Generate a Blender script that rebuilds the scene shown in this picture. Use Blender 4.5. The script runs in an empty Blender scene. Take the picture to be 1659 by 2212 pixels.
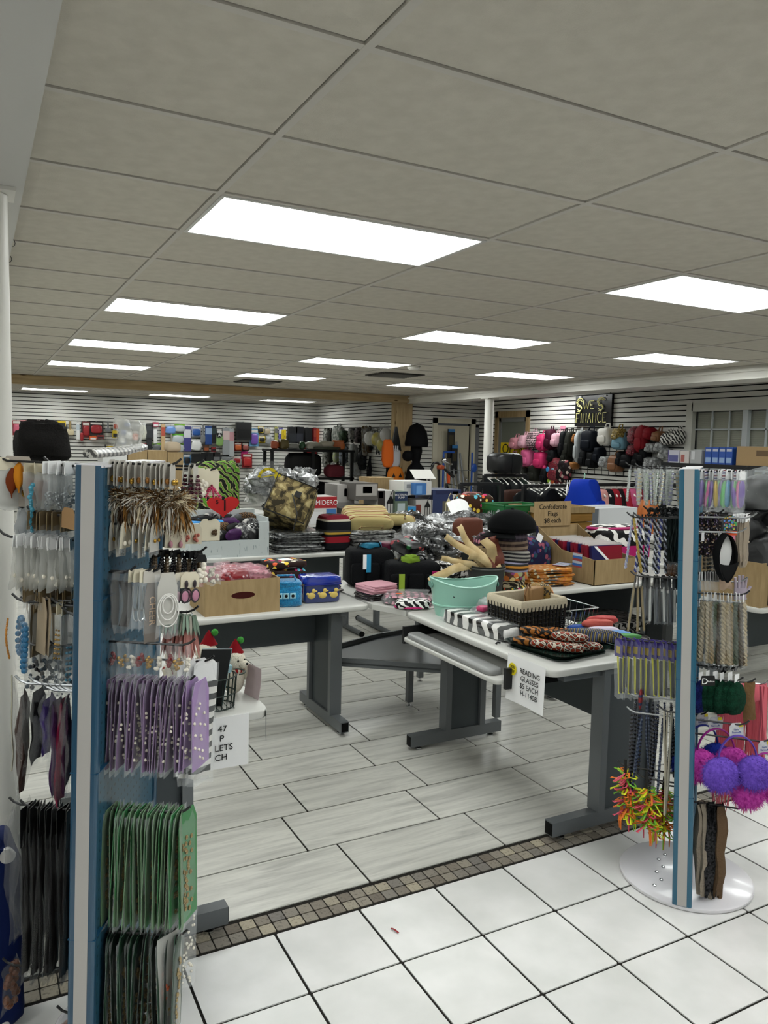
import bpy, math, random
from math import sin, cos, pi, sqrt, atan2, radians
from mathutils import Vector as V, Matrix
rnd = random.Random(11)
scn = bpy.context.scene
COL = scn.collection
# ---------------------------------------------------------------- camera
F, YAW, PITCH, ROLL, ZC, ZCEIL = 1670.1, 0.48825, -0.08837, 0.02176, 1.639, 2.547
_d = V((sin(YAW)*cos(PITCH), cos(YAW)*cos(PITCH), sin(PITCH)))
_r = V((cos(YAW), -sin(YAW), 0)); _u = _r.cross(_d)
CR = _r*cos(ROLL)+_u*sin(ROLL); CU = -_r*sin(ROLL)+_u*cos(ROLL); CD = _d
CO = V((0, 0, ZC))
cam = bpy.data.objects.new('camera', bpy.data.cameras.new('camera'))
COL.objects.link(cam); scn.camera = cam
cam.data.sensor_fit = 'VERTICAL'; cam.data.sensor_height = 36; cam.data.lens = 36*F/2212
cam.data.clip_start = .05
cam.matrix_world = Matrix((CR, CU, -CD)).transposed().to_4x4()
cam.location = CO
# ---------------------------------------------------------------- world, colour management
w = bpy.data.worlds.new('world'); scn.world = w; w.use_nodes = True
w.node_tree.nodes['Background'].inputs[0].default_value = (.05, .055, .06, 1)
w.node_tree.nodes['Background'].inputs[1].default_value = .3
vs = scn.view_settings
vs.view_transform = 'Standard'; vs.look = 'None'; vs.gamma = 1; vs.use_curve_mapping = False
vs.exposure = 0.38
LAMP = 9.5                      # emission of every ceiling diffuser
try:
    scn.cycles.use_denoising = True; scn.cycles.max_bounces = 6; scn.cycles.transparent_max_bounces = 14; scn.cycles.glossy_bounces = 3; scn.cycles.transmission_bounces = 3
    scn.cycles.diffuse_bounces = 4; scn.cycles.caustics_reflective = False; scn.cycles.caustics_refractive = False
    scn.cycles.sample_clamp_indirect = 6; scn.cycles.use_adaptive_sampling = True; scn.cycles.adaptive_threshold = .03
except Exception: pass
# ---------------------------------------------------------------- pixel helpers (a pixel gives a direction only)
def ray(x, y): return CD+CR*((x-829.5)/F)-CU*((y-1106)/F)
def atz(x, y, z=.74): v = ray(x, y); return CO+v*((z-ZC)/v.z)
def aty(x, y, Y): v = ray(x, y); return CO+v*(Y/v.y)
def atx(x, y, X): v = ray(x, y); return CO+v*(X/v.x)
def mpp(P): return (V(P)-CO).dot(CD)/F
# ---------------------------------------------------------------- materials
def lin(h):
    if not isinstance(h, str): return tuple(h)+((1,) if len(h) == 3 else ())
    h = h.lstrip('#'); c = [int(h[i:i+2], 16)/255 for i in (0, 2, 4)]
    return tuple(x/12.92 if x <= .04045 else ((x+.055)/1.055)**2.4 for x in c)+(1,)
class NT:
    def __init__(s, m): s.t = m.node_tree; s.n = s.t.nodes; s.l = s.t.links
    def new(s, ty, **k):
        n = s.n.new(ty)
        for a, b in k.items():
            if a[0] == 'i' and a[1:].isdigit(): s.put(n.inputs[int(a[1:])], b)
            else: setattr(n, a, b)
        return n
    def put(s, sock, v):
        if hasattr(v, 'is_output'): s.l.new(v, sock)
        else: sock.default_value = v
    def ramp(s, fac, stops, const=True):
        r = s.new('ShaderNodeValToRGB'); e = r.color_ramp.elements
        r.color_ramp.interpolation = 'CONSTANT' if const else 'LINEAR'
        while len(e) < len(stops): e.new(1)
        for i, (p, c) in enumerate(stops): e[i].position = p; e[i].color = lin(c)
        s.put(r.inputs[0], fac); return r.outputs[0]
    def mix(s, f, a, b, mode='MIX'):
        n = s.new('ShaderNodeMix', data_type='RGBA', blend_type=mode)
        s.put(n.inputs[0], f); s.put(n.inputs[6], a); s.put(n.inputs[7], b); return n.outputs[2]
    def math(s, op, a, b=0.): n = s.new('ShaderNodeMath', operation=op, i0=a, i1=b); return n.outputs[0]
    def co(s, sc=(1, 1, 1), rot=(0, 0, 0), src='Object'):
        c = s.new('ShaderNodeTexCoord'); m = s.new('ShaderNodeMapping')
        s.l.new(c.outputs[src], m.inputs[0]); m.inputs[2].default_value = rot
        m.inputs[3].default_value = sc if hasattr(sc, '__len__') else (sc,)*3
        return m.outputs[0]
    def noise(s, v, sc, det=2, dist=0., rough=.5):
        n = s.new('ShaderNodeTexNoise'); s.put(n.inputs['Vector'], v); n.inputs['Scale'].default_value = sc
        n.inputs['Detail'].default_value = det; n.inputs['Distortion'].default_value = dist; n.inputs['Roughness'].default_value = rough
        return n.outputs[0]
    def voro(s, v, sc, rand=1., out='Distance', feat='F1'):
        n = s.new('ShaderNodeTexVoronoi', feature=feat); s.put(n.inputs['Vector'], v); n.inputs['Scale'].default_value = sc
        n.inputs['Randomness'].default_value = rand; return n.outputs[out]
    def wave(s, v, sc, dist=0., ds=1., axis='X', prof='SIN', det=2):
        n = s.new('ShaderNodeTexWave', bands_direction=axis, wave_profile=prof); s.put(n.inputs['Vector'], v)
        n.inputs['Scale'].default_value = sc; n.inputs['Distortion'].default_value = dist
        n.inputs['Detail'].default_value = det; n.inputs['Detail Scale'].default_value = ds; return n.outputs[0]
    def xyz(s, v): n = s.new('ShaderNodeSeparateXYZ', i0=v); return n.outputs
def P_noise(t, sc, a, b, lo=.35, hi=.65, det=3, stretch=(1, 1, 1)): return t.ramp(t.noise(t.co(stretch), sc, det), [(lo, a), (hi, b)], False)
def P_zebra(t, sc=9, a='#0d0d0e', b='#e4e2de', dist=6, axis='DIAGONAL'): return t.ramp(t.wave(t.co(), sc, dist, 1.6, axis), [(0, a), (.5, b)])
def P_leopard(t, sc=60, base='#b5602a', ring='#0f0c0a', mid='#d9a05a'):
    d = t.voro(t.co(), sc); n = t.noise(t.co(), sc*.9, 2); k = t.math('ADD', d, t.math('MULTIPLY', n, .35))
    return t.ramp(k, [(0, mid), (.38, ring), (.64, base)])
def P_giraffe(t, sc=50, base='#8a2c14', line='#c2b8a8', dark='#0a0807'): return t.ramp(t.voro(t.co(), sc, 1., 'Distance', 'DISTANCE_TO_EDGE'), [(0, line), (.075, dark), (.17, base)])
def P_camo(t, sc=9, cols=('#2f2a1e', '#5d5238', '#8b7d55', '#a89a70')):
    n = t.noise(t.co(), sc, 3, .6, .45); return t.ramp(n, [(0, cols[0]), (.42, cols[1]), (.52, cols[2]), (.62, cols[3])])
def P_dots(t, sc=25, base='#2a1c1c', dot='#e5a9b4', r=.33, src='Object', st=(1, 1, 1), rand=.25): return t.ramp(t.voro(t.co(st, src=src), sc, rand), [(0, dot), (r, base)])
def P_stripes(t, cols, period=.1, axis=0, src='Object', rot=(0, 0, 0)):
    x = t.xyz(t.co(src=src, rot=rot))[axis]; f = t.math('FRACT', t.math('MULTIPLY', x, 1/period))
    n = len(cols); tot = sum(c[1] if isinstance(c, tuple) else 1 for c in cols); p = 0; st = []
    for c in cols:
        h, wd = c if isinstance(c, tuple) else (c, 1)
        st.append((p/tot, h)); p += wd
    return t.ramp(f, st)
def P_plaid(t, p=.03, a='#3c2e33', b='#b9a79a', c='#151214'):
    x = t.xyz(t.co()); f = lambda q, o: t.math('GREATER_THAN', t.math('FRACT', t.math('MULTIPLY', q, 1/p)), o)
    g = t.math('ADD', x[0], x[1]); m = t.mix(.5, t.ramp(f(g, .5), [(0, a), (.5, c)]), t.ramp(f(x[2], .5), [(0, a), (.5, b)])); return m
def P_floral(t, sc=22, base='#2a1d1a', cols=('#e4c34a', '#d9603c', '#5fb6c9', '#e9e2cf', '#b9366a'), r=.42):
    d = t.voro(t.co(), sc); c = t.voro(t.co(), sc, out='Color'); k = t.xyz(c)[0]; n = len(cols)
    pal = t.ramp(k, [(i/n, q) for i, q in enumerate(cols)]); return t.mix(t.math('LESS_THAN', d, r), lin(base), pal)
def P_wood(t, a='#b08a58', b='#caa874', knots=True, axis=0):
    s = [18, 18, 18]; s[axis] = 1.2
    g = t.ramp(t.noise(t.co(tuple(s)), 1.6, 4), [(.35, a), (.65, b)], False)
    if knots:
        k = t.voro(t.co((2.2, 9, 9) if axis == 0 else (9, 9, 2.2)), 1.0); g = t.mix(t.ramp(k, [(.06, '#ffffff'), (.13, '#000000')], False), g, lin('#3a2513'))
    return g
_MC = {}
def mat(name, col='#808080', rough=.5, metal=0., pat=None, args=(), kw=None, bump=0., bsc=60., trans=0., alpha=1., emit=0., coat=0., var=0., sheen=0., spec=.5, crinkle=0., csc=25., ior=1.45):
    if name in _MC: return _MC[name]
    m = bpy.data.materials.new(name); m.use_nodes = True; t = NT(m); p = m.node_tree.nodes['Principled BSDF']
    c = lin(col) if pat is None else pat(t, *args, **(kw or {}))
    if var:
        o = t.new('ShaderNodeObjectInfo'); hs = t.new('ShaderNodeHueSaturation')
        t.put(hs.inputs['Color'], c); t.put(hs.inputs['Value'], t.math('ADD', t.math('MULTIPLY', o.outputs['Random'], 2*var), 1-var)); c = hs.outputs[0]
    t.put(p.inputs['Base Color'], c); p.inputs['Roughness'].default_value = rough; p.inputs['Metallic'].default_value = metal
    spec = .12 if spec == .5 and rough >= .6 else .3 if spec == .5 and rough >= .5 else spec
    p.inputs['Specular IOR Level'].default_value = spec; p.inputs['IOR'].default_value = ior
    p.inputs['Transmission Weight'].default_value = trans; p.inputs['Alpha'].default_value = alpha
    p.inputs['Coat Weight'].default_value = coat; p.inputs['Coat Roughness'].default_value = .08
    if sheen: p.inputs['Sheen Weight'].default_value = sheen
    if emit: t.put(p.inputs['Emission Color'], c); p.inputs['Emission Strength'].default_value = emit
    h = None
    if bump: h = t.noise(t.co(), bsc, 3); st = bump
    if crinkle:
        v = t.co(); nz = t.noise(v, csc*.5, 2); h = t.voro(t.mix(.25, v, t.new('ShaderNodeTexNoise', i0=v).outputs[1]), csc, 1., 'Distance', 'F1'); st = crinkle
        h = t.math('ADD', h, nz)
    if h is not None:
        b = t.new('ShaderNodeBump'); b.inputs['Strength'].default_value = st; b.inputs['Distance'].default_value = .01
        t.put(b.inputs['Height'], h); t.l.new(b.outputs[0], p.inputs['Normal'])
    _MC[name] = m; return m
def film(name='film', tint='#dfe3e4', a=.12, rough=.12, csc=14.):
    """thin clear plastic: part see-through, part glossy"""
    if name in _MC: return _MC[name]
    m = mat(name, tint, rough, crinkle=.3, csc=csc, spec=.6); t = NT(m); p = m.node_tree.nodes['Principled BSDF']
    tr = t.new('ShaderNodeBsdfTransparent'); mx = t.new('ShaderNodeMixShader'); out = m.node_tree.nodes['Material Output']
    mx.inputs[0].default_value = a; t.l.new(tr.outputs[0], mx.inputs[1]); t.l.new(p.outputs[0], mx.inputs[2]); t.l.new(mx.outputs[0], out.inputs[0]); return m
# ---------------------------------------------------------------- mesh builder
class MB:
    def __init__(s, T=None): s.v = []; s.f = []; s.mi = []; s.k = 0; s.T = T
    def add(s, vs, fs):
        o = len(s.v); s.v += [tuple(s.T @ V(p)) if s.T else tuple(p) for p in vs]
        s.f += [tuple(i+o for i in f) for f in fs]; s.mi += [s.k]*len(fs); return s
    def mtl(s, k): s.k = k; return s
    def at(s, T): s.T = T; return s
    def box(s, c, d, rot=None, taper=1.):
        x, y, z = (q/2 for q in d); vs = []
        for sz in (-1, 1):
            for sx, sy in ((-1, -1), (1, -1), (1, 1), (-1, 1)):
                q = taper if sz > 0 else 1; p = V((sx*x*q, sy*y*q, sz*z))
                if rot: p = rot @ p
                vs.append(p+V(c))
        return s.add(vs, [(3, 2, 1, 0), (4, 5, 6, 7), (0, 1, 5, 4), (1, 2, 6, 5), (2, 3, 7, 6), (3, 0, 4, 7)])
    def bb(s, x0, x1, y0, y1, z0, z1): return s.box(((x0+x1)/2, (y0+y1)/2, (z0+z1)/2), (x1-x0, y1-y0, z1-z0))
    def rbox(s, c, d, r, n=3, rot=None, zr=None):
        """box with rounded vertical corners, and softened rims when zr is given"""
        x, y, z = (q/2 for q in d); r = min(r, x*.99, y*.99); prof = [(0, -z), (0, z)] if not zr else [(zr, -z), (zr*.3, -z+zr*.3), (0, -z+zr), (0, z-zr), (zr*.3, z-zr*.3), (zr, z)]
        rings = []
        for ins, zz in prof:
            rg = []
            for cx, cy, a0 in ((1, 1, 0), (-1, 1, 90), (-1, -1, 180), (1, -1, 270)):
                for i in range(n+1):
                    a = radians(a0+90*i/n); rg.append((cx*(x-r)+(r-min(ins, r*.95))*cos(a)-(0 if ins < r else cx*(ins-r)), cy*(y-r)+(r-min(ins, r*.95))*sin(a)-(0 if ins < r else cy*(ins-r)), zz))
            rings.append(rg)
        return s.loft(rings, c, rot)
    def loft(s, rings, c=(0, 0, 0), rot=None, cap=True):
        n = len(rings[0]); vs = []
        for rg in rings:
            for p in rg: q = V(p); q = rot @ q if rot else q; vs.append(q+V(c))
        fs = [(i*n+j, i*n+(j+1) % n, (i+1)*n+(j+1) % n, (i+1)*n+j) for i in range(len(rings)-1) for j in range(n)]
        if cap: fs += [tuple(range(n-1, -1, -1)), tuple(range((len(rings)-1)*n, len(rings)*n))]
        return s.add(vs, fs)
    def prism(s, poly, z0, z1, rot=None, c=(0, 0, 0)): return s.loft([[(x, y, z0) for x, y in poly], [(x, y, z1) for x, y in poly]], c, rot)
    def tube(s, pts, r, n=6, cap=True, flat=1.):
        pts = [V(p) for p in pts]; rs = r if hasattr(r, '__len__') else [r]*len(pts); rings = []; up = None
        for i, p in enumerate(pts):
            d = (pts[min(i+1, len(pts)-1)]-pts[max(i-1, 0)])
            d = d.normalized() if d.length > 1e-9 else V((0, 0, 1))
            if up is None: up = V((0, 0, 1)) if abs(d.z) < .9 else V((1, 0, 0))
            a = d.cross(up)
            a = a.normalized() if a.length > 1e-6 else V((1, 0, 0)); b = a.cross(d); up = b
            rings.append([tuple(p+a*(rs[i]*cos(2*pi*k/n))+b*(rs[i]*flat*sin(2*pi*k/n))) for k in range(n)])
        return s.loft(rings, cap=cap)
    def cyl(s, a, b, r, r2=None, n=14): return s.tube([a, b], [r, r if r2 is None else r2], n)
    def lathe(s, prof, c=(0, 0, 0), n=20, sx=1, sy=1, rot=None, cap=False):
        return s.loft([[(r*sx*cos(2*pi*k/n), r*sy*sin(2*pi*k/n), z) for k in range(n)] for r, z in prof], c, rot, cap)
    def sph(s, c, r, nu=10, nv=6, rot=None):
        r = r if hasattr(r, '__len__') else (r, r, r)
        return s.loft([[(r[0]*max(sin(pi*i/nv), .02)*cos(2*pi*k/nu), r[1]*max(sin(pi*i/nv), .02)*sin(2*pi*k/nu), -r[2]*cos(pi*i/nv)) for k in range(nu)] for i in range(nv+1)], c, rot)
    def grid(s, fn, nu, nv, closed=False):
        vs = [fn(i/(nu if closed else nu-1), j/(nv-1)) for j in range(nv) for i in range(nu)]; e = nu if closed else nu-1
        return s.add(vs, [(j*nu+i, j*nu+(i+1) % nu, (j+1)*nu+(i+1) % nu, (j+1)*nu+i) for j in range(nv-1) for i in range(e)])
    def sheet(s, fn, nu, nv, th=.002):
        """closed thin sheet: fn(u,v)->point, thickened along its normals"""
        P = [[V(fn(i/(nu-1), j/(nv-1))) for i in range(nu)] for j in range(nv)]; A = []; Bk = []
        for j in range(nv):
            for i in range(nu):
                du = P[j][min(i+1, nu-1)]-P[j][max(i-1, 0)]; dv = P[min(j+1, nv-1)][i]-P[max(j-1, 0)][i]
                n = du.cross(dv); n = n.normalized() if n.length > 1e-12 else V((0, 0, 1)); A.append(P[j][i]+n*th/2); Bk.append(P[j][i]-n*th/2)
        N = nu*nv; f = []
        for j in range(nv-1):
            for i in range(nu-1):
                a, b, c, d = j*nu+i, j*nu+i+1, (j+1)*nu+i+1, (j+1)*nu+i; f += [(a, b, c, d), (N+d, N+c, N+b, N+a)]
        bd = [i for i in range(nu)]+[j*nu+nu-1 for j in range(1, nv)]+[(nv-1)*nu+i for i in range(nu-2, -1, -1)]+[j*nu for j in range(nv-2, 0, -1)]
        f += [(bd[k], N+bd[k], N+bd[(k+1) % len(bd)], bd[(k+1) % len(bd)]) for k in range(len(bd))]
        return s.add(A+Bk, f)
    def mesh(s, name, mats, smooth=False):
        me = bpy.data.meshes.new(name); me.from_pydata(s.v, [], s.f)
        for m in (mats if isinstance(mats, (list, tuple)) else [mats]): me.materials.append(m)
        if any(s.mi): me.polygons.foreach_set('material_index', s.mi)
        if smooth:
            me.polygons.foreach_set('use_smooth', [True]*len(s.f))
            try: me.set_sharp_from_angle(angle=radians(50))
            except Exception: pass
        me.update(); return me
    def ob(s, name, mats, parent=None, T=None, smooth=False, **k):
        return link(name, s.mesh(name, mats, smooth), parent, T, **k)
def link(name, data, parent=None, T=None, label=None, cat=None, group=None, kind=None):
    o = bpy.data.objects.new(name, data); COL.objects.link(o)
    if parent: o.parent = parent
    if T is not None: o.matrix_basis = T if isinstance(T, Matrix) else Matrix.Translation(V(T))
    return tag(o, label, cat, group, kind)
def tag(o, label=None, cat=None, group=None, kind=None):
    for k, v in (('label', label), ('category', cat), ('group', group), ('kind', kind)):
        if v: o[k] = v
    return o
def E(name, T, label=None, cat=None, group=None): return link(name, None, None, T, label, cat, group)
def struct(name, mb, m, parent=None, **k):
    o = mb.ob(name, m, parent, **k)
    if not parent: o['kind'] = 'structure'
    return o
_kids = {}
def dup(o, T, label=None, group=None, parent=None):
    c = o.copy(); COL.objects.link(c)
    if parent: c.parent = parent
    if T is not None: c.matrix_basis = T
    if label: c['label'] = label
    if group: c['group'] = group
    for ch in list(o.children): dup(ch, None, parent=c)
    return c
def Tr(p, rz=0, rx=0, ry=0, sc=1):
    m = Matrix.Translation(V(p)) @ Matrix.Rotation(rz, 4, 'Z') @ Matrix.Rotation(ry, 4, 'Y') @ Matrix.Rotation(rx, 4, 'X')
    return m @ (Matrix.Diagonal((sc if hasattr(sc, '__len__') else (sc,)*3)+(1,) if hasattr(sc, '__len__') else (sc, sc, sc, 1)) if sc != 1 else Matrix())
def text(body, parent, T, size, m, align='CENTER', ext=.0004, name='lettering', sp=1.):
    cu = bpy.data.curves.new(name, 'FONT'); cu.body = body; cu.size = size; cu.align_x = align; cu.align_y = 'CENTER'; cu.extrude = ext; cu.space_line = sp
    cu.resolution_u = 3; t = bpy.data.objects.new(name, cu); COL.objects.link(t)
    me = bpy.data.meshes.new_from_object(t.evaluated_get(bpy.context.evaluated_depsgraph_get())); bpy.data.objects.remove(t); bpy.data.curves.remove(cu)
    me.name = name; me.materials.clear(); me.materials.append(m); o = link(name, me, parent, T); return o
UP = Matrix.Rotation(pi/2, 4, 'X')          # a text or flat print stood upright, facing -Y
def J(a): return rnd.uniform(-a, a)
WHT = mat('white_paint', '#d9d7d0', .45, bump=.05); BLK = mat('black_plastic', '#121314', .4); PAPER = mat('paper', '#e6e6e6', .7)
INK = mat('black_ink', '#1a1a1a', .7); CHROME = mat('chrome', '#c9cbcc', .2, 1.); CARD = mat('cardboard', '#a8875a', .75, pat=P_noise, args=(40, '#8f7a58', '#9c8663'), kw=dict(stretch=(1, 1, .2)))
FILM = film(); FILMW = film('film_milky', '#d9d9d4', .38, .2); FILMD = film('film_grey', '#8a8c8c', .2, .1)
BLKM = mat('black_metal', '#1b1c1d', .45, .3)
_ON = 'first second third fourth fifth sixth seventh eighth ninth tenth eleventh twelfth thirteenth fourteenth fifteenth sixteenth seventeenth eighteenth nineteenth twentieth'.split()
def ordn(i): return _ON[i] if i < 20 else 'twenty-'+_ON[i-20]
# ================================================================ THE ROOM
XL, XR, YF, YB = -2.8, 9.0, -3.2, 17.6      # left wall, right wall, wall behind the camera, far wall
YD, XE = 12.95, 7.45                        # wall with the panel door, side wall of the back room
GROUT = mat('grout', '#24221f', .9); GROUTL = mat('grout_grey', '#4a4844', .85)
fl = MB().bb(XL, XR, YF, YB, -.06, -.004); floor = struct('floor', fl, GROUT)
def _loc(t):
    o = t.new('ShaderNodeObjectInfo'); c = t.new('ShaderNodeTexCoord'); a = t.new('ShaderNodeVectorMath', operation='ADD'); t.l.new(c.outputs['Object'], a.inputs[0]); t.l.new(o.outputs['Location'], a.inputs[1]); return a.outputs[0]
def tile_mat(n, pat, **k): return mat(n, rough=.28, pat=pat, var=.05, bump=.02, bsc=30, **k)
TW = tile_mat('white_tile', lambda t: t.ramp(t.noise(_loc(t), 6, 3), [(.35, '#d2d2cf'), (.65, '#dedddb')], False))
def P_plank(t):
    o = t.new('ShaderNodeObjectInfo'); c = t.new('ShaderNodeTexCoord'); a = t.new('ShaderNodeVectorMath', operation='ADD')
    t.l.new(c.outputs['Object'], a.inputs[0]); t.l.new(o.outputs['Location'], a.inputs[1])
    m = t.new('ShaderNodeMapping'); t.l.new(a.outputs[0], m.inputs[0]); m.inputs[3].default_value = (1.1, 11, 1)
    n = t.noise(m.outputs[0], 2.2, 5, .5, .6); g = t.ramp(n, [(.3, '#a3a29c'), (.47, '#bcbbb4'), (.6, '#cac9c1'), (.75, '#b0afa8')], False)
    m2 = t.new('ShaderNodeMapping'); t.l.new(a.outputs[0], m2.inputs[0]); m2.inputs[3].default_value = (2, 26, 1)
    return t.mix(t.ramp(t.noise(m2.outputs[0], 3, 4, .4), [(.58, '#000000'), (.75, '#909090')], False), g, lin('#94938d'))
TP = mat('plank_tile', rough=.3, pat=P_plank, var=.06, bump=.03, bsc=20)
TM = mat('mosaic_stone', rough=.55, pat=lambda t: t.mix(t.ramp(t.noise(_loc(t), 90, 3), [(.55, '#000000'), (.68, '#c0c0c0')], False), t.ramp(t.new('ShaderNodeObjectInfo').outputs['Random'], [(0, '#6a6258'), (.35, '#8a8377'), (.7, '#6f6b66'), (1, '#a79e8a')], False), lin('#3c3731')), bump=.3, bsc=80)
S, TX0, TY0 = .312, .8528, 2.0211
def slab(w, d, name, m): return MB().rbox((0, 0, -.003), (w, d, .006), .003, 1).mesh(name, m)
tme = slab(S-.009, S-.009, 'white_tile', TW)
for j in range(0, 8):
    for i in range(-6, 17): link('white_tile', tme, floor, (TX0+(i+.5)*S, TY0+.3-(j+.5)*S-.002, 0))
mme = slab(.0475, .0475, 'mosaic_tile', TM)
for i in range(-24, 116):
    for j in range(2):
        if (i+j) % 1 == 0: link('mosaic_tile', mme, floor, (.84+i*.052, 2.355+j*.053, -.001))
pme = slab(.6235-.008, .31-.008, 'plank_tile', TP); pl = []
for j in range(0, 49):
    for i in range(-7, 12):
        x = (1.466 if j % 2 else 1.591)+i*.6235; y = 2.449+.155+j*.31; v = V((x, y, 0))-CO; k = v.dot(CD)
        if XL+.3 < x < XR-.3: pl.append((0 if k > .5 and -250 < 829.5+F*v.dot(CR)/k < 1900 else 1, k, x, y))
pl.sort(); rest = MB()
for n, (q, k, x, y) in enumerate(pl):
    if n < 290: link('plank_tile', pme, floor, (x, y, 0))
    else: rest.bb(x-.307, x+.307, y-.152, y+.152, -.004, 0)
rest.ob('plank_floor', mat('plank_far', rough=.32, pat=P_noise, args=(3, '#aaa9a3', '#bfbdb6')), floor, kind='stuff')
MB().sheet(lambda u, v: ((u-.5)*.006, (v-.5)*.035, .002+.003*sin(3*v)), 3, 5, .001).ob('red_scrap', mat('scrap_red', '#8a1420', .5), None, Tr((*atz(853, 2012, 0).xy, .001), .3), label='tiny red scrap lying on the white floor tiles', cat='scrap')
# ---- ceiling
CT = mat('ceiling_tile', rough=.9, pat=P_noise, args=(14, '#c4bfb3', '#ccc7bb'), bump=.15, bsc=220); TB = mat('tee_bar', '#c6c2ba', .5)
ceil = struct('ceiling', MB().bb(XL, XR, YF, YB, ZCEIL+.03, ZCEIL+.06), mat('gap_shadow_dark', '#55524c', .9))  # backing coloured dark to put shadow lines in the gaps beside the tees
GX, GY, DX, DY = .8256, 1.6856, 1.2192, .6096
LIGHTS = {(m, k) for m in (-2, 0, 2, 4) for k in (-6, -2, 2, 6, 10, 14)} | {(m, 24) for m in (-2, 0, 2, 4)}
cme = MB().bb(-DX/2+.016, DX/2-.016, -DY/2+.016, DY/2-.016, 0, .012).mesh('ceiling_tile', CT)
for m in range(-3, 7):
    for k in range(-8, 26):
        if (m, k) in LIGHTS: continue
        x, y = GX+(m+.5)*DX, GY+(k+.5)*DY
        if x > XR: continue
        if k >= -1 and m >= -1 and not (m == 6): link('ceiling_tile', cme, ceil, (x, y, ZCEIL+.006))
for m0, m1, k0, k1 in ((-3, 7, -8, -1), (-3, -1, -1, 26), (6, 7, -1, 26)):   # bays out of the frame, plain board
    for m in range(m0, m1):
        ks = [k for k in range(k0, k1) if (m, k) in LIGHTS]; e = k0
        for k in ks+[k1]:
            if k > e: MB().bb(GX+m*DX+.01, min(GX+(m+1)*DX-.01, XR), GY+e*DY, GY+k*DY, ZCEIL+.006, ZCEIL+.018).ob('ceiling_board', CT, ceil)
            e = k+1
for m in range(-2, 7): MB().bb(GX+m*DX-.012, GX+m*DX+.012, YF, YB, ZCEIL, ZCEIL+.02).ob('main_runner', TB, ceil)
for k in range(-8, 27): MB().bb(XL, XR, GY+k*DY-.012, GY+k*DY+.012, ZCEIL+.0005, ZCEIL+.02).ob('cross_tee', TB, ceil)
DIF = mat('diffuser', '#f9fdfb', .4, emit=LAMP); FR = mat('light_frame', '#d0d0cc', .4)
fd = MB().bb(-.585, .585, -.28, .28, .004, .008).mesh('diffuser', DIF)
ff = MB()
for x0, x1, y0, y1 in ((-.6, .6, -.296, -.28), (-.6, .6, .28, .296), (-.6, -.585, -.28, .28), (.585, .6, -.28, .28)): ff.bb(x0, x1, y0, y1, -.004, .03)
ff.bb(-.6, .6, -.296, .296, .03, .04); ff = ff.mesh('frame', FR)
row = {2: 'first', 6: 'second', 10: 'third', 14: 'fourth', 24: 'fifth, beyond the wooden beam'}; colm = {-2: 'leftmost', 0: 'left', 2: 'middle', 4: 'right'}
for m, k in sorted(LIGHTS):
    lab = f'lit white ceiling panel light, {colm[m]} column, {row[k]} row from the front' if k in row else f'lit white ceiling panel light behind the photographer, {colm[m]} column, row {"nearer" if k == -2 else "farther"}'
    if k == 24: lab = f'thin lit ceiling panel light beyond the wooden beam, {colm[m]} of its row'
    e = E('ceiling_light', (GX+(m+.5)*DX, GY+(k+.5)*DY, ZCEIL), lab, 'ceiling light', 'panel lights in the ceiling grid')
    link('frame', ff, e); link('diffuser', fd, e)
e = E('ceiling_light', Tr((8.45, 10.3, ZCEIL), pi/2), 'lit ceiling panel light beyond the soffit above the slatted wall', 'ceiling light', 'panel lights in the ceiling grid'); link('frame', ff, e); link('diffuser', fd, e)
e = E('ceiling_light', Tr((8.45, 4.6, ZCEIL), pi/2), 'ceiling panel light in the right bay out of view above the window', 'ceiling light', 'panel lights in the ceiling grid'); link('frame', ff, e); link('diffuser', fd, e)
VENT = mat('vent_metal', '#8d8b84', .5)
for q, (x, y, lab) in enumerate(((4.95, 9.1, 'square louvred air vent in the ceiling between panel lights'), (3.9, 11.6, 'louvred ceiling air vent just in front of the wooden beam'))):
    e = E('air_vent', (x, y, ZCEIL), lab, 'air vent', 'ceiling vents'); MB().bb(-.3, .3, -.28, .28, -.006, .004).ob('backing', mat('vent_dark', '#4a4844', .7), e)
    for i in range(9): MB().box((0, -.24+i*.06, -.01), (.56, .03, .004), Matrix.Rotation(.4, 3, 'X')).ob('louvre', VENT, e)
e = E('smoke_detector', (4.6, 8.0, ZCEIL), 'round white smoke detector on the ceiling', 'smoke detector'); MB().lathe([(.07, 0), (.07, -.02), (.05, -.035), (.0, -.036)], n=18).ob('body', WHT, e, smooth=True); MB().lathe([(.085, 0), (.085, -.006), (.07, -.006)], n=18).ob('base', WHT, e)
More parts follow.
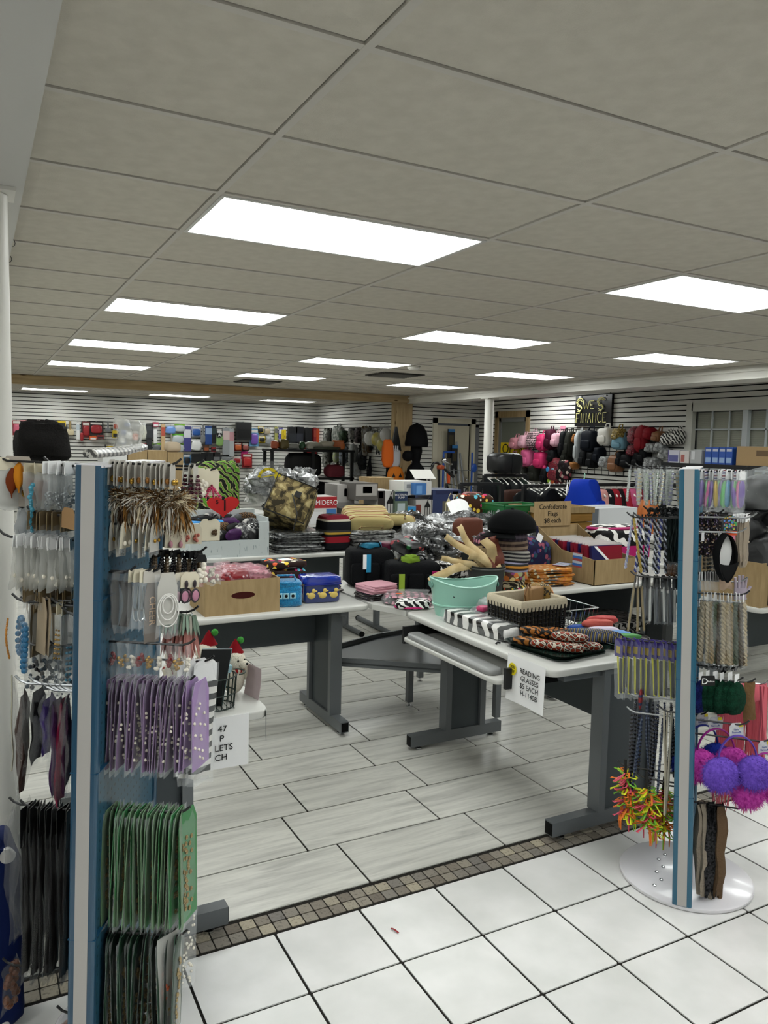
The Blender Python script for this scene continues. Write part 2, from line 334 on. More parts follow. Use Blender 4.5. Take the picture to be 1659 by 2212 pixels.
# ---- walls with slats
SLM = mat('slat_white', '#c9c8c2', .45, bump=.03); SLB = mat('slat_back', '#0f0f10', .8)
def slat_wall(name, a, b, z0=0., z1=ZCEIL+.03, holes=()):
    """a->b runs along the wall with the room on the left-hand side; holes = (s0,s1,z0,z1)"""
    a, b = V((*a, 0)), V((*b, 0)); L = (b-a).length; T = Matrix.Translation(a) @ Matrix.Rotation(atan2((b-a).y, (b-a).x), 4, 'Z')
    cuts = sorted({0, L} | {h[0] for h in holes} | {h[1] for h in holes}); root = None
    bk = MB()
    for s0, s1 in zip(cuts, cuts[1:]):
        hs = [h for h in holes if h[0] <= s0+.001 and h[1] >= s1-.001]
        z = z0
        for h in sorted(hs, key=lambda q: q[2])+[(0, 0, z1, z1)]:
            if h[2] > z: bk.bb(s0, s1, -.1, -.012, z, h[2])
            z = h[3]
    root = struct(name, bk, SLB, T=T)
    n = int((z1-z0)/.0762)+1
    for i in range(n):
        za, zb = z0+i*.0762, min(z0+i*.0762+.0595, z1)
        if zb-za < .01: continue
        seg = [(0, L)]
        for h in holes:
            if h[2] < zb and h[3] > za: seg = [q for s0, s1 in seg for q in ((s0, min(s1, h[0])), (max(s0, h[1]), s1)) if q[1]-q[0] > .02]
        for s0, s1 in seg:
            x = s0                       # boards butt every 2.44 m
            while x < s1-.01: e = min(x+2.44, s1); MB().bb(x+.0015, e-.0015, -.012, .004, za, zb).ob('slat', SLM, root); x = e
    return root
# the slatted boards face the room: run each wall so that local +y looks into the room
slat_wall('wall_back', (XE, YB), (XL, YB))
slat_wall('wall_partition', (XE, YD+.1), (XE, YB))
DOORX0, DOORX1 = 8.01, 8.80
slat_wall('wall_far_right', (XR, YD), (XE, YD), holes=((XR-DOORX1, XR-DOORX0, 0, 2.08), (0, .1, 0, 2.0)))
WY0, WY1, WZ0, WZ1 = 5.15, 7.7, 1.08, 2.2         # window on the right wall
GD0, GD1 = 11.40, 12.30                          # glazed door on the right wall
slat_wall('wall_right', (XR, YF), (XR, YD), holes=((WY0-YF, WY1-YF, WZ0, WZ1), (GD0-YF, GD1-YF, 0, 2.2)))
struct('wall_left', MB().bb(XL-.1, XL, YF, YB, 0, ZCEIL+.03), WHT); struct('wall_front', MB().bb(XL, XR, YF-.1, YF, 0, ZCEIL+.03), WHT)
# ---- soffits, beam, post, columns
struct('trim_1', MB().bb(-.32, .155, YF, YD, 2.40, ZCEIL+.005), mat('soffit_paint', '#c3c2be', .6))
so = MB().bb(7.32, 7.7, YF, YD, 2.42, ZCEIL+.005); so.bb(7.29, 7.32, YF, YD, 2.485, 2.515); so.bb(7.3, 7.72, YF, YD, 2.405, 2.42); struct('trim_2', so, WHT)
PINE = mat('pine', pat=P_wood, args=('#a38d69', '#b7a17c'), rough=.6, bump=.05); PINEV = mat('pine_upright', pat=P_wood, args=('#a08a66', '#b59f79', True, 2), rough=.6, bump=.05)
bm = struct('trim_3', MB().bb(XL, 7.45, 12.85, 12.99, 2.41, ZCEIL), PINE)
po = struct('trim_4', MB().bb(7.05, 7.15, 12.87, 12.97, 0, 2.41), PINEV); MB().bb(7.15, 7.42, 12.9, 13.04, 0, 2.41).ob('stud', PINEV, po); MB().bb(6.98, 7.05, 12.89, 12.93, 0, 2.41).ob('stud', PINEV, po)
def column(x, y, r, z, label):
    e = E('support_column', (x, y, 0), label, 'column'); MB().cyl((0, 0, .01), (0, 0, z-.012), r, n=24).ob('shaft', WHT, e, smooth=True)
    MB().bb(-r*1.4, r*1.4, -r*1.4, r*1.4, z-.012, z).ob('cap_plate', WHT, e); MB().bb(-r*1.4, r*1.4, -r*1.4, r*1.4, 0, .012).ob('base_plate', WHT, e)
column(.062, 2.78, .05, 2.40, 'round white steel column beside the nearer blue display stand'); column(7.42, 10.4, .075, 2.405, 'round white steel column under the soffit by the clothes rack')
for i, (px, py) in enumerate(((36, 509), (28, 545), (22, 579))):
    P = atz(px, py, 2.46); MB().tube([(.016*cos(a*pi/6), 0, .016*sin(a*pi/6)-.02) for a in range(13)], .0015, 5).ob('ceiling_ring', BLKM, None, Tr((.157, P.y, 2.45), .6), label=f'thin wire ring hanging at the soffit edge, {("nearest", "middle", "farthest")[i]} of three', cat='wire ring', group='wire rings by the soffit')
# ---- doors and window
DW = mat('door_cream', '#b9b39f', .5); DG = mat('glass_dark', '#6d7064', .08, alpha=.75)
d1 = struct('door_1', MB().bb(DOORX0+.02, DOORX1-.02, YD+.02, YD+.06, 0, 2.02), DW)
for x0, x1 in ((DOORX0+.12, DOORX0+.37), (DOORX1-.37, DOORX1-.12)):
    for z0, z1 in ((.2, .75), (.87, 1.5), (1.62, 1.9)):
        MB().rbox(((x0+x1)/2, YD+.016, (z0+z1)/2), (x1-x0, .012, z1-z0), .01).ob('panel', DW, d1)
for x0, x1, z0, z1 in ((DOORX0-.1, DOORX0, 0, 2.16), (DOORX1, DOORX1+.1, 0, 2.16), (DOORX0-.1, DOORX1+.1, 2.06, 2.16)): MB().bb(x0, x1, YD-.03, YD+.02, z0, z1).ob('frame', mat('door_trim', '#c2bda9', .5), d1)
MB().sph((DOORX1-.08, YD-.03, .95), .03).ob('knob', CHROME, d1, smooth=True)
struct('trim_5', MB().bb(8.91, 8.99, YD-.02, YD, 0, 2.0), mat('grey_board', '#6f7072', .7))
d2 = struct('door_2', MB().bb(XR+.02, XR+.05, GD0+.02, GD1-.02, .25, 2.15), DG)
ALU = mat('aluminium', '#8a8d8c', .4, .6); OAK = mat('raw_oak_trim', pat=P_wood, args=('#84704f', '#968160', False, 2), rough=.7)
for y0, y1, z0, z1 in ((GD0+.02, GD0+.09, 0, 2.19), (GD1-.09, GD1-.02, 0, 2.19), (GD0+.02, GD1-.02, 2.1, 2.19), (GD0+.02, GD1-.02, 0, .25)): MB().bb(XR, XR+.06, y0, y1, z0, z1).ob('frame', ALU, d2)
for y0, y1, z0, z1 in ((GD0-.07, GD0+.02, 0, 2.3), (GD1-.02, GD1+.07, 0, 2.3), (GD0-.07, GD1+.07, 2.18, 2.3)): MB().bb(XR-.03, XR+.02, y0, y1, z0, z1).ob('casing', OAK, d2)
struct('wall_beyond', MB().bb(XR+.9, XR+.95, YF, YD, 0, ZCEIL+.03), mat('hall_paint', '#77796f', .7))
w1 = struct('window_1', MB().bb(XR+.06, XR+.066, WY0+.02, WY1-.02, WZ0, WZ1), mat('window_glass', '#9a9d98', .06, alpha=.15))
GRY = mat('window_trim', '#c3c3ba', .5); WM = mat('muntin_white', '#b9bfc0', .45)
for y0, y1, z0, z1 in ((WY1-.02, WY1+.09, WZ0-.1, WZ1+.1), (WY0-.09, WY0+.02, WZ0-.1, WZ1+.1), (WY0, WY1, WZ1-.02, WZ1+.1), (WY0, WY1, WZ0-.1, WZ0+.02)): MB().bb(XR-.03, XR+.05, y0, y1, z0, z1).ob('frame', GRY, w1)
nW = 3; PW = (WY1-WY0-.04)/nW
for i in range(nW):
    ya = WY0+.02+i*PW
    if i: MB().bb(XR-.01, XR+.055, ya-.04, ya+.04, WZ0, WZ1).ob('mullion', WM, w1)
    for q in (1/3, 2/3): MB().bb(XR+.035, XR+.058, ya+PW*q-.01, ya+PW*q+.01, WZ0, WZ1).ob('muntin', WM, w1)
    for q in (.27, .5, .76): MB().bb(XR+.035, XR+.058, ya, ya+PW, WZ0+(WZ1-WZ0)*q-.01, WZ0+(WZ1-WZ0)*q+.01).ob('muntin', WM, w1)
bl = E('window_blind', (XR+.085, 0, WZ0), 'closed grey slatted blind behind the wide window panes', 'blind')
BLM = mat('blind_slat', '#b9baa8', .5); bme = MB().box((0, 0, 0), (.004, WY1-WY0-.06, .03), Matrix.Rotation(.5, 3, 'Y')).mesh('slat', BLM)
for i in range(44): link('slat', bme, bl, (0, (WY0+WY1)/2, .02+i*.0245))
# ================================================================ DESKS
LAM = mat('laminate_top', '#bdbdb8', .35, bump=.01); LEG = mat('desk_grey', '#5f6365', .4, .1); LEGD = mat('desk_panel', '#41474a', .5); RUB = mat('black_cap', '#0c0c0c', .6)
ZT = .74
def desk_leg(e, along, c, t0, t1, u0, u1, zt=ZT-.03):
    """C-shaped end leg: foot bar from t0 to t1 along axis 'x' or 'y', upright panel u0..u1, at cross position c"""
    def b(n, a0, a1, w, z0, z1, m, off=0):
        mb = MB()
        if along == 'x': mb.bb(a0, a1, c+off-w/2, c+off+w/2, z0, z1)
        else: mb.bb(c+off-w/2, c+off+w/2, a0, a1, z0, z1)
        return mb.ob(n, m, e)
    ft = b('foot_bar', t0, t1, .05, .022, .082, LEG)
    for s in (t0, t1):
        d = -.003 if s == t0 else .003; mb = MB()
        if along == 'x': mb.bb(min(s, s+d), max(s, s+d), c-.02, c+.02, .027, .077)
        else: mb.bb(c-.02, c+.02, min(s, s+d), max(s, s+d), .027, .077)
        mb.ob('end_cap', RUB, ft)
        q = s+(.06 if s == t0 else -.06); p = (q, c) if along == 'x' else (c, q); MB().lathe([(.006, .03), (.006, .012), (.02, .008), (.02, 0), (.001, 0)], (*p, 0), 10).ob('leveller', CHROME, ft)
    b('upright', u0, u0+.035, .07, .082, zt, LEG); b('upright', u1-.035, u1, .07, .082, zt, LEG); b('leg_panel', u0+.035, u1-.035, .03, .082, zt, LEGD)
    b('top_bracket', t0+.03, t1-.02, .04, zt-.03, zt, LEG)
def top(e, x0, x1, y0, y1, r=.05, z=ZT, poly=None):
    if poly: MB().prism(poly, z-.03, z).ob('table_top', LAM, e)
    else: MB().rbox(((x0+x1)/2, (y0+y1)/2, z-.015), (x1-x0, y1-y0, .03), r, 5, zr=.006).ob('table_top', LAM, e, smooth=True)
e = E('desk', (0, 0, 0), 'light grey laminate desk with dark legs carrying the mint tub and leopard pouches', 'desk'); top(e, 2.03, 2.74, 2.36, 3.565)
desk_leg(e, 'x', 2.405, 2.09, 2.70, 2.33, 2.66); desk_leg(e, 'x', 3.48, 2.03, 2.62, 2.24, 2.5)
MB().bb(2.6, 2.62, 2.44, 3.45, .36, .71).ob('modesty_panel', LEGD, e); MB().cyl((2.598, 2.52, .62), (2.59, 2.52, .62), .012, n=14).ob('plug', WHT, e)
kt = MB(); kt.rbox((2.12, 3.03, .628), (.34, .82, .022), .03, 4, zr=.005); kt = kt.ob('keyboard_tray', LAM, e, smooth=True)
MB().rbox((2.0, 3.05, .652), (.085, .74, .03), .03, 4, zr=.012).ob('wrist_pad', mat('grey_vinyl', '#8b8c8b', .3), kt, smooth=True)
MB().bb(1.96, 2.28, 3.44, 3.456, .60, .69).ob('tray_slide', BLKM, kt); MB().bb(1.99, 2.28, 2.602, 2.618, .60, .69).ob('tray_slide', BLKM, kt)
e = E('desk', (0, 0, 0), 'light grey desk with dark T legs carrying the cardboard box and blue plush bag', 'desk'); top(e, .35, 1.94, 3.785, 4.53)
desk_leg(e, 'y', 1.80, 3.80, 4.42, 3.93, 4.28); desk_leg(e, 'y', .5, 3.80, 4.42, 3.93, 4.28); MB().bb(.52, 1.78, 4.2, 4.215, .45, .71).ob('modesty_panel', LEGD, e)
e = E('corner_desk', (0, 0, 0), 'corner desk unit with a low dark steel shelf joining two desks', 'desk')
top(e, 0, 0, 0, 0, poly=[(1.955, 3.80), (2.05, 3.58), (2.76, 3.58), (2.76, 4.55), (1.955, 4.55)])
SHF = mat('steel_shelf', '#3f4448', .3, .5); shp = [(1.84, 4.0), (2.36, 3.60), (2.72, 3.62), (2.74, 4.50), (2.30, 4.42), (1.9, 4.26)]
sh = MB().prism(shp, .36, .37).ob('shelf', SHF, e)
for a, b in zip(shp, shp[1:]+shp[:1]):
    a, b = V((*a, 0)), V((*b, 0)); L = (b-a).length; MB().at(Matrix.Translation(a) @ Matrix.Rotation(atan2((b-a).y, (b-a).x), 4, 'Z')).bb(0, L, 0, .015, .345, .395).ob('shelf_rim', LEG, sh)
for x, y in ((2.38, 4.09), (2.70, 4.5), (1.97, 4.5), (2.72, 3.64)): MB().bb(x-.018, x+.018, y-.018, y+.018, .03, .36 if x == 2.38 else .71).ob('leg', LEG, e); MB().lathe([(.006, .03), (.006, .012), (.018, .008), (.018, 0), (.001, 0)], (x, y, 0), 10).ob('leveller', CHROME, e)
e = E('desk', (0, 0, 0), 'light desk behind the nearer blue stand holding the wire basket and plush toys', 'desk'); top(e, .29, .862, 2.405, 3.6)
desk_leg(e, 'x', 2.43, .3, .72, .38, .6); desk_leg(e, 'x', 3.5, .3, .72, .38, .6)
e = E('desk', (0, 0, 0), 'grey desk carrying the box of folded flags and orange bags', 'desk'); top(e, 2.84, 4.6, 3.73, 4.5)
desk_leg(e, 'y', 3.3, 3.78, 4.4, 3.95, 4.2); desk_leg(e, 'y', 4.5, 3.78, 4.4, 3.95, 4.2); MB().bb(3.32, 4.48, 4.3, 4.315, .35, .71).ob('modesty_panel', LEGD, e)
def folding(x0, x1, y0, y1, label, z=ZT, skirt=True):
    e = E('folding_table', (0, 0, 0), label, 'table'); top(e, x0, x1, y0, y1, z=z)
    for x in (x0+.12, x1-.12):
        MB().tube([(x, y0+.06, .022), (x, y1-.06, .022)], .022, 10).ob('foot_tube', CHROME if False else LEG, e, smooth=True)
        for y in (y0+.055, y1-.055): MB().cyl((x, y-.006, .022), (x, y+.006, .022), .024, n=12).ob('end_cap', RUB, e)
        MB().cyl((x, (y0+y1)/2, .03), (x, (y0+y1)/2, z-.03), .03, n=10).ob('leg', LEG, e)
    if skirt: MB().bb(x0+.1, x1-.1, y1-.2, y1-.185, .3, z-.03).ob('modesty_panel', LEGD, e)
folding(.6, 3.0, 5.72, 6.5, 'long light table behind the boxes, holding the camouflage bag'); folding(3.0, 6.4, 5.55, 6.4, 'long light table under the plastic-wrapped pile and green basket')
folding(1.2, 3.2, 7.6, 8.4, 'light table in the middle of the shop under the silver wrapped bags'); folding(3.3, 6.0, 7.5, 8.3, 'light table stacked with lantern and pump boxes')
folding(4.75, 6.3, 3.7, 4.9, 'table beyond the far stand heaped with black bags')
folding(3.96, 5.6, 2.84, 3.62, 'table at the right edge beyond the rotating stand')
# ================================================================ ROTATING STANDS
PEG = mat('pegboard_blue', pat=lambda t: t.ramp(t.voro(t.co((40, 40, 40)), 1., 0.), [(0, '#0c2233'), (.16, '#2c5368')]), rough=.35, coat=.2); BLU = mat('stand_blue', '#22475f', .3, coat=.3, spec=.6); STRIP = mat('grey_strip', '#a9a6a2', .5); SWHITE = mat('white_enamel', '#d8d6da', .25, coat=.3)
BLU2 = mat('stand_teal', '#245a72', .3, coat=.3); HK = mat('hook_black', '#151515', .4); HKS = mat('hook_steel', '#8f9192', .3, .8)
SH = 1.575
def stand(x, y, a, lean, label, front, HW=.235, R=1.):
    T = Matrix.Translation((x, y, 0)) @ Matrix.Rotation(-a, 4, 'Z'); L = Matrix.Rotation(lean, 4, 'Y')
    e = link('display_stand', None, None, T, label, 'display stand')
    b = MB(); b.lathe([(0.001, 0), (.235*R, 0), (.242*R, .006), (.242*R, .016), (.235*R, .02), (.001, .021)], n=48).ob('base', SWHITE, e, smooth=True)
    for i in range(6): MB().lathe([(.008, .02), (.007, .024), (.001, .025)], ((-.1+.02*(i % 2))*R, (-.15+i*.05)*R, 0), 8).ob('bolt', CHROME, e)
    MB().bb(-.024, .024, -HW+.01, HW-.01, .03, SH-.004).ob('peg_panel', PEG, e, L)
    for s in (-1, 1):
        c = MB().rbox((0, s*HW, SH/2+.01), (.066, .022, SH-.02), .008).ob('end_cap', BLU if front == 0 else BLU2, e, L)
        MB().bb(-.016, .016, s*(HW+.011)-.002, s*(HW+.011)+.002, .022, SH).ob('strip', STRIP, c)
    for z in (.42, .84, 1.26): MB().bb(-.0335, .0335, -HW-.0112, HW+.0112, z-.001, z+.001).ob('seam', mat('seam_blue', '#1d4a68', .5), e, L)
    MB().bb(-.033, .033, -HW-.01, HW+.01, SH-.004, SH+.002).ob('top_cap', SWHITE, e, L)
    return e, T @ L
SLr, SL = stand(.311, 2.126, radians(28.5), .028, 'tall blue pegboard stand hung with earrings, lilac and green cards', 0, R=.66)
SRr, SR = stand(2.386, 1.956, radians(51.5), -.036, 'blue rotating pegboard stand on a round white base with earmuffs', 1)
def hook(S, root, side, y, z, L=.22, m=None, tip=.018):
    p = [(side*.024, y, z), (side*(L-.03), y, z), (side*(L-.012), y, z+tip*.4), (side*L, y, z+tip)]
    o = MB().tube(p, .0032, 6).ob('hook', m or HK, root); o.matrix_basis = root.matrix_basis.inverted() @ S; return o
def zrow(S, py, x=0., y=0.):
    """height in the stand's own frame that shows at pixel row py"""
    lo, hi = -.3, 2.
    for _ in range(40):
        m = (lo+hi)/2; P = S @ V((x, y, m)); v = P-CO; q = 1106-F*v.dot(CU)/v.dot(CD)
        if q > py: lo = m
        else: hi = m
    return lo
def xcol(S, px, py, y, z):
    """distance from the panel at which a hook at depth y shows in pixel column px"""
    lo, hi = -.6, .6
    for _ in range(40):
        m = (lo+hi)/2; P = S @ V((m, y, z)); v = P-CO; q = 829.5+F*v.dot(CR)/v.dot(CD)
        if q < px: lo = m
        else: hi = m
    return lo
# ================================================================ THINGS ON THE STANDS
class Proto:
    def __init__(s, o): s.o = o; s.used = False
    def put(s, T, label, cat, group=None):
        if not s.used: s.used = True; s.o.matrix_basis = T; o = s.o
        else: o = dup(s.o, T)
        return tag(o, label, cat, group)
def pouch(mb, w, h, t, z0=0., seed=1, nu=7, nv=9, wob=.15):
    """flat bag hanging from z0 down, width along Y, bulge along X"""
    r = random.Random(seed); ph = [r.uniform(0, 6.28) for _ in range(4)]
    def fn(sg):
        def f(u, v):
            b = (4*u*(1-u))**.6*(4*v*(1-v)+.02)**.5
            return (sg*t/2*b+t*wob*sin(7*u+ph[0]+5*v)+t*wob*.6*sin(13*v+ph[1]), (u-.5)*w*(1-.06*sin(pi*v*1.3+ph[2])), z0-h*v+.004*sin(9*u+ph[3])*v)
        return f
    mb.grid(fn(1), nu, nv); mb.grid(fn(-1), nu, nv); return mb
def plate(mb, w, h, z0=.008, th=.0014, bend=0., top=None):
    top = w*.62 if top is None else top          # card with a narrower shoulder at the top
    P = [(-w/2, z0-h), (w/2, z0-h), (w/2, z0-.035 if h > .08 else z0-.012), (top/2, z0), (-top/2, z0), (-w/2, z0-.035 if h > .08 else z0-.012)]
    return mb.loft([[(-th/2+bend*(z/h)**2, y, z) for y, z in P], [(th/2+bend*(z/h)**2, y, z) for y, z in P]])
def beads(mb, pts, r, nu=6, nv=4):
    for p in pts: mb.sph(p, r*rnd.uniform(.8, 1.15), nu, nv)
    return mb
PEARL = mat('pearl', '#ded7c8', .18, coat=.5); GOLD = mat('gold', '#b08a3c', .25, .9); SILV = mat('silver_bead', '#aab0b3', .2, .8); CREAM = mat('cream_card', '#d3cbb5', .6, var=.06); GREYC = mat('grey_white_card', '#b6b2aa', .6, var=.1)
def earring_card(w, h, m, deco, dm, fl=None):
    o = plate(MB(), w, h).ob('earring_card', m); d = MB(); deco(d, w, h); d.ob('earrings', dm, o, smooth=True)
    if fl: pouch(MB(), w*1.15, h*1.08, .008, .004, 3).ob('film_sleeve', fl, o, smooth=True)
    return Proto(o)
def d_pair(r=.006, zz=-.65): return lambda d, w, h: [d.sph((.006, s*w*.22, h*zz+.008), (r, r, r*1.3), 8, 5) for s in (-1, 1)]
def short(l):
    for q in (' of the nearer stand', ' on the nearer stand', ' of the rotating stand', ' by the column side'): l = l.replace(q, ' column side' if 'column' in q else '')
    return l
def hang(S, root, side, py, px0, px1, n, y, protos, label, cat, group, yaw=0., jr=.12, zj=.002, hk=HK, hooklen=.02, tilt=.05, bare=False):
    z = zrow(S, py, side*.13, y); x0 = xcol(S, px0, py, y, z); x1 = xcol(S, px1, py, y, z)
    if not bare: hook(S, root, side, y, z, max(abs(x0), abs(x1))+hooklen, hk)
    for i in range(n):
        x = x0+(x1-x0)*(i/(n-1) if n > 1 else .5)+J(.002); p = protos[i % len(protos)] if isinstance(protos, (list, tuple)) else protos
        lb = label(i) if callable(label) else label if n == 1 else f'{short(label)}, {ordn(i)} from panel'
        p.put(S @ Tr((x, y+J(.004), z-.002+J(zj)), (0 if side > 0 else pi)+yaw+J(jr), J(.03), J(tilt)), lb, cat, group)
# ---- nearer stand, side towards the room
c1 = [earring_card(.05, .06, GREYC, d_pair(.006, -.75), m) for m in (GOLD, mat('amber_bead', '#8a5a22', .3))]
hang(SL, SLr, 1, 1004, 242, 374, 13, -.17, c1, 'small pale earring card with amber bead in the top row of the nearer stand', 'earring card', 'pale earring cards in the top row')
dark = mat('dark_red_bead', '#4d1026', .15, coat=.5); blkb = mat('black_bead', '#141214', .2, coat=.4)
def strands(n, L, r, spread=.02):
    def f(d, w, h):
        for k in range(n):
            a = 2*pi*k/n
            for j in range(7): d.sph((.006+spread*.5*cos(a)*(j/6), spread*sin(a)*(j/6), -h*.5-L*j/6), r*(1+.1*(j % 2)), 6, 4)
    return f
c2 = earring_card(.035, .05, GREYC, strands(4, .065, .0045), dark)
hang(SL, SLr, 1, 1006, 398, 424, 3, .02, c2, 'earring card with dangling dark red beads beside the feather earrings', 'earring card', 'dark red bead earrings', jr=.3)
def cluster(cols, r=.0085):
    def f(d, w, h):
        for j in range(14): d.sph((.008+.006*rnd.random(), J(w*.32), -h*.32-.055*rnd.random()), r*rnd.uniform(.8, 1.1), 8, 6)
    return f
c3 = earring_card(.056, .075, CREAM, cluster(None), PEARL); hang(SL, SLr, 1, 1012, 430, 431, 1, .06, c3, 'cream card with a cluster of ivory pearl earrings', 'earring card', None, yaw=-.9, bare=True)
c4 = earring_card(.05, .075, CREAM, strands(8, .032, .003, .03), mat('pink_bead', '#b8325e', .25)); hang(SL, SLr, 1, 1014, 458, 459, 1, .09, c4, 'cream card with looped pink bead earrings behind the pearls', 'earring card', None, yaw=-.9)
# feather earrings
FE = [mat('feather_cream', '#c0b398', .8), mat('feather_brown', '#5b4126', .8), mat('feather_gold', '#8a6232', .8), mat('feather_white', '#d6d0c6', .8), mat('feather_dark', '#33251a', .8)]
def feather(mbx, n, L, spread, seed, mats_n, wd=.004):
    r = random.Random(seed)
    for i in range(n):                                  # down: soft ball of fine barbs, then longer quills below
        a = r.uniform(0, 2*pi); down = i < n*.85; z = r.uniform(-1, 1); q = sqrt(1-z*z)
        if down: p0 = V((J(.012), J(.016), -.026+J(.01))); d = V((q*cos(a), q*sin(a), z*.8)).normalized(); l = r.uniform(.02, .042); w = .0014
        else: p0 = V((J(.01), J(.014), -.035)); d = V((cos(a)*spread*r.random(), sin(a)*spread*r.random(), -1)).normalized(); l = L*r.uniform(.4, .8); w = wd*r.uniform(.5, 1)
        nn = d.cross(V((sin(a)+.1, cos(a), .3))).normalized()*w; mbx.mtl(r.choice((0, 0, 3 if mats_n > 3 else 0)) if down and r.random() < .7 else r.randrange(mats_n))
        pts = [p0+d*(l*t)+V((J(.002), J(.002), -l*.25*t*t)) for t in (0, .35, .7, 1)]
        mbx.add([pts[0]-nn*.4, pts[0]+nn*.4, pts[1]+nn, pts[1]-nn, pts[2]+nn*.8, pts[2]-nn*.8, pts[3]], [(0, 1, 2, 3), (3, 2, 4, 5), (5, 4, 6)])
    return mbx
def feather_earring(seed, ms, L=.085, n=150, spread=.7, wd=.0035):
    o = MB().tube([(0, 0, .006), (0, .004, 0), (0, 0, -.014)], .0012, 5).ob('feather_earring', SILV); f = feather(MB(), n, L, spread, seed, len(ms), wd).ob('feathers', ms, o); return Proto(o)
fp = [feather_earring(5+k, [FE[i] for i in q], .09, 560, .62) for k, q in enumerate(((3, 0, 1, 3), (1, 2, 4, 0), (3, 3, 0, 1), (0, 2, 1, 1)))]
hang(SL, SLr, 1, 1052, 250, 386, 8, -.15, fp, 'fluffy brown and cream feather earring below the pale cards', 'feather earring', 'feather earrings', jr=1.5, bare=True)
hang(SL, SLr, 1, 1060, 262, 396, 6, -.02, fp[1:], 'fluffy brown and cream feather earring on the rear hook', 'feather earring', 'feather earrings', jr=1.5)
# third row
PINKD = mat('pink_drop', '#b07a86', .2, coat=.5)
c5 = [earring_card(.045, .07, GREYC, d_pair(.004, -.6), GOLD, FILM), earring_card(.04, .085, GREYC, strands(2, .03, .0025, .006), SILV), earring_card(.05, .065, CREAM, d_pair(.005, -.8), PEARL, FILM)]
hang(SL, SLr, 1, 1136, 244, 338, 7, -.16, c5, 'thin earring card with small beads in the third row of the nearer stand', 'earring card', 'thin bead earring cards', jr=.25)
c6 = earring_card(.055, .058, CREAM, lambda d, w, h: [(d.sph((.006, s*.013, -.04), (.005, .006, .009), 8, 6), d.tube([(.004, s*.013, -.032), (.006, s*.016, -.02), (.004, s*.012, -.016)], .0008, 4)) for s in (-1, 1)], PINKD)
hang(SL, SLr, 1, 1140, 378, 379, 1, -.02, c6, 'cream card with two dangling pink drop earrings', 'earring card', None, yaw=-1.1)
hang(SL, SLr, 1, 1134, 414, 415, 1, .04, earring_card(.055, .055, CREAM, lambda d, w, h: [d.sph((.005, s*.012+J(.006), -.03+J(.008)), .005, 6, 4) for s in (-1, 1) for _ in range(5)], mat('coral_bead', '#b56a5c', .4)), 'cream card with coral cluster stud earrings', 'earring card', None, yaw=-1.1, bare=True)
hang(SL, SLr, 1, 1122, 452, 453, 1, .12, earring_card(.06, .062, CREAM, lambda d, w, h: [d.sph((.005, .012+J(.006), -.03+J(.008)), .0045, 6, 4) for _ in range(9)], mat('bronze_bead', '#5a4632', .3, .5)), 'cream card with a bronze cluster earring at the hook tip', 'earring card', None, yaw=-1.0)
# fourth row: black and pearl drops
bd = [earring_card(.03, .02, BLK, strands(3, .045, .0055, .012), blkb), earring_card(.03, .02, BLK, strands(2, .05, .006, .01), mat('bronze_pearl', '#6b5a44', .25, coat=.4))]
hang(SL, SLr, 1, 1192, 322, 430, 10, .0, bd, 'black and bronze beaded drop earrings in the fourth row', 'earrings', 'black bead drop earrings', jr=.8)
hang(SL, SLr, 1, 1198, 437, 438, 1, -.02, earring_card(.03, .02, BLK, cluster(None, .008), PEARL), 'white pearl cluster earrings with a black bow at the hook tip', 'earrings', None, bare=True, yaw=-.8)
def bag_item(w, h, t, m, seed=1, header=None, content=None, cm=None, name='poly_bag', hh=.03):
    if header: o = plate(MB(), w*.95, hh, .01, top=w*.9).ob(name, header); pouch(MB(), w, h-hh*.6, t, -hh*.5, seed).ob('pouch', m, o, smooth=True)
    else: o = pouch(MB(), w, h, t, .006, seed).ob(name, m, smooth=True)
    if content: c = MB(); content(c, w, h); c.ob('contents', cm, o, smooth=True)
    return Proto(o)
rb = lambda n, r, z0, z1, s=.35: (lambda d, w, h: beads(d, [(J(.004), J(w*s), -h*rnd.uniform(z0, z1)) for _ in range(n)], r))
hang(SL, SLr, 1, 1200, 462, 463, 1, .1, bag_item(.045, .085, .014, FILM, 4, None, rb(14, .006, .35, .9), PEARL), 'clear bag of pearl beads hanging at the hook tip', 'bag', None, yaw=-.9, bare=True)
# fifth row
LEATH = mat('dark_leather', '#241b19', .5)
hang(SL, SLr, 1, 1240, 246, 276, 3, -.17, bag_item(.075, .15, .02, FILMD, 7, None, lambda d, w, h: d.tube([(0, .022*sin(pi*t), -.02-.11*t) for t in (0, .2, .4, .6, .8, 1)], .008, 6, flat=.4), LEATH), 'clear bag with a curved dark hairband in the fifth row', 'bag', 'bagged dark hairbands', jr=.3)
hang(SL, SLr, 1, 1238, 292, 316, 3, -.16, bag_item(.05, .14, .01, FILM, 9, CREAM, lambda d, w, h: [d.tube([(.004, s*.012, -.03), (.004, s*.014, -.07), (.004, s*.008, -.11), (.004, 0, -.118)], .0022, 5) for s in (-1, 1)], SILV), 'bagged chain necklace on a cream card in the fifth row', 'necklace', 'bagged chain necklaces', jr=.25, yaw=-.5)
o = bag_item(.05, .155, .012, FILM, 12, GREYC); chk = plate(MB(), .04, .15, -.02).ob('grey_card', mat('taupe_card', '#6f6862', .5), o.o); text('CHEER', chk, Matrix.Translation((.0016, 0, -.09)) @ Matrix.Rotation(pi/2, 4, 'Y') @ Matrix.Rotation(pi, 4, 'X') if False else Matrix.Translation((.0018, 0, -.09)) @ Matrix(((0, 0, 1, 0), (0, 1, 0, 0), (-1, 0, 0, 0), (0, 0, 0, 1))), .024, mat('gold_print', '#c9a98a', .4))
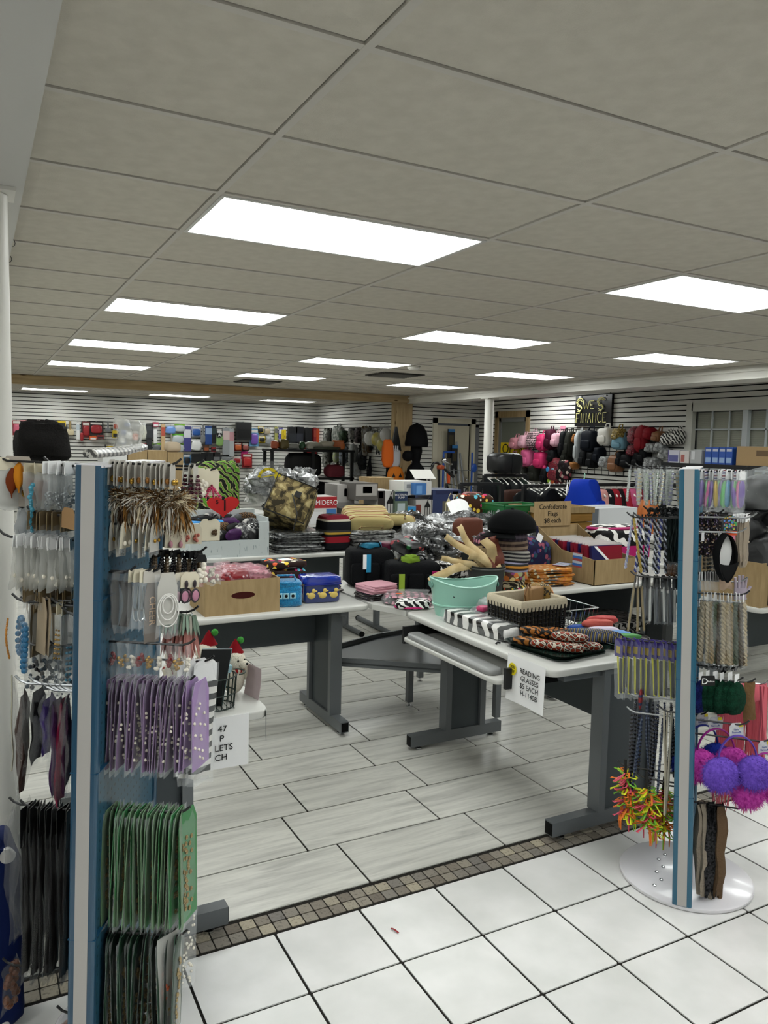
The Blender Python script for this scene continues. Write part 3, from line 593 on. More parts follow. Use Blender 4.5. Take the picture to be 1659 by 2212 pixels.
hang(SL, SLr, 1, 1238, 330, 331, 1, -.15, o, 'grey bagged card reading CHEER down its length', 'card', None, yaw=-.75, jr=.02, tilt=.01)
hp = MB()
for rr, yy in ((.036, -.085), (.027, -.078), (.018, -.072)): hp.tube([(.006, rr*.75*sin(a*pi/12), yy-rr*cos(a*pi/12)*1.15) for a in range(25)], .0016, 5)
o = plate(MB(), .05, .13).ob('earring_card', mat('pale_card', '#b9b6ae', .6)); hp.ob('hoops', mat('white_hoop', '#dcdad6', .3), o, smooth=True); pouch(MB(), .06, .16, .012, .004, 5).ob('film_sleeve', FILM, o, smooth=True)
hang(SL, SLr, 1, 1240, 362, 363, 1, -.14, Proto(o), 'card with nested white hoop earrings in a clear sleeve', 'earring card', None, yaw=-.95, jr=.02, tilt=.02, bare=True)
ov = MB(); ob2 = MB()
for s in (-1, 1): ov.sph((.006, s*.014, -.052), (.003, .009, .014), 12, 6); ob2.sph((.004, s*.014, -.052), (.003, .013, .019), 14, 6); ob2.sph((.005, s*.011, -.022), (.003, .005, .011), 8, 5)
o = plate(MB(), .05, .04).ob('earring_card', CREAM); ob2.ob('frames', mat('dark_frame', '#2a2026', .4), o, smooth=True); ov.ob('stones', mat('pink_stone', '#b0798f', .3), o, smooth=True)
hang(SL, SLr, 1, 1238, 394, 412, 2, -.1, Proto(o), lambda i: ('second card of pink oval earrings behind the front one', 'card with two pink oval earrings in dark frames')[i], 'earring card', 'pink oval earrings', yaw=-.85, jr=.05, bare=True)
# sixth row: mint and pink tassels
tm = [mat('mint_feather', '#8ba08f', .8, var=.1), mat('pink_feather', '#b98078', .8, var=.1), mat('sage_feather', '#6d8273', .8), mat('white_feather', '#b9b4a8', .8)]
def tassel(seed):
    o = MB().tube([(0, 0, .006), (0, .004, 0), (0, 0, -.01)], .0012, 5).ob('feather_earring', SILV); r = random.Random(seed); f = MB()
    for i in range(70):
        a = r.uniform(0, 6.28); s = .028*r.random()**.5; z0, z1, k = ((-.005, -.06, r.choice((0, 2, 0, 3))) if i < 42 else (-.045, -.125, 1)); f.mtl(k); p = V((s*cos(a)*.4, s*sin(a)*.5, z0)); q = V((s*cos(a), s*sin(a), z1*r.uniform(.85, 1))); n = V((.0016, .0016, 0))
        f.add([p-n, p+n, (p+q)/2+n*1.6, (p+q)/2-n*1.6, q], [(0, 1, 2, 3), (3, 2, 4)])
    f.ob('feathers', tm, o); return Proto(o)
hang(SL, SLr, 1, 1320, 366, 412, 6, -.06, [tassel(3), tassel(4)], 'mint and pink feather tassel earring in the sixth row', 'feather earring', 'mint and pink tassel earrings', jr=1)
# seventh row bags
c7 = [bag_item(.05, .1, .018, FILM, 21+k, None, rb(12, .005, .3, .6), m) for k, m in enumerate((mat('red_bead', '#7a1a1c', .25), GOLD, PEARL))]
hang(SL, SLr, 1, 1390, 244, 404, 9, -.16, c7, 'small clear bag of red and gold beads in the seventh row', 'bag', 'clear bags of red and gold beads', jr=.35)
# lilac cards
LIL = mat('lilac_card', '#75607f', .45, var=.3); LIL2 = mat('lilac_dark', '#4d3d52', .5)
def lilac(k):
    r = random.Random(k); o = plate(MB(), .085, .225, th=.0022).ob('jewellery_card', [LIL, mat('bright_lilac', '#9a7fac', .4)][k == 9]); b = MB()
    for i in range(15): b.sph((.003, -.036+.058*r.random(), -.05-.16*(i/15)), .0042, 6, 4)
    b.ob('pearls', PEARL, o, smooth=True, kind='stuff'); pouch(MB(), .092, .235, .006, .004, k, 5, 7).ob('film_sleeve', FILM, o, smooth=True); return Proto(o)
lp = [lilac(1), lilac(2), lilac(3)]
hang(SL, SLr, 1, 1470, 246, 404, 26, -.14, lp, 'lilac jewellery card with pearls in the long row on the nearer stand', 'jewellery card', 'lilac jewellery cards', jr=.22, tilt=.07)
hang(SL, SLr, 1, 1468, 416, 434, 2, -.13, lilac(9), lambda i: ('bright lilac pearl card just behind the frontmost one', 'bright lilac pearl card, frontmost of the lilac row')[i], 'jewellery card', 'lilac jewellery cards', yaw=-.3, jr=.05, bare=True, tilt=.02)
# striped bags behind the lilac row
STRB = mat('black_white_stripe', rough=.45, pat=P_stripes, args=(['#121212', '#d4d2cd'], .034, 2))
def stripe_bag(k):
    o = plate(MB(), .07, .06).ob('striped_bag', PAPER); pouch(MB(), .07, .27, .02, -.05, k).ob('striped_fabric', STRB, o, smooth=True); pouch(MB(), .08, .34, .03, .0, k+3).ob('film_sleeve', FILM, o, smooth=True); return Proto(o)
hang(SL, SLr, 1, 1426, 404, 446, 3, .03, [stripe_bag(1), stripe_bag(2)], 'long clear bag of black and white striped fabric behind the lilac cards', 'bag', 'striped fabric bags', yaw=-.7, jr=.15, tilt=.03)
# green cards
GRN = mat('green_card', '#5a7558', .45, var=.28); GRB = mat('bright_green_card', '#3b7d4a', .4, var=.1); GRD = mat('dark_green_card', '#1f3d2b', .45, var=.25); CHAIN = mat('gold_chain', '#a08c64', .3, .6)
def green(k, m, h=.29):
    r = random.Random(k); o = plate(MB(), .095, h, th=.002).ob('jewellery_card', m); b = MB()
    for i in range(26): b.sph((.003, -.02+.035*r.random(), -.06-(h-.09)*(i/26)), (.004, .007, .006), 5, 4)
    b.ob('chain', CHAIN, o); pouch(MB(), .102, h+.01, .006, .004, k, 5, 7).ob('film_sleeve', FILM, o, smooth=True); return Proto(o)
gp = [green(1, GRN), green(2, GRN), green(3, GRN), green(4, GRB)]
hang(SL, SLr, 1, 1752, 234, 394, 26, -.14, gp, 'green jewellery card with gold chain in the upper green row', 'jewellery card', 'green jewellery cards, upper row', jr=.2, tilt=.05)
hang(SL, SLr, 1, 1750, 404, 405, 1, -.13, green(8, GRB), 'bright green jewellery card with a pink and gold chain, frontmost of its row', 'jewellery card', None, yaw=-.25, bare=True)
dp = [green(11, GRD), green(12, GRD), green(13, mat('black_green_card', '#18241c', .4))]
hang(SL, SLr, 1, 2018, 236, 388, 17, -.14, dp, 'dark green jewellery card in the lowest row of the nearer stand', 'jewellery card', 'dark green jewellery cards, lowest row', jr=.2, tilt=.05)
hang(SL, SLr, 1, 2016, 366, 367, 1, -.16, bag_item(.08, .28, .012, FILMW, 33, None, rb(10, .008, .3, .6), mat('orange_bead', '#b5522a', .4)), 'clear bag with an orange and cream strip among dark green cards', 'bag', None, yaw=-.5, bare=True)
hang(SL, SLr, 1, 1960, 408, 409, 1, -.1, bag_item(.05, .22, .01, FILM, 35, None, rb(30, .004, .1, .95), PEARL), 'pale bagged strip hanging beyond the dark green row', 'bag', None, yaw=-.6, bare=True)
# ---- nearer stand, far side
L = -1
cw = [bag_item(.055, .11, .014, FILM, 41+k, PAPER, rb(8, .004, .6, .9), SILV) for k in range(3)]
hang(SL, SLr, L, 1004, 158, 112, 10, -.15, cw, 'clear bag with white header in the top row by the column side', 'bag', 'clear header bags, top row', jr=.4)
hang(SL, SLr, L, 1006, 104, 66, 4, -.12, [bag_item(.055, .12, .014, FILM, 45, CREAM, rb(10, .005, .5, .9), SILV), bag_item(.05, .12, .014, FILMW, 46, CREAM, lambda d, w, h: d.box((0, 0, -.06), (.004, .03, .05)), mat('dusty_pink', '#a97a70', .6))], 'beige header bag of trinkets in the top row by the column side', 'bag', 'beige header bags, top row', jr=.5, bare=True)
o = plate(MB(), .085, .125).ob('earring_card', mat('taupe_pale_card', '#a89f94', .6)); fe = MB(); 
fe.grid(lambda u, v: (-.012-.012*sin(pi*u), (u-.5)*.036*sin(pi*min(v*1.05+.05, 1)), -.006-.075*v), 7, 9); fe.ob('feather', mat('orange_feather', '#c07a1e', .6), o, smooth=True)
MB().grid(lambda u, v: (-.009-.008*sin(pi*u), .014+(u-.5)*.03*sin(pi*min(v*1.05+.05, 1)), -.02-.075*v), 7, 9).ob('feather', mat('rust_feather', '#6b2f12', .6), o, smooth=True)
MB().tube([(-.012+.0*a, -.02+.009*cos(a), -.082+.009*sin(a)) for a in [k*pi/8 for k in range(17)]], .003, 6).ob('medallion', GOLD, o, smooth=True); MB().sph((-.012, -.02, -.082), (.003, .007, .007)).ob('medallion_centre', GOLD, o)
hang(SL, SLr, L, 994, 36, 37, 1, -.12, Proto(o), 'earring card with orange feather and gold medallion at the hook end', 'earring card', None, yaw=-.85, bare=True, jr=.02)
hang(SL, SLr, L, 1000, 6, 8, 2, -.14, bag_item(.07, .12, .01, FILMW, 48, CREAM), 'beige carded bag at the left picture edge behind the orange feather', 'bag', 'beige bags at the picture edge', yaw=-.8)
bs = MB(); beads(bs, [(J(.003), J(.004), -.004-.0075*i) for i in range(16)], .006); hang(SL, SLr, L, 1045, 66, 67, 1, -.16, Proto(bs.ob('bead_strand', mat('aqua_bead', '#3f8aa0', .25, coat=.3), smooth=True)), 'long strand of light blue beads hanging between bags', 'bead strand', None, bare=True)
KRAFT = mat('kraft_card', '#7a6a50', .7, var=.15)
hang(SL, SLr, L, 1112, 158, 76, 11, -.15, bag_item(.05, .06, .008, FILM, 51, KRAFT, None, None, hh=.045), 'small brown card in the second row by the column side', 'card', 'small brown cards, second row', jr=.4)
o = plate(MB(), .06, .05).ob('price_card', mat('tan_tag', '#9c7c58', .7)); text('30', o, Matrix.Translation((-.0015, 0, -.018)) @ Matrix(((0, 0, -1, 0), (-1, 0, 0, 0), (0, 1, 0, 0), (0, 0, 0, 1))), .022, INK)
hang(SL, SLr, L, 1098, 150, 151, 1, -.2, Proto(o), 'tan card with black handwritten numbers next to the blue end cap', 'price card', None, yaw=.9, bare=True, jr=.02)
hang(SL, SLr, L, 1104, 48, 56, 2, -.08, bag_item(.06, .07, .02, film('foil_film', '#d0d3d4', .7, .15), 53), 'crumpled silver foil bag in the second row by the column side', 'bag', 'silver foil bags', jr=.5)
hang(SL, SLr, L, 1164, 157, 40, 18, -.15, [bag_item(.065, .125, .016, FILMW, 61+k, PAPER, rb(5, .006, .7, .92), PEARL) for k in range(3)], 'milky bag with white header in the third row by the column side', 'bag', 'milky bags, third row', jr=.35, hooklen=.05)
hang(SL, SLr, L, 1262, 157, 56, 13, -.13, bag_item(.055, .06, .006, FILM, 66, KRAFT, None, None, hh=.05), 'brown kraft card in the fourth row by the column side', 'card', 'brown kraft cards, fourth row', jr=.5)
o = pouch(MB(), .1, .19, .02, .006, 71).ob('bracelet_bag', FILM, smooth=True); b = MB()
for k in range(16): a = 2*pi*k/16; b.sph((0, -.018+.02*cos(a), -.085+.045*sin(a)), .0075, 8, 5)
for k in range(18): b.sph((.004, .024+.012*(k % 2), -.05-.0065*k), .008, 8, 5)
b.ob('bracelets', mat('blue_bead', '#1f5f86', .35), o, smooth=True); hang(SL, SLr, L, 1302, 52, 53, 1, -.14, Proto(o), 'clear bag of dark blue bead bracelets', 'bracelet bag', None, yaw=.75, jr=.02, hooklen=.03)
hang(SL, SLr, L, 1296, 92, 104, 2, -.15, Proto(plate(MB(), .06, .14, bend=.01).ob('blank_card', mat('beige_card', '#a1917a', .65))), lambda i: ('plain beige card hanging beside the blue bracelets', 'second plain beige card behind the first')[i], 'card', 'plain beige cards', yaw=.7)
hang(SL, SLr, L, 1306, 128, 134, 2, -.17, bag_item(.03, .12, .008, FILM, 73, CREAM, strands(2, .07, .0028, .006), GOLD), 'narrow bag with a gold chain next to the beige cards', 'necklace', 'narrow gold chain bags', jr=.4)
hang(SL, SLr, L, 1325, 152, 156, 2, -.19, bag_item(.05, .16, .012, FILMD, 75, None, strands(1, .08, .004, .002), mat('turquoise_bead', '#2d86a8', .3)), 'bag with turquoise beads close to the blue end cap', 'bag', 'turquoise bead bags', jr=.3)
bs = MB(); beads(bs, [(0, .012*sin(pi*i/22), -.004*i) for i in range(26)], .0032); hang(SL, SLr, L, 1340, 16, 17, 1, -.14, Proto(bs.ob('bead_strand', mat('amber_strand', '#b0752a', .3), smooth=True)), 'thin strand of amber beads in front of the column', 'bead strand', None, bare=True)
hang(SL, SLr, L, 1395, 118, 152, 4, -.1, bag_item(.045, .14, .01, FILM, 77, None, strands(1, .08, .003, .002), SILV), 'clear bag with silver chain in the fifth row by the column side', 'necklace', 'silver chain bags', jr=.4)
hang(SL, SLr, L, 1010, 150, 70, 9, .08, [bag_item(.06, .13, .016, FILMW, 141, KRAFT, rb(8, .005, .4, .9), GOLD), bag_item(.06, .13, .016, FILMD, 142, CREAM, rb(8, .006, .4, .9), SILV)], 'beige trinket bag on the rear hook of the top row', 'bag', 'trinket bags on the rear hook', jr=.4)
hang(SL, SLr, L, 1310, 150, 60, 9, .06, [bag_item(.07, .17, .012, FILMW, 143, KRAFT), Proto(plate(MB(), .06, .15).ob('blank_card', mat('olive_card', '#7d705a', .65)))], 'long beige packet behind the blue bracelets', 'packet', 'long beige packets', jr=.5)
hang(SL, SLr, L, 1400, 152, 70, 7, .02, [bag_item(.06, .12, .016, FILMD, 145, None, rb(12, .006, .2, .9), mat('slate_bead', '#3a4a55', .3)), bag_item(.06, .12, .016, FILM, 146, KRAFT, rb(10, .006, .3, .9), blkb)], 'dark bead bag in the middle row column side', 'bag', 'dark bead bags', jr=.5)
# sixth row far side: hair pieces
def hairbag(col, h, k, name): return bag_item(.1, h, .035, FILM, k, None, lambda d, w, hh: pouch(d, w*.9, h*.86, .026, -h*.08, k+1), mat(name, col, .7, bump=.4, bsc=120, var=.1))
for px, col, h, nm, lb in ((50, '#3d2e29', .28, 'brown_hair', 'brown bagged hair band with pale lilac print, sixth row'), (80, '#191919', .2, 'black_fuzz', 'black fuzzy bagged hair piece, sixth row'), (108, '#3d2f66', .16, 'purple_hair', 'purple bagged hair piece beside the black one'), (121, '#4a2c58', .27, 'violet_hair', 'long violet bagged hair piece'), (134, '#8d2545', .3, 'crimson_hair', 'long crimson bagged hair piece next to violet one'), (146, '#371d33', .26, 'plum_hair', 'dark plum bagged hair piece by the blue end cap')):
    hang(SL, SLr, L, 1478 if px < 100 else 1490, px, px+1, 1, -.16, hairbag(col, h, px, nm), lb, 'hair piece', 'bagged hair pieces', jr=.2, hk=HKS, yaw=.3)
st = MB().tube([(0, 0, .004), (.003, -.006, -.06), (0, .004, -.13), (0, -.004, -.2), (0, .006, -.24)], .004, 5, flat=.3); hang(SL, SLr, L, 1464, 26, 27, 1, -.14, Proto(st.ob('hair_strap', mat('cream_strap', '#b9b3a2', .6), smooth=True)), 'cream strap dangling from the steel hook', 'strap', None, bare=True)
hang(SL, SLr, L, 1475, 32, 33, 1, -.1, bag_item(.07, .3, .02, FILMD, 88), 'long empty grey clear bag by the column', 'bag', None, yaw=.5, bare=True)
hang(SL, SLr, L, 1746, 152, 60, 13, -.14, [bag_item(.06, .46, .014, FILMD, 91+k, BLK, lambda d, w, h: pouch(d, .045, .4, .016, -.03, 4), mat('dark_hair', '#1c1a1a', .6), hh=.1) for k in range(2)], 'long bagged black hair extension in the lowest row by the column side', 'hair extension', 'black hair extensions', jr=.25)
hang(SL, SLr, L, 1742, 36, 46, 2, -.08, bag_item(.1, .36, .05, FILMD, 96), 'bulging grey plastic bag at the end of the lowest row', 'bag', 'bulging grey bags', jr=.4)
hang(SL, SLr, L, 2185, 140, 141, 1, -.2, bag_item(.05, .1, .02, FILM, 98, None, rb(22, .008, .2, .9), mat('mixed_bead', '#a98a80', .3)), 'small clear bag of pearl and pink beads near the floor', 'bag', None)
hang(SL, SLr, L, 2090, 22, 24, 1, -.1, bag_item(.09, .12, .03, FILMD, 99, None, rb(30, .01, .1, .9), mat('brown_bead', '#6b3d22', .4)), 'bag of brown and gold trinkets in front of the navy tote', 'bag', None)
# roll lying on top
zz = MB().tube([(-.055, -.10, SH+.022), (-.03, .05, SH+.028), (-.01, .17, SH+.04)], [.02, .022, .016], 10, flat=.6); zo = zz.ob('wrapped_roll', mat('zigzag', rough=.3, pat=lambda t: t.ramp(t.wave(t.co(), 26, 3, 8, 'DIAGONAL'), [(0, '#4a4a48'), (.5, '#b9b7b0')])), None, SL, smooth=True, label='plastic-wrapped grey zigzag roll lying on top of the nearer stand', cat='wrapped roll')
pouch(MB(Matrix.Translation((-.03, .06, SH+.07)) @ Matrix.Rotation(-.35, 4, 'Z') @ Matrix.Rotation(pi/2, 4, 'X')), .09, .1, .05, .02, 5).ob('film_wrap', FILMW, zo, smooth=True)
# ================================================================ FAR STAND (rotating, round base)
A_, B_ = -1, 1
def strand_proto(name, cols, h, n=26, r=.004, fl=True, w=.03, k=1, loop=True):
    """beaded strand folded over the hook, in a narrow clear bag"""
    b = MB()
    for i in range(n):
        t = i/(n-1); b.mtl(i % len(cols))
        for s in ((-1, 1) if loop else (0,)): b.sph((J(.001), s*w*.22*sin(pi*min(t*1.1, 1)), -.012-(h-.02)*t), r, 6, 4)
    o = b.ob(name, cols)
    if fl: pouch(MB(), w, h, .012, .006, k, 5, 7).ob('film_sleeve', FILM, o, smooth=True)
    return Proto(o)
CB = [mat('clear_bead', '#b9beb8', .1, alpha=.8), mat('clear_bead_gold', '#b3a98c', .15), mat('clear_bead_lilac', '#8f8da8', .15), mat('clear_bead_green', '#9aa896', .15)]
cb = [strand_proto('bead_necklace', [CB[0], CB[i]], .135, 18, .005, True, .03, i) for i in (1, 2, 3, 0)]
hang(SR, SRr, A_, 1012, 1462, 1384, 13, -.14, cb, 'clear glass bead necklace in a bag, top row of the rotating stand', 'bead necklace', 'clear bead necklaces', jr=.6, tilt=.12)
hang(SR, SRr, A_, 1008, 1450, 1362, 10, .06, [cb[1], cb[3]], 'clear glass bead necklace in a bag, rear hook', 'bead necklace', 'clear bead necklaces', jr=.6, tilt=.12)
def braid(name, ms, h, r, k=1, twist=26):
    b = MB()
    for q, m in enumerate(ms):
        b.mtl(q); n = 28; b.tube([(r*.6*cos(twist*t*2+q*2*pi/len(ms)), r*.6*sin(twist*t*2+q*2*pi/len(ms)), -h*t) for t in [i/n for i in range(n+1)]], r*.62, 5)
    o = b.ob(name, ms, smooth=True); MB().tube([(0, 0, .012), (0, 0, 0), (0, 0, -.01)], r*.5, 5).ob('cord_end', BLK, o); return Proto(o)
SB, BB, KB, WB, YB_ = mat('silver_cord', '#8e929c', .35, .4), mat('blue_cord', '#27306f', .4), mat('black_cord', '#1a1a1d', .5), mat('white_cord', '#a9abb4', .5), mat('yellow_cord', '#a8914a', .5)
hang(SR, SRr, A_, 1118, 1436, 1380, 9, -.15, [braid('braided_lanyard', [SB, KB], .2, .006, 1), braid('braided_lanyard', [BB, WB], .2, .006, 2), braid('braided_lanyard', [WB, KB], .19, .006, 3)], 'twisted black, silver and blue braided cord in the second row', 'braided cord', 'twisted braided cords', jr=1., tilt=.14)
hang(SR, SRr, A_, 1118, 1369, 1366, 2, -.17, [braid('braided_lanyard', [YB_, YB_], .2, .005, 4), braid('braided_lanyard', [WB, mat('lilac_cord', '#8c90b0', .5)], .19, .005, 5)], lambda i: ('pale yellow braided cord at the end of the second row', 'lilac and white braided cord at the hook tip')[i], 'braided cord', 'twisted braided cords', tilt=.16)
fz = MB(); [fz.tube([(J(.01), J(.01), 0), (J(.012), J(.012), -.1), (J(.014), J(.014), -.19)], .003, 4) for _ in range(9)]
hang(SR, SRr, A_, 1118, 1468, 1444, 6, -.05, Proto(fz.ob('lace_bunch', mat('charcoal_lace', '#2f3836', .7), smooth=True)), 'dark charcoal bunch of laces close to the blue post', 'laces', 'charcoal lace bunches', jr=2.)
hh = MB(); [hh.tube([(.012*cos(a), J(.006), .012*sin(a)+J(.004)) for a in [k*pi/5 for k in range(9)]], .0035, 5) for _ in range(3)]
hang(SR, SRr, A_, 1104, 1462, 1402, 9, -.1, Proto(hh.ob('hair_clip', BLK, smooth=True)), 'black plastic clip on the second row hooks', 'clip', 'black clips on the second row', jr=2.)
hang(SR, SRr, A_, 1215, 1468, 1446, 4, -.12, bag_item(.04, .045, .02, FILMD, 103, None, rb(8, .007, .2, .9), mat('tortoise', '#6a4526', .3)), 'small bag of tortoiseshell beads below the charcoal laces', 'bag', 'tortoiseshell bead bags', jr=.8)
def pen(m, k, h=.16):
    o = plate(MB(), .025, .05).ob('hair_stick_pack', BLK); b = MB(); b.tube([(0, 0, -.035), (0, .002, -h)], .0042, 7); b.ob('stick', m, o, smooth=True); pouch(MB(), .03, h+.01, .01, .0, k, 5, 7).ob('film_sleeve', FILM, o, smooth=True); return Proto(o)
pk = [pen(mat('graphite', '#33343a', .35, .4), 1), pen(mat('white_stick', '#c6c6c2', .4), 2), pen(KB, 3), pen(mat('grey_stick', '#5c5f66', .3, .5), 4)]
hang(SR, SRr, A_, 1246, 1466, 1392, 12, -.14, pk, 'slim bagged black and silver hair stick in the third row', 'hair stick', 'bagged hair sticks', jr=.8, tilt=.08)
hang(SR, SRr, A_, 1246, 1384, 1374, 3, -.16, [pen(mat('gold_stick', '#83714a', .4), 5, .2)], 'slim bagged bronze hair stick at the third row hook tip', 'hair stick', 'bronze hair sticks', jr=.6, tilt=.14)
def comb(k):
    o = plate(MB(), .042, .07, top=.02).ob('comb_pack', mat('purple_header', '#3a2f78', .5)); s = MB(); s.box((.002, 0, -.035), (.002, .018, .026)); s.ob('header_print', mat('yellow_print', '#a08a2a', .5), o)
    MB().tube([(0, -.004, -.06), (0, 0, -.12), (0, .004, -.2)], [.004, .003, .0035], 6).ob('handle', mat('yellow_handle', '#c4c02c', .4), o, smooth=True); MB().box((0, .012, -.13), (.003, .012, .13)).ob('dark_comb', BLK, o); pouch(MB(), .046, .22, .014, .0, k, 5, 7).ob('film_sleeve', FILM, o, smooth=True); return Proto(o)
hang(SR, SRr, A_, 1386, 1462, 1336, 11, -.15, [comb(1), comb(2), comb(3)], 'bagged yellow-handled comb with purple header in the fourth row', 'comb', 'bagged yellow combs', jr=.25, yaw=.75, tilt=.04)
hang(SR, SRr, A_, 1384, 1455, 1350, 6, .1, comb(4), 'bagged yellow-handled comb with purple header on the rear hook', 'comb', 'bagged yellow combs', jr=.3, yaw=.7, tilt=.04)
hb = [strand_proto('beaded_headband', [m, m2], .3, 40, .0045, False, .03, 5) for m, m2 in ((mat('navy_bead', '#1a2440', .35), blkb), (blkb, mat('white_speck', '#3c3f48', .4)), (mat('navy_bead2', '#1c2740', .3), mat('slate_speck', '#4a5568', .3)))]
hang(SR, SRr, A_, 1506, 1462, 1372, 8, -.14, hb, 'long navy and black beaded headband in the fifth row', 'headband', 'beaded headbands', jr=1., tilt=.1, hk=HKS, hooklen=.03)
hang(SR, SRr, A_, 1542, 1456, 1366, 5, -.18, hb[1:], 'long navy and black beaded headband on the lower hook', 'headband', 'beaded headbands', jr=1., tilt=.12, hk=HKS)
sn = MB().sph((0, 0, -.03), (.008, .02, .04)); hang(SR, SRr, A_, 1495, 1383, 1384, 1, -.16, Proto(sn.ob('wrapped_bow', mat('red_navy', rough=.5, pat=P_stripes, args=(['#7d2626', '#1f2f4f', '#7d2626'], .03, 2)), smooth=True)), 'small red and navy knotted bow at the hook tip', 'hair bow', None, bare=True)
stp = MB().tube([(0, -.008, .004), (.002, -.01, -.12), (0, -.006, -.26), (.004, .0, -.38)], .009, 6, flat=.35); hang(SR, SRr, A_, 1532, 1436, 1449, 3, -.21, Proto(stp.ob('fabric_strap', mat('ivory_strap', '#bdb6a5', .65, bump=.3), smooth=True)), 'long ivory fabric strap hanging over the neon laces', 'strap', 'ivory straps', jr=.6, tilt=.04)
# neon laces: looped bundles
NE = [mat('neon_yellow', '#cfd82a', .5), mat('neon_orange', '#d9742a', .5), mat('neon_pink', '#cc4f63', .5), mat('neon_green', '#6fae36', .5)]
def laces(seed):
    r = random.Random(seed); cr = MB().tube([(0, .0, .03), (.004, .002, -.08), (-.004, 0, -.18)], .006, 6); o = cr.ob('neon_lace_bundle', BLK)
    for c in range(4):
        b = MB()
        for i in range(20):
            a = r.uniform(0, 6.28); L = r.uniform(.03, .062); z = -.02-.16*r.random(); d = V((cos(a), sin(a), r.uniform(-.7, .25))); n = V((-sin(a), cos(a), 0))*r.uniform(.006, .011); up = V((0, 0, r.uniform(.004, .012)))
            pts = [V((0, 0, z)), d*L*.5+n+V((0, 0, z))+up, d*L+n*.5+V((0, 0, z)), d*L*1.02-n*.5+V((0, 0, z)), d*L*.5-n+V((0, 0, z))-up, V((0, 0, z-.004))]
            b.tube(pts, .0035, 4, flat=.55)
        for i in range(3):
            a = r.uniform(0, 6.28); b.tube([(.02*cos(a), .02*sin(a), -.15), (.03*cos(a), .03*sin(a), -.2), (.03*cos(a), .034*sin(a), -.235)], [.003, .003, .0015], 4)
        b.ob(('yellow_loops', 'orange_loops', 'pink_loops', 'green_loops')[c], NE[c], o, smooth=True)
    return Proto(o)
lc = laces(3), laces(8), laces(13)
for i, (px, py, yy, lb) in enumerate(((1352, 1662, -.16, 'looped neon lace bundle at the outer end of the hook'), (1396, 1682, -.18, 'looped neon lace bundle in the middle of the three'), (1434, 1690, -.13, 'looped neon lace bundle closest to the blue post'))):
    hang(SR, SRr, A_, py, px, px+1, 1, yy, lc[i], lb, 'laces', 'neon lace bundles', hooklen=.03)
# ---- far stand, right side
FC = ['#6a4f9a', '#4f9a4f', '#c95a94', '#6a4f9a', '#b79a2c', '#5aa050', '#5a4a8a', '#58b060', '#4f8fb0']
fb = []
for i, c in enumerate(FC):
    o = plate(MB(), .03, .035).ob('lei_pack', mat('flag_header', rough=.5, pat=P_stripes, args=(['#c9c9cf', '#7a2a3a', '#c9c9cf', '#34306f'], .02, 2)) if i % 3 == 1 else PAPER); d = MB()
    d.lathe([(.006, -.03), (.014, -.045), (.017, -.08), (.013, -.115), (.004, -.125)], n=10, sx=.55); d.ob('coil', mat('lei_%d' % i, c, .3, coat=.4), o, smooth=True); pouch(MB(), .042, .14, .024, .0, i, 5, 7).ob('film_sleeve', FILM, o, smooth=True); fb.append(Proto(o))
cname = ['purple', 'green', 'pink', 'violet', 'yellow', 'leaf green', 'indigo', 'bright green', 'blue']
z_used = {}
def leil(i): return f'bagged {cname[i % 9]} plastic necklace in the colourful top row, {ordn(i)} from panel'
hang(SR, SRr, B_, 1018, 1518, 1604, 13, -.14, fb, leil, 'necklace', 'colourful bagged necklaces', jr=.5, yaw=-.3, tilt=.1)
PB = mat('patterned_dark', rough=.6, pat=P_floral, args=(120, '#1d1a1c'), kw=dict(cols=('#8a6a5a', '#9a9aa0', '#5a4a6a', '#b3a58a'), r=.35))
def tagged(k):
    o = pouch(MB(), .05, .15, .025, .006, k).ob('patterned_scarf', PB, smooth=True); MB().rbox((.016, .0, -.075), (.002, .022, .035), .002).ob('price_tag', PAPER, o, Tr((0, 0, 0), 0)); return Proto(o)
hang(SR, SRr, B_, 1112, 1518, 1550, 5, -.16, [tagged(1), tagged(2)], 'dark patterned scarf with white price tag on the second row', 'scarf', 'patterned scarves with tags', jr=.6, yaw=-.5)
hang(SR, SRr, B_, 1160, 1520, 1544, 5, .04, bag_item(.04, .14, .02, FILMD, 120, None, strands(1, .09, .006, .002), mat('taupe_item', '#6b6258', .6)), 'greyish bagged hair piece behind the patterned scarves', 'hair piece', 'greyish bagged hair pieces', jr=.6)
hang(SR, SRr, B_, 1114, 1592, 1616, 5, -.13, bag_item(.05, .18, .014, film('film_beige', '#a89a88', .6, .3), 122, PAPER, rb(14, .004, .2, .9), mat('beige_bead', '#b5a58f', .5)), 'beige bagged strip with white header on the second row', 'bag', 'beige bagged strips', jr=.3, yaw=-.6)
o = plate(MB(), .05, .055).ob('carded_novelty', mat('colour_card', rough=.4, pat=P_floral, args=(140, '#2a2a30'), kw=dict(cols=('#4aa05a', '#c9a03a', '#b0406a', '#4a7ac0'), r=.5))); MB().bb(-.001, .002, -.025, .025, -.058, -.044).ob('orange_band', mat('orange_band', '#c2481f', .5), o); plate(MB(), .038, .045, -.04).ob('pink_backing', mat('pink_back', '#c0778c', .5), o)
hang(SR, SRr, B_, 1118, 1578, 1579, 1, -.19, Proto(o), 'bright multicolour card with an orange band above the black slipper', 'carded novelty', None, yaw=-1.0, jr=.02, hk=HKS, hooklen=.08)
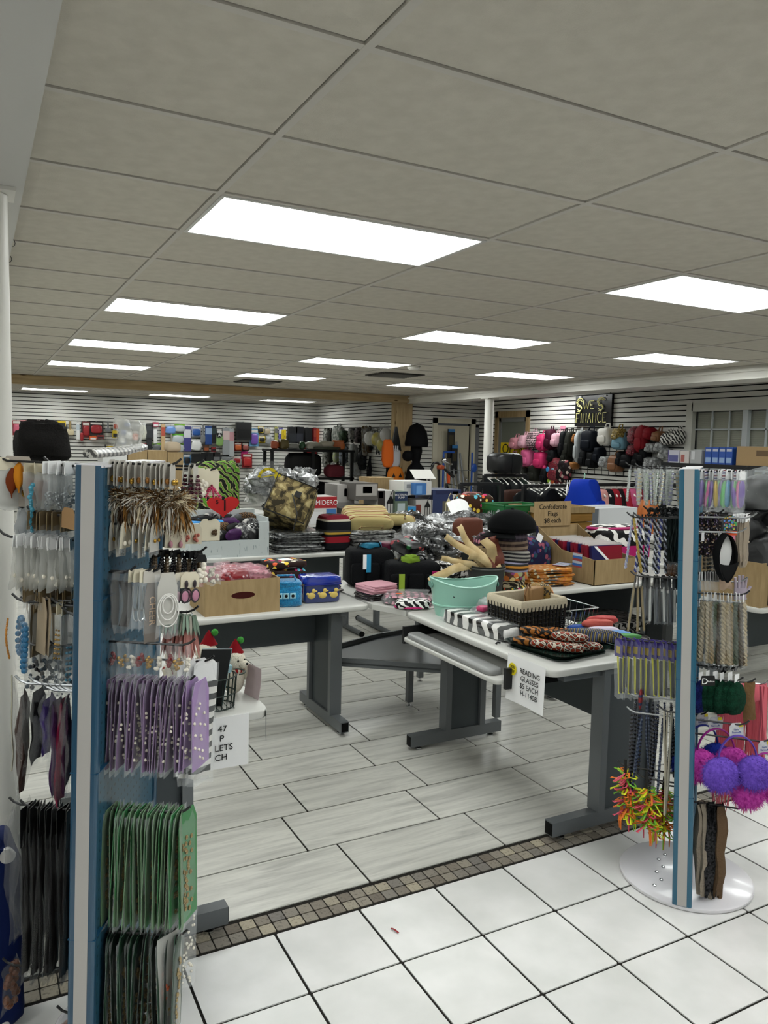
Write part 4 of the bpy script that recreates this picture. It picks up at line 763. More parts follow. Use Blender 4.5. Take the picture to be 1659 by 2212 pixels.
# ballet slipper hanging by its heel
def shoe_ring(t, k): # t along length from heel(0) to toe(1)
    wd = .026+.012*sin(pi*min(t*.9+.12, 1)); return wd
sl = MB(); n = 14
sl.grid(lambda u, v: (-.018+.034*(abs(cos(u*2*pi))*0+ .5*(1-cos(v*pi)))*1.0, shoe_ring(.5+.5*sin(u*2*pi-pi/2), 0)*cos(u*2*pi-pi/2)*(1-.12*v), -.085-.085*sin(u*2*pi-pi/2)*(1-.05*v)), 22, 4, True)
sl.sheet(lambda u, v: (-.018, (u-.5)*2*shoe_ring(v, 0)*sqrt(max(1-(2*v-1)**2, 0.02)), -.0-.17*v), 6, 12, .004); sl.sheet(lambda u, v: (.016-.006*v, (u-.5)*2*shoe_ring(.58+.42*v, 0)*sqrt(max(1-(2*(.58+.42*v)-1)**2, 0.02)), -.17*(.58+.42*v)-.01*(1-v)*(1-4*(u-.5)**2)), 8, 7, .003)
o = sl.ob('ballet_slipper', mat('black_suede', '#151516', .7), smooth=True); MB().sheet(lambda u, v: (-.012, (u-.5)*1.75*shoe_ring(v, 0)*sqrt(max(1-(2*v-1)**2, .1))*.8, -.004-.135*v), 6, 10, .002).ob('insole', mat('white_insole', '#d4d4d2', .6), o)
hang(SR, SRr, B_, 1150, 1570, 1571, 1, -.22, Proto(o), 'black flat slipper with white insole hanging toe down', 'shoe', None, yaw=-1.05, jr=.02, tilt=.05, hk=HKS, hooklen=.06)
hang(SR, SRr, B_, 1242, 1518, 1546, 6, -.15, bag_item(.04, .06, .012, FILM, 130, mat('striped_header', rough=.5, pat=P_stripes, args=(['#111', '#111111', '#c9c9c9'][1:], .012, 1))), 'small bag with black and white striped header, third row', 'bag', 'striped header bags', jr=.4, yaw=-.6)
hang(SR, SRr, B_, 1240, 1568, 1570, 1, -.15, bag_item(.06, .06, .02, mat('skin_fabric', '#b09884', .6), 131), 'beige fabric bonnet folded on the third row', 'bonnet', None, yaw=-.8)
gl = MB(); gl.rbox((0, 0, -.04), (.012, .045, .04), .004, 2)
for i in range(4): gl.cyl((0, -.017+i*.0115, -.02), (0, -.02+i*.014, .018+.008*sin(i)), .0055, .0045, 7)
gl.cyl((0, .022, -.04), (0, .038, -.015), .006, .005, 7); hang(SR, SRr, B_, 1256, 1600, 1601, 1, -.12, Proto(gl.ob('glove', mat('lilac_glove', '#a59aa8', .4, alpha=.85), smooth=True)), 'pale translucent lilac glove with fingers up', 'glove', None, yaw=-1., hk=HKS)
BT = [mat('beige_braid', '#a3967c', .6, bump=.4), mat('brown_braid', '#4d4234', .6, bump=.4), mat('olive_braid', '#4a5444', .6, bump=.4), mat('tan_braid', '#8a7858', .6, bump=.4)]
def belt(m, k):
    o = plate(MB(), .02, .03).ob('braided_belt', PAPER); b = MB()
    for q in range(3): b.tube([(.006*cos(30*t+q*2.1), .009*sin(30*t+q*2.1), -.03-.215*t) for t in [i/26 for i in range(27)]], .0062, 5)
    b.ob('braid', m, o, smooth=True); pouch(MB(), .04, .255, .022, .0, k, 5, 8).ob('film_sleeve', FILM, o, smooth=True); return Proto(o)
hang(SR, SRr, B_, 1284, 1520, 1606, 11, -.15, [belt(BT[0], 1), belt(BT[0], 2), belt(BT[3], 3), belt(BT[2], 4), belt(BT[1], 5)], 'bagged braided belt in beige, brown or olive on the fourth row', 'belt', 'bagged braided belts', jr=.5, tilt=.06)
hang(SR, SRr, B_, 1300, 1512, 1600, 5, .1, [belt(BT[1], 6), belt(BT[2], 7)], 'bagged brown or olive braided belt on the rear hook', 'belt', 'bagged braided belts', jr=.5, hk=HKS)
ln = MB(); [ln.tube([(.008*cos(a)+J(.004), J(.004), .008*sin(a)) for a in [k*pi/4 for k in range(9)]], .0025, 5) for _ in range(2)]
hang(SR, SRr, B_, 1442, 1516, 1590, 8, -.12, Proto(ln.ob('metal_clasp', HKS, smooth=True)), 'small metal clasp row above the green beanies', 'clasp', 'metal clasps', jr=2)
# knitted berets
def beanie(m):
    b = MB(); b.lathe([(.001, .004), (.012, .0), (.034, -.016), (.05, -.05), (.05, -.075), (.042, -.1), (.03, -.112), (.001, -.112)], n=20, sx=.42, sy=1.); o = b.ob('knit_beret', m, smooth=True); MB().bb(-.001, .001, -.012, .012, -.01, .03).ob('hang_tag', PAPER, o); return Proto(o)
KN = mat('green_knit', rough=.9, pat=P_noise, args=(70, '#0a2a1c', '#123c2a'), bump=1., bsc=160); KNB = mat('navy_knit', rough=.9, pat=P_noise, args=(70, '#0e1440', '#18205a'), bump=1., bsc=160); gb = beanie(KN)
hang(SR, SRr, B_, 1470, 1528, 1592, 5, -.15, gb, lambda i: f'dark green knitted beret, {("closest to the post", "second from the post", "middle", "fourth from the post", "outermost, facing the camera")[i]}', 'beret', 'green knitted berets', yaw=-.45, jr=.2)
hang(SR, SRr, B_, 1474, 1514, 1515, 1, -.17, beanie(KNB), 'navy knitted beret beside the blue post', 'beret', None, yaw=-.5, bare=True)
o = plate(MB(), .05, .035, top=.045).ob('fashion_tag', BLK); text('D', o, Matrix.Translation((.0012, -.012, -.012)) @ Matrix(((0, 0, 1, 0), (1, 0, 0, 0), (0, 1, 0, 0), (0, 0, 0, 1))), .03, PAPER); text('fashion', o, Matrix.Translation((.0012, .01, -.012)) @ Matrix(((0, 0, 1, 0), (1, 0, 0, 0), (0, 1, 0, 0), (0, 0, 0, 1))), .009, PAPER)
hang(SR, SRr, B_, 1468, 1530, 1531, 1, -.24, Proto(o), 'black tag with a large white letter D in front of the berets', 'tag', None, yaw=-1.1, jr=.02, bare=True)
# earmuffs
def fur(mb, c, r, n, L, k, wd=.0016):
    rr = random.Random(k)
    for i in range(n):
        z = rr.uniform(-1, 1); a = rr.uniform(0, 6.28); q = sqrt(1-z*z); d = V((q*cos(a), q*sin(a), z)); p = V(c)+V((d.x*r[0], d.y*r[1], d.z*r[2]))*.85; t = d.cross(V((rr.random()-.5, rr.random()-.5, rr.random()-.5))).normalized(); e = p+d*L*rr.uniform(.6, 1.2)+V((0, 0, -L*.35))+t*L*.3
        mb.add([p-t*wd, p+t*wd, e], [(0, 1, 2)])
    return mb
def earmuff(col, col2, k, mt):
    f1 = mat(mt, col, .9, pat=P_noise, args=(90, col, col2)); band = mat(mt+'_band', col, .4)
    o = plate(MB(), .05, .05).ob('earmuffs', mat('tag_snow', rough=.5, pat=P_noise, args=(60, '#b4b4b8', '#c6c6ca')))
    text('Girls\'\nEarmuffs', o, Matrix.Translation((.0012, 0, -.02)) @ Matrix(((0, 0, 1, 0), (1, 0, 0, 0), (0, 1, 0, 0), (0, 0, 0, 1))), .0095, mat('blue_print', '#4a5a9a', .5)); MB().bb(.0008, .0016, .008, .022, -.006, .006).ob('yellow_sticker', mat('yellow_sticker', '#d0c12a', .5), o)
    MB().tube([(.004, .068*cos(pi*t), -.12+.085*sin(pi*t)) for t in [i/18 for i in range(19)]], .0034, 6, flat=1.6).ob('headband', band, o, smooth=True)
    for s in (-1, 1): g = MB(); g.sph((0.004, s*.06, -.168), (.04, .062, .06), 14, 9); fur(g, (.004, s*.06, -.168), (.04, .062, .06), 1300, .02, k+s); g.ob('fur_muff', f1, o, smooth=True)
    return Proto(o)
em = earmuff('#5a3fa0', '#7456c0', 1, 'purple_fur'), earmuff('#9a2a86', '#c04aa6', 5, 'magenta_fur'), earmuff('#1c2a86', '#22348f', 9, 'blue_fur')
hang(SR, SRr, B_, 1562, 1590, 1591, 1, -.21, em[0], 'fluffy purple earmuffs with a grey tag on the rotating stand', 'earmuffs', 'fluffy earmuffs', yaw=-1.1, jr=.03, hooklen=.04)
hang(SR, SRr, B_, 1556, 1546, 1547, 1, -.12, em[1], 'fluffy magenta earmuffs behind the purple pair', 'earmuffs', 'fluffy earmuffs', yaw=-1.1, jr=.03, bare=True)
hang(SR, SRr, B_, 1550, 1516, 1517, 1, -.06, em[2], 'fluffy royal blue earmuffs beside the post', 'earmuffs', 'fluffy earmuffs', yaw=-.9, jr=.03)
hang(SR, SRr, B_, 1592, 1652, 1653, 1, -.12, em[1], 'fluffy magenta earmuffs at the right picture edge', 'earmuffs', 'fluffy earmuffs', yaw=-1.0, jr=.03)
# pink fringed scarf and gloves
PK = mat('coral_pink', '#c8626e', .6, var=.05); sc = MB(); r5 = random.Random(4)
for i in range(60):
    y = -.11+.22*i/59; sc.tube([(J(.008), y, 0), (J(.01), y+J(.01), -.2), (J(.012), y+J(.016), -.4*r5.uniform(.85, 1.05)), (J(.015), y+J(.02), -.49*r5.uniform(.85, 1.05))], [.004, .005, .004, .0018], 4)
sc.sph((0, 0, -.02), (.02, .11, .045), 12, 8); hang(SR, SRr, B_, 1485, 1604, 1605, 1, .16, Proto(sc.ob('fringed_scarf', PK, smooth=True)), 'coral pink fringed scarf hanging behind the earmuffs', 'scarf', None, yaw=-.9, jr=.02)
sc2 = MB(); [sc2.tube([(J(.01), -.03+.06*i/15, 0), (J(.012), -.03+.06*i/15+J(.01), -.2), (J(.014), -.03+.06*i/15+J(.02), -.36*rnd.uniform(.85, 1.05))], [.005, .005, .002], 4) for i in range(16)]
hang(SR, SRr, B_, 1470, 1648, 1649, 1, .1, Proto(sc2.ob('fringed_scarf', PK, smooth=True)), 'bunch of coral pink tassels at the right picture edge', 'scarf', None, jr=.02, hk=HKS)
hang(SR, SRr, B_, 1470, 1618, 1619, 1, -.06, Proto(pouch(MB(), .05, .14, .02, .006, 8).ob('knit_strip', mat('tan_knit', '#6b5236', .8, bump=.5), smooth=True)), 'tan knitted strip hanging behind the berets', 'knit strip', None, yaw=-.9, jr=.02)
GV = [mat('grey_knit', '#8b8173', .85, bump=.6, bsc=120), mat('black_knit', rough=.85, pat=P_noise, args=(120, '#0b0b0c', '#3a3a3c'), bump=.8, bsc=160), mat('brown_knit', '#5f4c39', .85, bump=.6, bsc=120)]
def glovep(m, k):
    b = pouch(MB(), .055, .34, .04, .006, k); b.tube([(0, .02, -.24), (0, .03, -.31), (0, .026, -.37)], .009, 6); o = b.ob('knit_gloves', m, smooth=True); return Proto(o)
hang(SR, SRr, B_, 1742, 1512, 1560, 5, -.16, [glovep(GV[0], 1), glovep(GV[0], 2), glovep(GV[1], 3), glovep(GV[1], 4), glovep(GV[2], 5)], lambda i: ('light grey knitted glove pair next to the post', 'second grey knitted glove pair', 'black speckled glove pair in the middle', 'black speckled glove pair beside the brown', 'brown knitted glove pair, outermost')[i], 'gloves', 'knitted gloves', yaw=-.5, jr=.2, hooklen=.08)
# ================================================================ GOODS ON THE TABLES
def se(mb, c, d, e=.5, nz=.0, seed=1, nu=20, nv=12, rot=None, flatb=True, ez=None):
    """soft box: superellipsoid with a little lumpiness; c = centre"""
    r = random.Random(seed); ph = [(r.uniform(1, 3.5), r.uniform(1, 3.5), r.uniform(0, 6.3)) for _ in range(4)]; ez = ez or e
    def pw(x, q): return math.copysign(abs(x)**q, x)
    rings = []
    for j in range(nv+1):
        v = -pi/2+pi*j/nv; rg = []
        for i in range(nu):
            u = 2*pi*i/nu; k = 1+nz*sum(sin(a*u+b*v*2+p) for a, b, p in ((round(q[0]), q[1], q[2]) for q in ph))/2
            rg.append((d[0]/2*pw(max(cos(v), .015), ez)*pw(cos(u), e)*k, d[1]/2*pw(max(cos(v), .015), ez)*pw(sin(u), e)*k, d[2]/2*pw(sin(v), ez)*(k if not flatb or v > -.6 else 1)))
        rings.append(rg)
    return mb.loft(rings, c, rot)
def soft(name, m, P, d, label, cat, group=None, rz=0., e=.5, nz=.04, seed=1, tilt=0., roll=0., lift=0., nu=20, nv=12):
    """a soft thing whose underside rests at P"""
    return se(MB(), (0, 0, d[2]/2), d, e, nz, seed, nu, nv).ob(name, m, None, Tr((P[0], P[1], P[2]+lift), rz, tilt, roll), smooth=True, label=label, cat=cat, group=group)
def wrapm(n, a, b, csc=40, cr=.9): return mat(n, rough=.18, pat=P_noise, args=(16, a, b), crinkle=cr, csc=csc, coat=.6, spec=.8)
WRAPG = wrapm('grey_wrap', '#2b2c2d', '#8a8c8d'); WRAPD = wrapm('dark_wrap', '#131415', '#4a4c4d'); WRAPS = wrapm('silver_wrap', '#6d6f70', '#c9cbcc', 30); WRAPW = wrapm('white_wrap', '#9a9a97', '#d9d9d6', 30, .5)
def open_box(name, label, x0, x1, y0, y1, z0, h, m, T=None, slot=True, cat='box'):
    e = E(name, T or Matrix(), label, cat); t = .005
    MB().bb(x0, x1, y0, y1, z0, z0+t).ob('bottom', m, e)
    for a, b, c, d in ((x0, x0+t, y0, y1), (x1-t, x1, y0, y1), (x0+t, x1-t, y1-t, y1)): MB().bb(a, b, c, d, z0+t, z0+h).ob('side', m, e)
    MB().bb(x0+t, x1-t, y0, y0+t, z0+t, z0+h).ob('front', m, e)
    if slot:
        cx, cz = (x0+x1)/2, z0+h*.55; sx = (x1-x0)*.16; MB(UP.copy() if False else None).loft([[(cx+sx*cos(a)+(sx*.0), y0-.0008, cz+.018*sin(a)) for a in [k*pi/10 for k in range(20)]], [(cx+sx*cos(a), y0-.0003, cz+.018*sin(a)) for a in [k*pi/10 for k in range(20)]]]).ob('hand_hole', mat('hole_dark', '#3a1512', .9), e)
    return e
# ---- desk with the cardboard box
open_box('cardboard_box', 'open cardboard box with hand hole, full of red polka dot bags', 1.02, 1.42, 3.835, 4.15, ZT, .18, CARD)
REDP = mat('red_polka', rough=.4, pat=P_dots, args=(34, '#840f1c', '#d4bfc2', .22), coat=.3); PINKF = film('pink_film', '#d6a9b2', .22, .15)
for i in range(9):
    x, y, z = 1.09+.115*(i % 3), 3.9+.085*(i//3), ZT+.15+.012*(i % 2)
    o = soft('polka_bag', REDP if i % 3 < 2 else mat('pink_polka', rough=.4, pat=P_dots, args=(38, '#a3606e', '#6d1a2a', .3), coat=.4), (x, y, z), (.13, .1, .06), f'red polka dot bag in the cardboard box, {("front", "middle", "back")[i//3]} row, {("left", "centre", "right")[i % 3]}', 'bag', 'red polka dot bags', J(.4), nz=.14, seed=i, lift=0)
    se(MB(), (0, 0, .034), (.138, .11, .072), .5, .2, i+5).ob('film_wrap', PINKF, o, smooth=True)
PL = mat('blue_plush', rough=.9, pat=P_noise, args=(60, '#0f6a9c', '#1c86b8'), bump=.8, bsc=120, sheen=.5); P = atz(624, 1312)
e = E('plush_bag', Tr(P+V((0, .06, 0)), -.25), 'bright blue plush cube bag with three square patches', 'bag'); se(MB(), (0, 0, .06), (.18, .13, .125), .35, .04, 2).ob('body', PL, e, smooth=True)
se(MB(), (0, 0, .125), (.175, .13, .035), .4, .03, 3).ob('lid', PL, e, smooth=True); MB().tube([(-.06, -.02, .13), (-.045, -.02, .17), (.045, -.02, .17), (.06, -.02, .13)], .012, 8, flat=.5).ob('handle', PL, e, smooth=True)
for i in range(3): q = MB().bb(-.052+i*.036, -.022+i*.036, -.07, -.062, .05, .08).ob('patch', mat('pale_blue_patch', '#9ccbd9', .6), e); MB().sph((-.037+i*.036, -.072, .065), (.009, .003, .009)).ob('patch_dot', INK, q)
BLV = mat('blue_vinyl', '#14309a', .12, coat=.8, alpha=.9); P = atz(700, 1303)
e = E('duck_case', Tr(P+V((0, .07, 0)), -.1), 'shiny blue vinyl case printed with three yellow ducks', 'case'); se(MB(), (0, 0, .06), (.21, .13, .12), .22, .01, 1).ob('body', mat('navy_vinyl', '#1b2c66', .15, coat=.8), e, smooth=True); se(MB(), (0, 0, .128), (.215, .14, .05), .3, .05, 4).ob('lid', BLV, e, smooth=True); MB().bb(-.106, .106, -.071, -.066, .103, .108).ob('zip', mat('blue_zip', '#0d1f80', .4), e)
DK = mat('duck_yellow', '#c6ad5a', .4)
for i in range(3):
    x = -.066+i*.066; q = MB(); q.sph((x, -.066, .045), (.024, .006, .018)); q.sph((x+.012, -.067, .072), (.012, .006, .012)); q.sph((x+.026, -.067, .07), (.008, .004, .004)); q.sph((x-.022, -.066, .056), (.009, .004, .007)); q.ob('duck', DK, e, smooth=True); 
FLOR = mat('flower_print', rough=.6, pat=P_floral, args=(28,)); P = atz(600, 1262)
e = E('lunch_bag', Tr((1.60, 4.26, ZT), .1), 'flower-print quilted lunch bag with a white label on its lid', 'bag'); se(MB(), (0, 0, .085), (.22, .2, .17), .3, .04, 3).ob('body', FLOR, e, smooth=True); se(MB(), (0, 0, .185), (.23, .21, .04), .35, .02, 5).ob('lid', FLOR, e, smooth=True); MB().bb(-.03, .04, -.04, .02, .204, .208).ob('label_patch', PAPER, e); MB().tube([(.113*cos(a), .103*sin(a), .17) for a in [k*pi/12 for k in range(25)]], .005, 6).ob('piping', BLK, e)
BP = mat('black_polka', rough=.5, pat=P_dots, args=(48, '#161213', '#cfc8c4', .33))
for i in range(4): soft('polka_pouch', BP, (1.83+J(.015), 4.22+J(.02), ZT+i*.026), (.2, .17, .028), f'black pouch with white dots, {("bottom", "second", "third", "top")[i]} of its stack', 'pouch', 'black polka pouches', J(.2), nz=.06, seed=i)
PKM = mat('pink_cloth', '#b98a94', .7, bump=.2); DKM = mat('dark_sleeve', '#221d1e', .25, coat=.6); P = atz(780, 1290)
for i in range(6): soft('folded_napkins', DKM if i < 3 else PKM, (1.86+J(.01) if False else 2.06+J(.008), 3.95+J(.008), ZT+i*.014), (.2, .17, .016), f'{"dark sleeved" if i < 3 else "pale pink"} folded cloth, {("lowest", "second", "third", "fourth", "fifth", "topmost")[i]} in the stack by the duck case', 'folded cloth', 'folded cloths stack', .2+J(.1), e=.25, nz=.04, seed=i)
# ---- corner
PPD = mat('pink_polka_dark', rough=.35, pat=P_dots, args=(24, '#332428', '#c98a9a', .36), coat=.5)
o = soft('polka_bag', PPD, (2.16, 3.76, ZT), (.26, .2, .05), 'dark bag with large pink dots in clear film at the desk corner', 'bag', None, -.5, nz=.1, seed=4, tilt=.0); se(MB(), (0, 0, .03), (.28, .22, .065), .5, .2, 8).ob('film_wrap', FILM, o, smooth=True); MB().box((-.05, -.03, .058), (.035, .012, .004)).ob('orange_sticker', mat('orange_sticker', '#d2541f', .5), o)
ZEB = mat('zebra', rough=.55, pat=P_zebra, args=(14,)); MAG = mat('magenta_trim', '#a5195f', .5)
e = E('zebra_pouch', Tr((2.11, 3.615, ZT), -.35), 'zebra print pouch with magenta trim on the desk edge', 'pouch'); se(MB(), (0, 0, .025), (.19, .1, .05), .5, .06, 2).ob('body', ZEB, e, smooth=True); MB().tube([(.096*cos(a), .051*sin(a), .012) for a in [k*pi/12 for k in range(25)]], .006, 6).ob('piping', MAG, e)
BF = mat('black_fabric', '#0e0f11', .85, bump=.4, bsc=90); LIME = mat('lime_tab', '#8aa33a', .6); SKY = mat('sky_tab', '#2f86ad', .6)
def organiser(P, d, rz, label, tabs):
    e = E('organiser_bag', Tr(P, rz), label, 'bag'); se(MB(), (0, 0, d[2]/2), d, .35, .05, 7).ob('body', BF, e, smooth=True)
    for i in range(3): se(MB(), (-d[0]*.32+i*d[0]*.32, -d[1]*.5, d[2]*.38), (d[0]*.29, .03, d[2]*.55), .4, .05, i).ob('pocket', BF, e, smooth=True)
    for x, z, w, h, m in tabs: MB().box((x*d[0], -d[1]*.5-.02, z*d[2]), (w, .006, h)).ob('label_tab', m, e)
    MB().tube([(-d[0]*.3, 0, d[2]*.9), (-d[0]*.2, 0, d[2]*1.15), (d[0]*.2, 0, d[2]*1.15), (d[0]*.3, 0, d[2]*.9)], .01, 6, flat=.5).ob('handle', BF, e, smooth=True); return e
organiser((2.2, 4.33, ZT), (.3, .2, .24), -.2, 'black pocketed organiser bag with white and blue tabs', [(-.2, .7, .022, .09, PAPER), (-.12, .66, .03, .11, SKY)])
organiser((2.36, 4.06, ZT), (.34, .2, .19), -.25, 'black pocketed organiser bag with lime and magenta tabs', [(-.28, .4, .035, .1, LIME), (.36, .45, .06, .11, MAG), (.5, .4, .035, .09, PAPER)])
soft('stuffed_sock', mat('lime_stuff', '#6d8a2c', .7), (2.34, 4.04, ZT+.165), (.1, .08, .06), 'lime green wrapped pack inside the black organiser', 'pack', None, .3, nz=.2)
ROSE = mat('rose_print', rough=.45, pat=P_floral, args=(26, '#121113'), kw=dict(cols=('#121113', '#8a1f2c', '#2c6a3a', '#121113', '#b04a4a'), r=.4))
soft('rose_pouch', ROSE, (2.46, 4.3, ZT+.2), (.22, .18, .09), 'black pouch with red roses on top of the organisers', 'pouch', None, .4, nz=.08, seed=3, tilt=.25)
soft('blue_pouch', mat('teal_pouch', '#1f6a86', .5), (2.22, 4.35, ZT+.235), (.14, .1, .04), 'small teal pouch lying on the black organiser', 'pouch', None, .3, seed=5); soft('dark_red_pouch', mat('wine_pouch', '#5a1430', .4), (2.36, 4.38, ZT+.215), (.14, .1, .05), 'wine red pouch beside the rose pouch', 'pouch', None, -.3, seed=6)
DAM = mat('damask', rough=.5, pat=lambda t: t.ramp(t.noise(t.co(), 30, 2, 1.5), [(0, '#0d0d0e'), (.52, '#d8d6d2')]))
for i in range(4): soft('damask_bag', DAM, (2.60+J(.02), 4.0+J(.02), ZT+i*.045), (.2, .16, .05), f'black and white damask print bag, {("bottom", "second", "third", "top")[i]} of the pile', 'bag', 'damask bags', J(.4), nz=.08, seed=i)
# mint tub
MINT = mat('mint_plastic', '#8fbfae', .3, spec=.5); e = E('oval_tub', Tr((2.29, 3.39, ZT), -.3), 'mint green oval plastic tub holding dark items', 'tub')
def tubw(k, r): return [(.001, .004), (.78*r, .004), (.8*r, .0), (.82*r, .01), (.93*r, .12), (r, .165)]
t = MB(); n = 40
def wall(off):
    rows = []
    for f, z in ((.0, .0 if off == 0 else .006), (.80, .0 if off == 0 else .006), (.88, .06), (.95, .12), (1, .165)):
        rg = []
        for k in range(n):
            a = 2*pi*k/n; dip = 1+.22*(cos(a)**2) if z > .1 else 1; rg.append((.185*f*cos(a)*(1-off), .135*f*sin(a)*(1-off), z*dip))
        rows.append(rg)
    return rows
t.loft(wall(0), cap=False); t.loft(wall(.03), cap=False); t.loft([wall(0)[-1], wall(.03)[-1]], cap=False); t.ob('body', MINT, e, smooth=True)
rim = wall(.015)[-1]; MB().tube(rim+[rim[0]], .005, 6).ob('rim', MINT, e, smooth=True)
for s in (-1, 1): MB().loft([[(s*(.1795+.004*q)-.0*b, .042*cos(b), .165+.017*sin(b)) for b in [k*pi/8 for k in range(16)]] for q in (0, 1)]).ob('handle_slot', mat('mint_slot', '#6a978a', .5), e)
MB().lathe([(.16, .0), (.166, .004), (.166, .01), (.16, .012)], (0, 0, .055), 40, 1.02, .75).ob('ring', MINT, e, smooth=True)
for i in range(9): soft('sunglasses_case', mat('dark_case', '#17181b', .3, coat=.3), (2.29+.09*cos(i*.8), 3.39+.06*sin(i*.8), ZT+.075+.01*(i % 3)), (.13, .05, .04), f'dark case inside the mint tub, {("frontmost", "second", "third", "fourth", "fifth", "sixth", "seventh", "eighth", "rearmost")[i]} around the ring', 'case', 'dark cases in the mint tub', i*.7, nz=.03, seed=i)
# bucket with tan leather strips
e = E('grey_bucket', Tr((2.64, 3.68, ZT)), 'dark grey bucket holding tan leather strips', 'bucket'); MB().lathe([(.001, .004), (.09, .0), (.11, .2), (.116, .205), (.108, .205), (.088, .01), (.001, .01)], n=28).ob('body', mat('bucket_grey', '#3c3d3b', .6), e, smooth=True); MB().tube([(.112*cos(a), .112*sin(a), .19) for a in [k*pi/14 for k in range(29)]], .005, 6).ob('rim', mat('bucket_rim', '#4a4b49', .5), e)
TAN = mat('tan_leather', rough=.55, pat=P_noise, args=(12, '#b39a6c', '#c9b48a')); RUST = mat('rust_leather', '#5c2a1a', .5)
paths = [([(1052, 1240), (1015, 1222), (975, 1228), (948, 1243), (928, 1258)], .06, TAN, -.03, 'arching left over the mint tub'), ([(1056, 1238), (1015, 1216), (978, 1212), (952, 1206)], .04, TAN, .0, 'reaching flat to the left'), ([(1060, 1236), (1022, 1198), (988, 1178), (960, 1156)], .05, TAN, .03, 'rising to the upper left'), ([(1064, 1236), (1040, 1202), (1016, 1178), (998, 1150), (990, 1136)], .055, TAN, .06, 'standing tall with a pointed tip'), ([(1064, 1236), (1048, 1205), (1020, 1190), (975, 1172)], .06, RUST, .08, 'dark and rusty behind the tan ones'), ([(1072, 1234), (1066, 1205), (1058, 1182), (1046, 1164)], .075, TAN, .02, 'broad and upright beside the hats'), ([(1056, 1240), (1040, 1256), (1026, 1272), (1012, 1286)], .065, TAN, -.09, 'hanging down across the tub rim'), ([(1052, 1248), (1040, 1272), (1042, 1294), (1058, 1306)], .05, TAN, -.06, 'drooping to the desk behind the tub'), ([(1066, 1234), (1050, 1215), (1034, 1204), (1010, 1200)], .05, TAN, -.04, 'short and curled in the middle'), ([(1076, 1232), (1078, 1200), (1070, 1170), (1062, 1158)], .08, RUST, .07, 'rust coloured at the back')]
for i, (pp, wd, m, dy, lb) in enumerate(paths):
    P = [aty(x, y, 3.68+dy*(k/(len(pp)-1))) for k, (x, y) in enumerate(pp)]; n = len(P)-1
    def fn(u, v, P=P, n=n, wd=wd, i=i):
        t = v*n; k = min(int(t), n-1); f = t-k; f = f*f*(3-2*f)*.35+f*.65; c = P[k].lerp(P[k+1], f); d = (P[min(k+1, n)]-P[max(k-1, 0)]).normalized(); s = d.cross(V((.35*sin(i), -1, .25*cos(i*2)))).normalized(); return c+s*((u-.5)*wd*(1-.28*v)*.95)+V((0, -.006*sin(pi*u)+.012*sin(9*v+i), .004*sin(7*v+i*2)))
    MB().sheet(fn, 5, 14, .004).ob('leather_strip', m, None, None, smooth=True, label=f'{"rust brown" if m is RUST else "tan"} leather strip in the bucket, {lb}', cat='leather strip', group='leather strips')
# box of plastic-wrapped bundles
open_box('cardboard_box', 'low cardboard box piled with plastic-wrapped grey bundles', 2.46, 2.83, 4.22, 4.6, ZT, .16, CARD, slot=False)
k = 0
for lay, (nx, ny, z) in enumerate(((3, 3, .13), (3, 2, .2), (2, 2, .27))):
    for i in range(nx):
        for j in range(ny):
            k += 1; soft('wrapped_bundle', (WRAPG, WRAPD, WRAPS)[k % 3], (2.52+.12*i+.05*lay+J(.02), 4.28+.12*j+J(.02)+.04*lay, ZT+z), (.15, .15, .1), f'crumpled plastic-wrapped grey bundle in the low box, layer {("one", "two", "three")[lay]}, {ordn(i*ny+j)} from the left', 'wrapped bundle', f'wrapped bundles layer {lay+1}', J(1), e=.8, nz=.25, seed=k)
# ---- hats stacked on a block
HX, HY = 2.91, 3.80
hm = [mat('hat_a', rough=.7, pat=P_floral, args=(45, '#3a3a2a')), mat('hat_b', rough=.7, pat=P_zebra, args=(20, '#2a2420', '#b9a98a')), mat('hat_c', rough=.5, pat=P_floral, args=(30, '#4a2a1e'), kw=dict(cols=('#b5652a', '#c9b37a', '#7a3a6a', '#8a8f6a'), r=.6)), mat('hat_d', rough=.6, pat=P_stripes, args=(['#8d8aa0', '#3a2a20', '#b07a30', '#2a2a2a'], .05, 2)), mat('hat_e', rough=.7, pat=P_plaid, args=(.022, '#26262a', '#c2beb4', '#101012')), mat('hat_f', rough=.7, pat=P_plaid, args=(.034, '#4a3a36', '#a8917c', '#1c1618')), mat('hat_g', rough=.7, pat=P_plaid, args=(.04, '#3a323c', '#6f6470', '#17141a'))]
zz = ZT
for i, (r, h) in enumerate(((.10, .05), (.105, .045), (.115, .05), (.12, .055), (.11, .06), (.105, .065), (.1, .06))):
    o = MB().lathe([(.001, h*1.4), (r*.5, h*1.35), (r*.93, h), (r, h*.5), (r*.97, 0), (r*.9, .0), (r*.85, h*.6)], n=24).ob('plaid_hat', hm[i], None, Tr((HX+J(.012), HY+J(.012), zz), J(1), J(.05), J(.05)), smooth=True, label=('dark floral cap at the bottom of the hat stack', 'brown zebra cap second from the bottom', 'orange patterned cap third from the bottom', 'lilac and brown striped cap in the middle of the stack', 'black and white check cap in the stack', 'brown plaid cap under the top plaid one', 'grey plaid cap just under the black newsboy cap')[i], cat='cap', group='stacked caps')
    zz += h
e = E('newsboy_hat', Tr((HX, HY, zz+.01), .2), 'big black newsboy cap on top of the hat stack', 'cap'); BVEL = mat('black_velvet', '#08090a', .9); cr = MB()
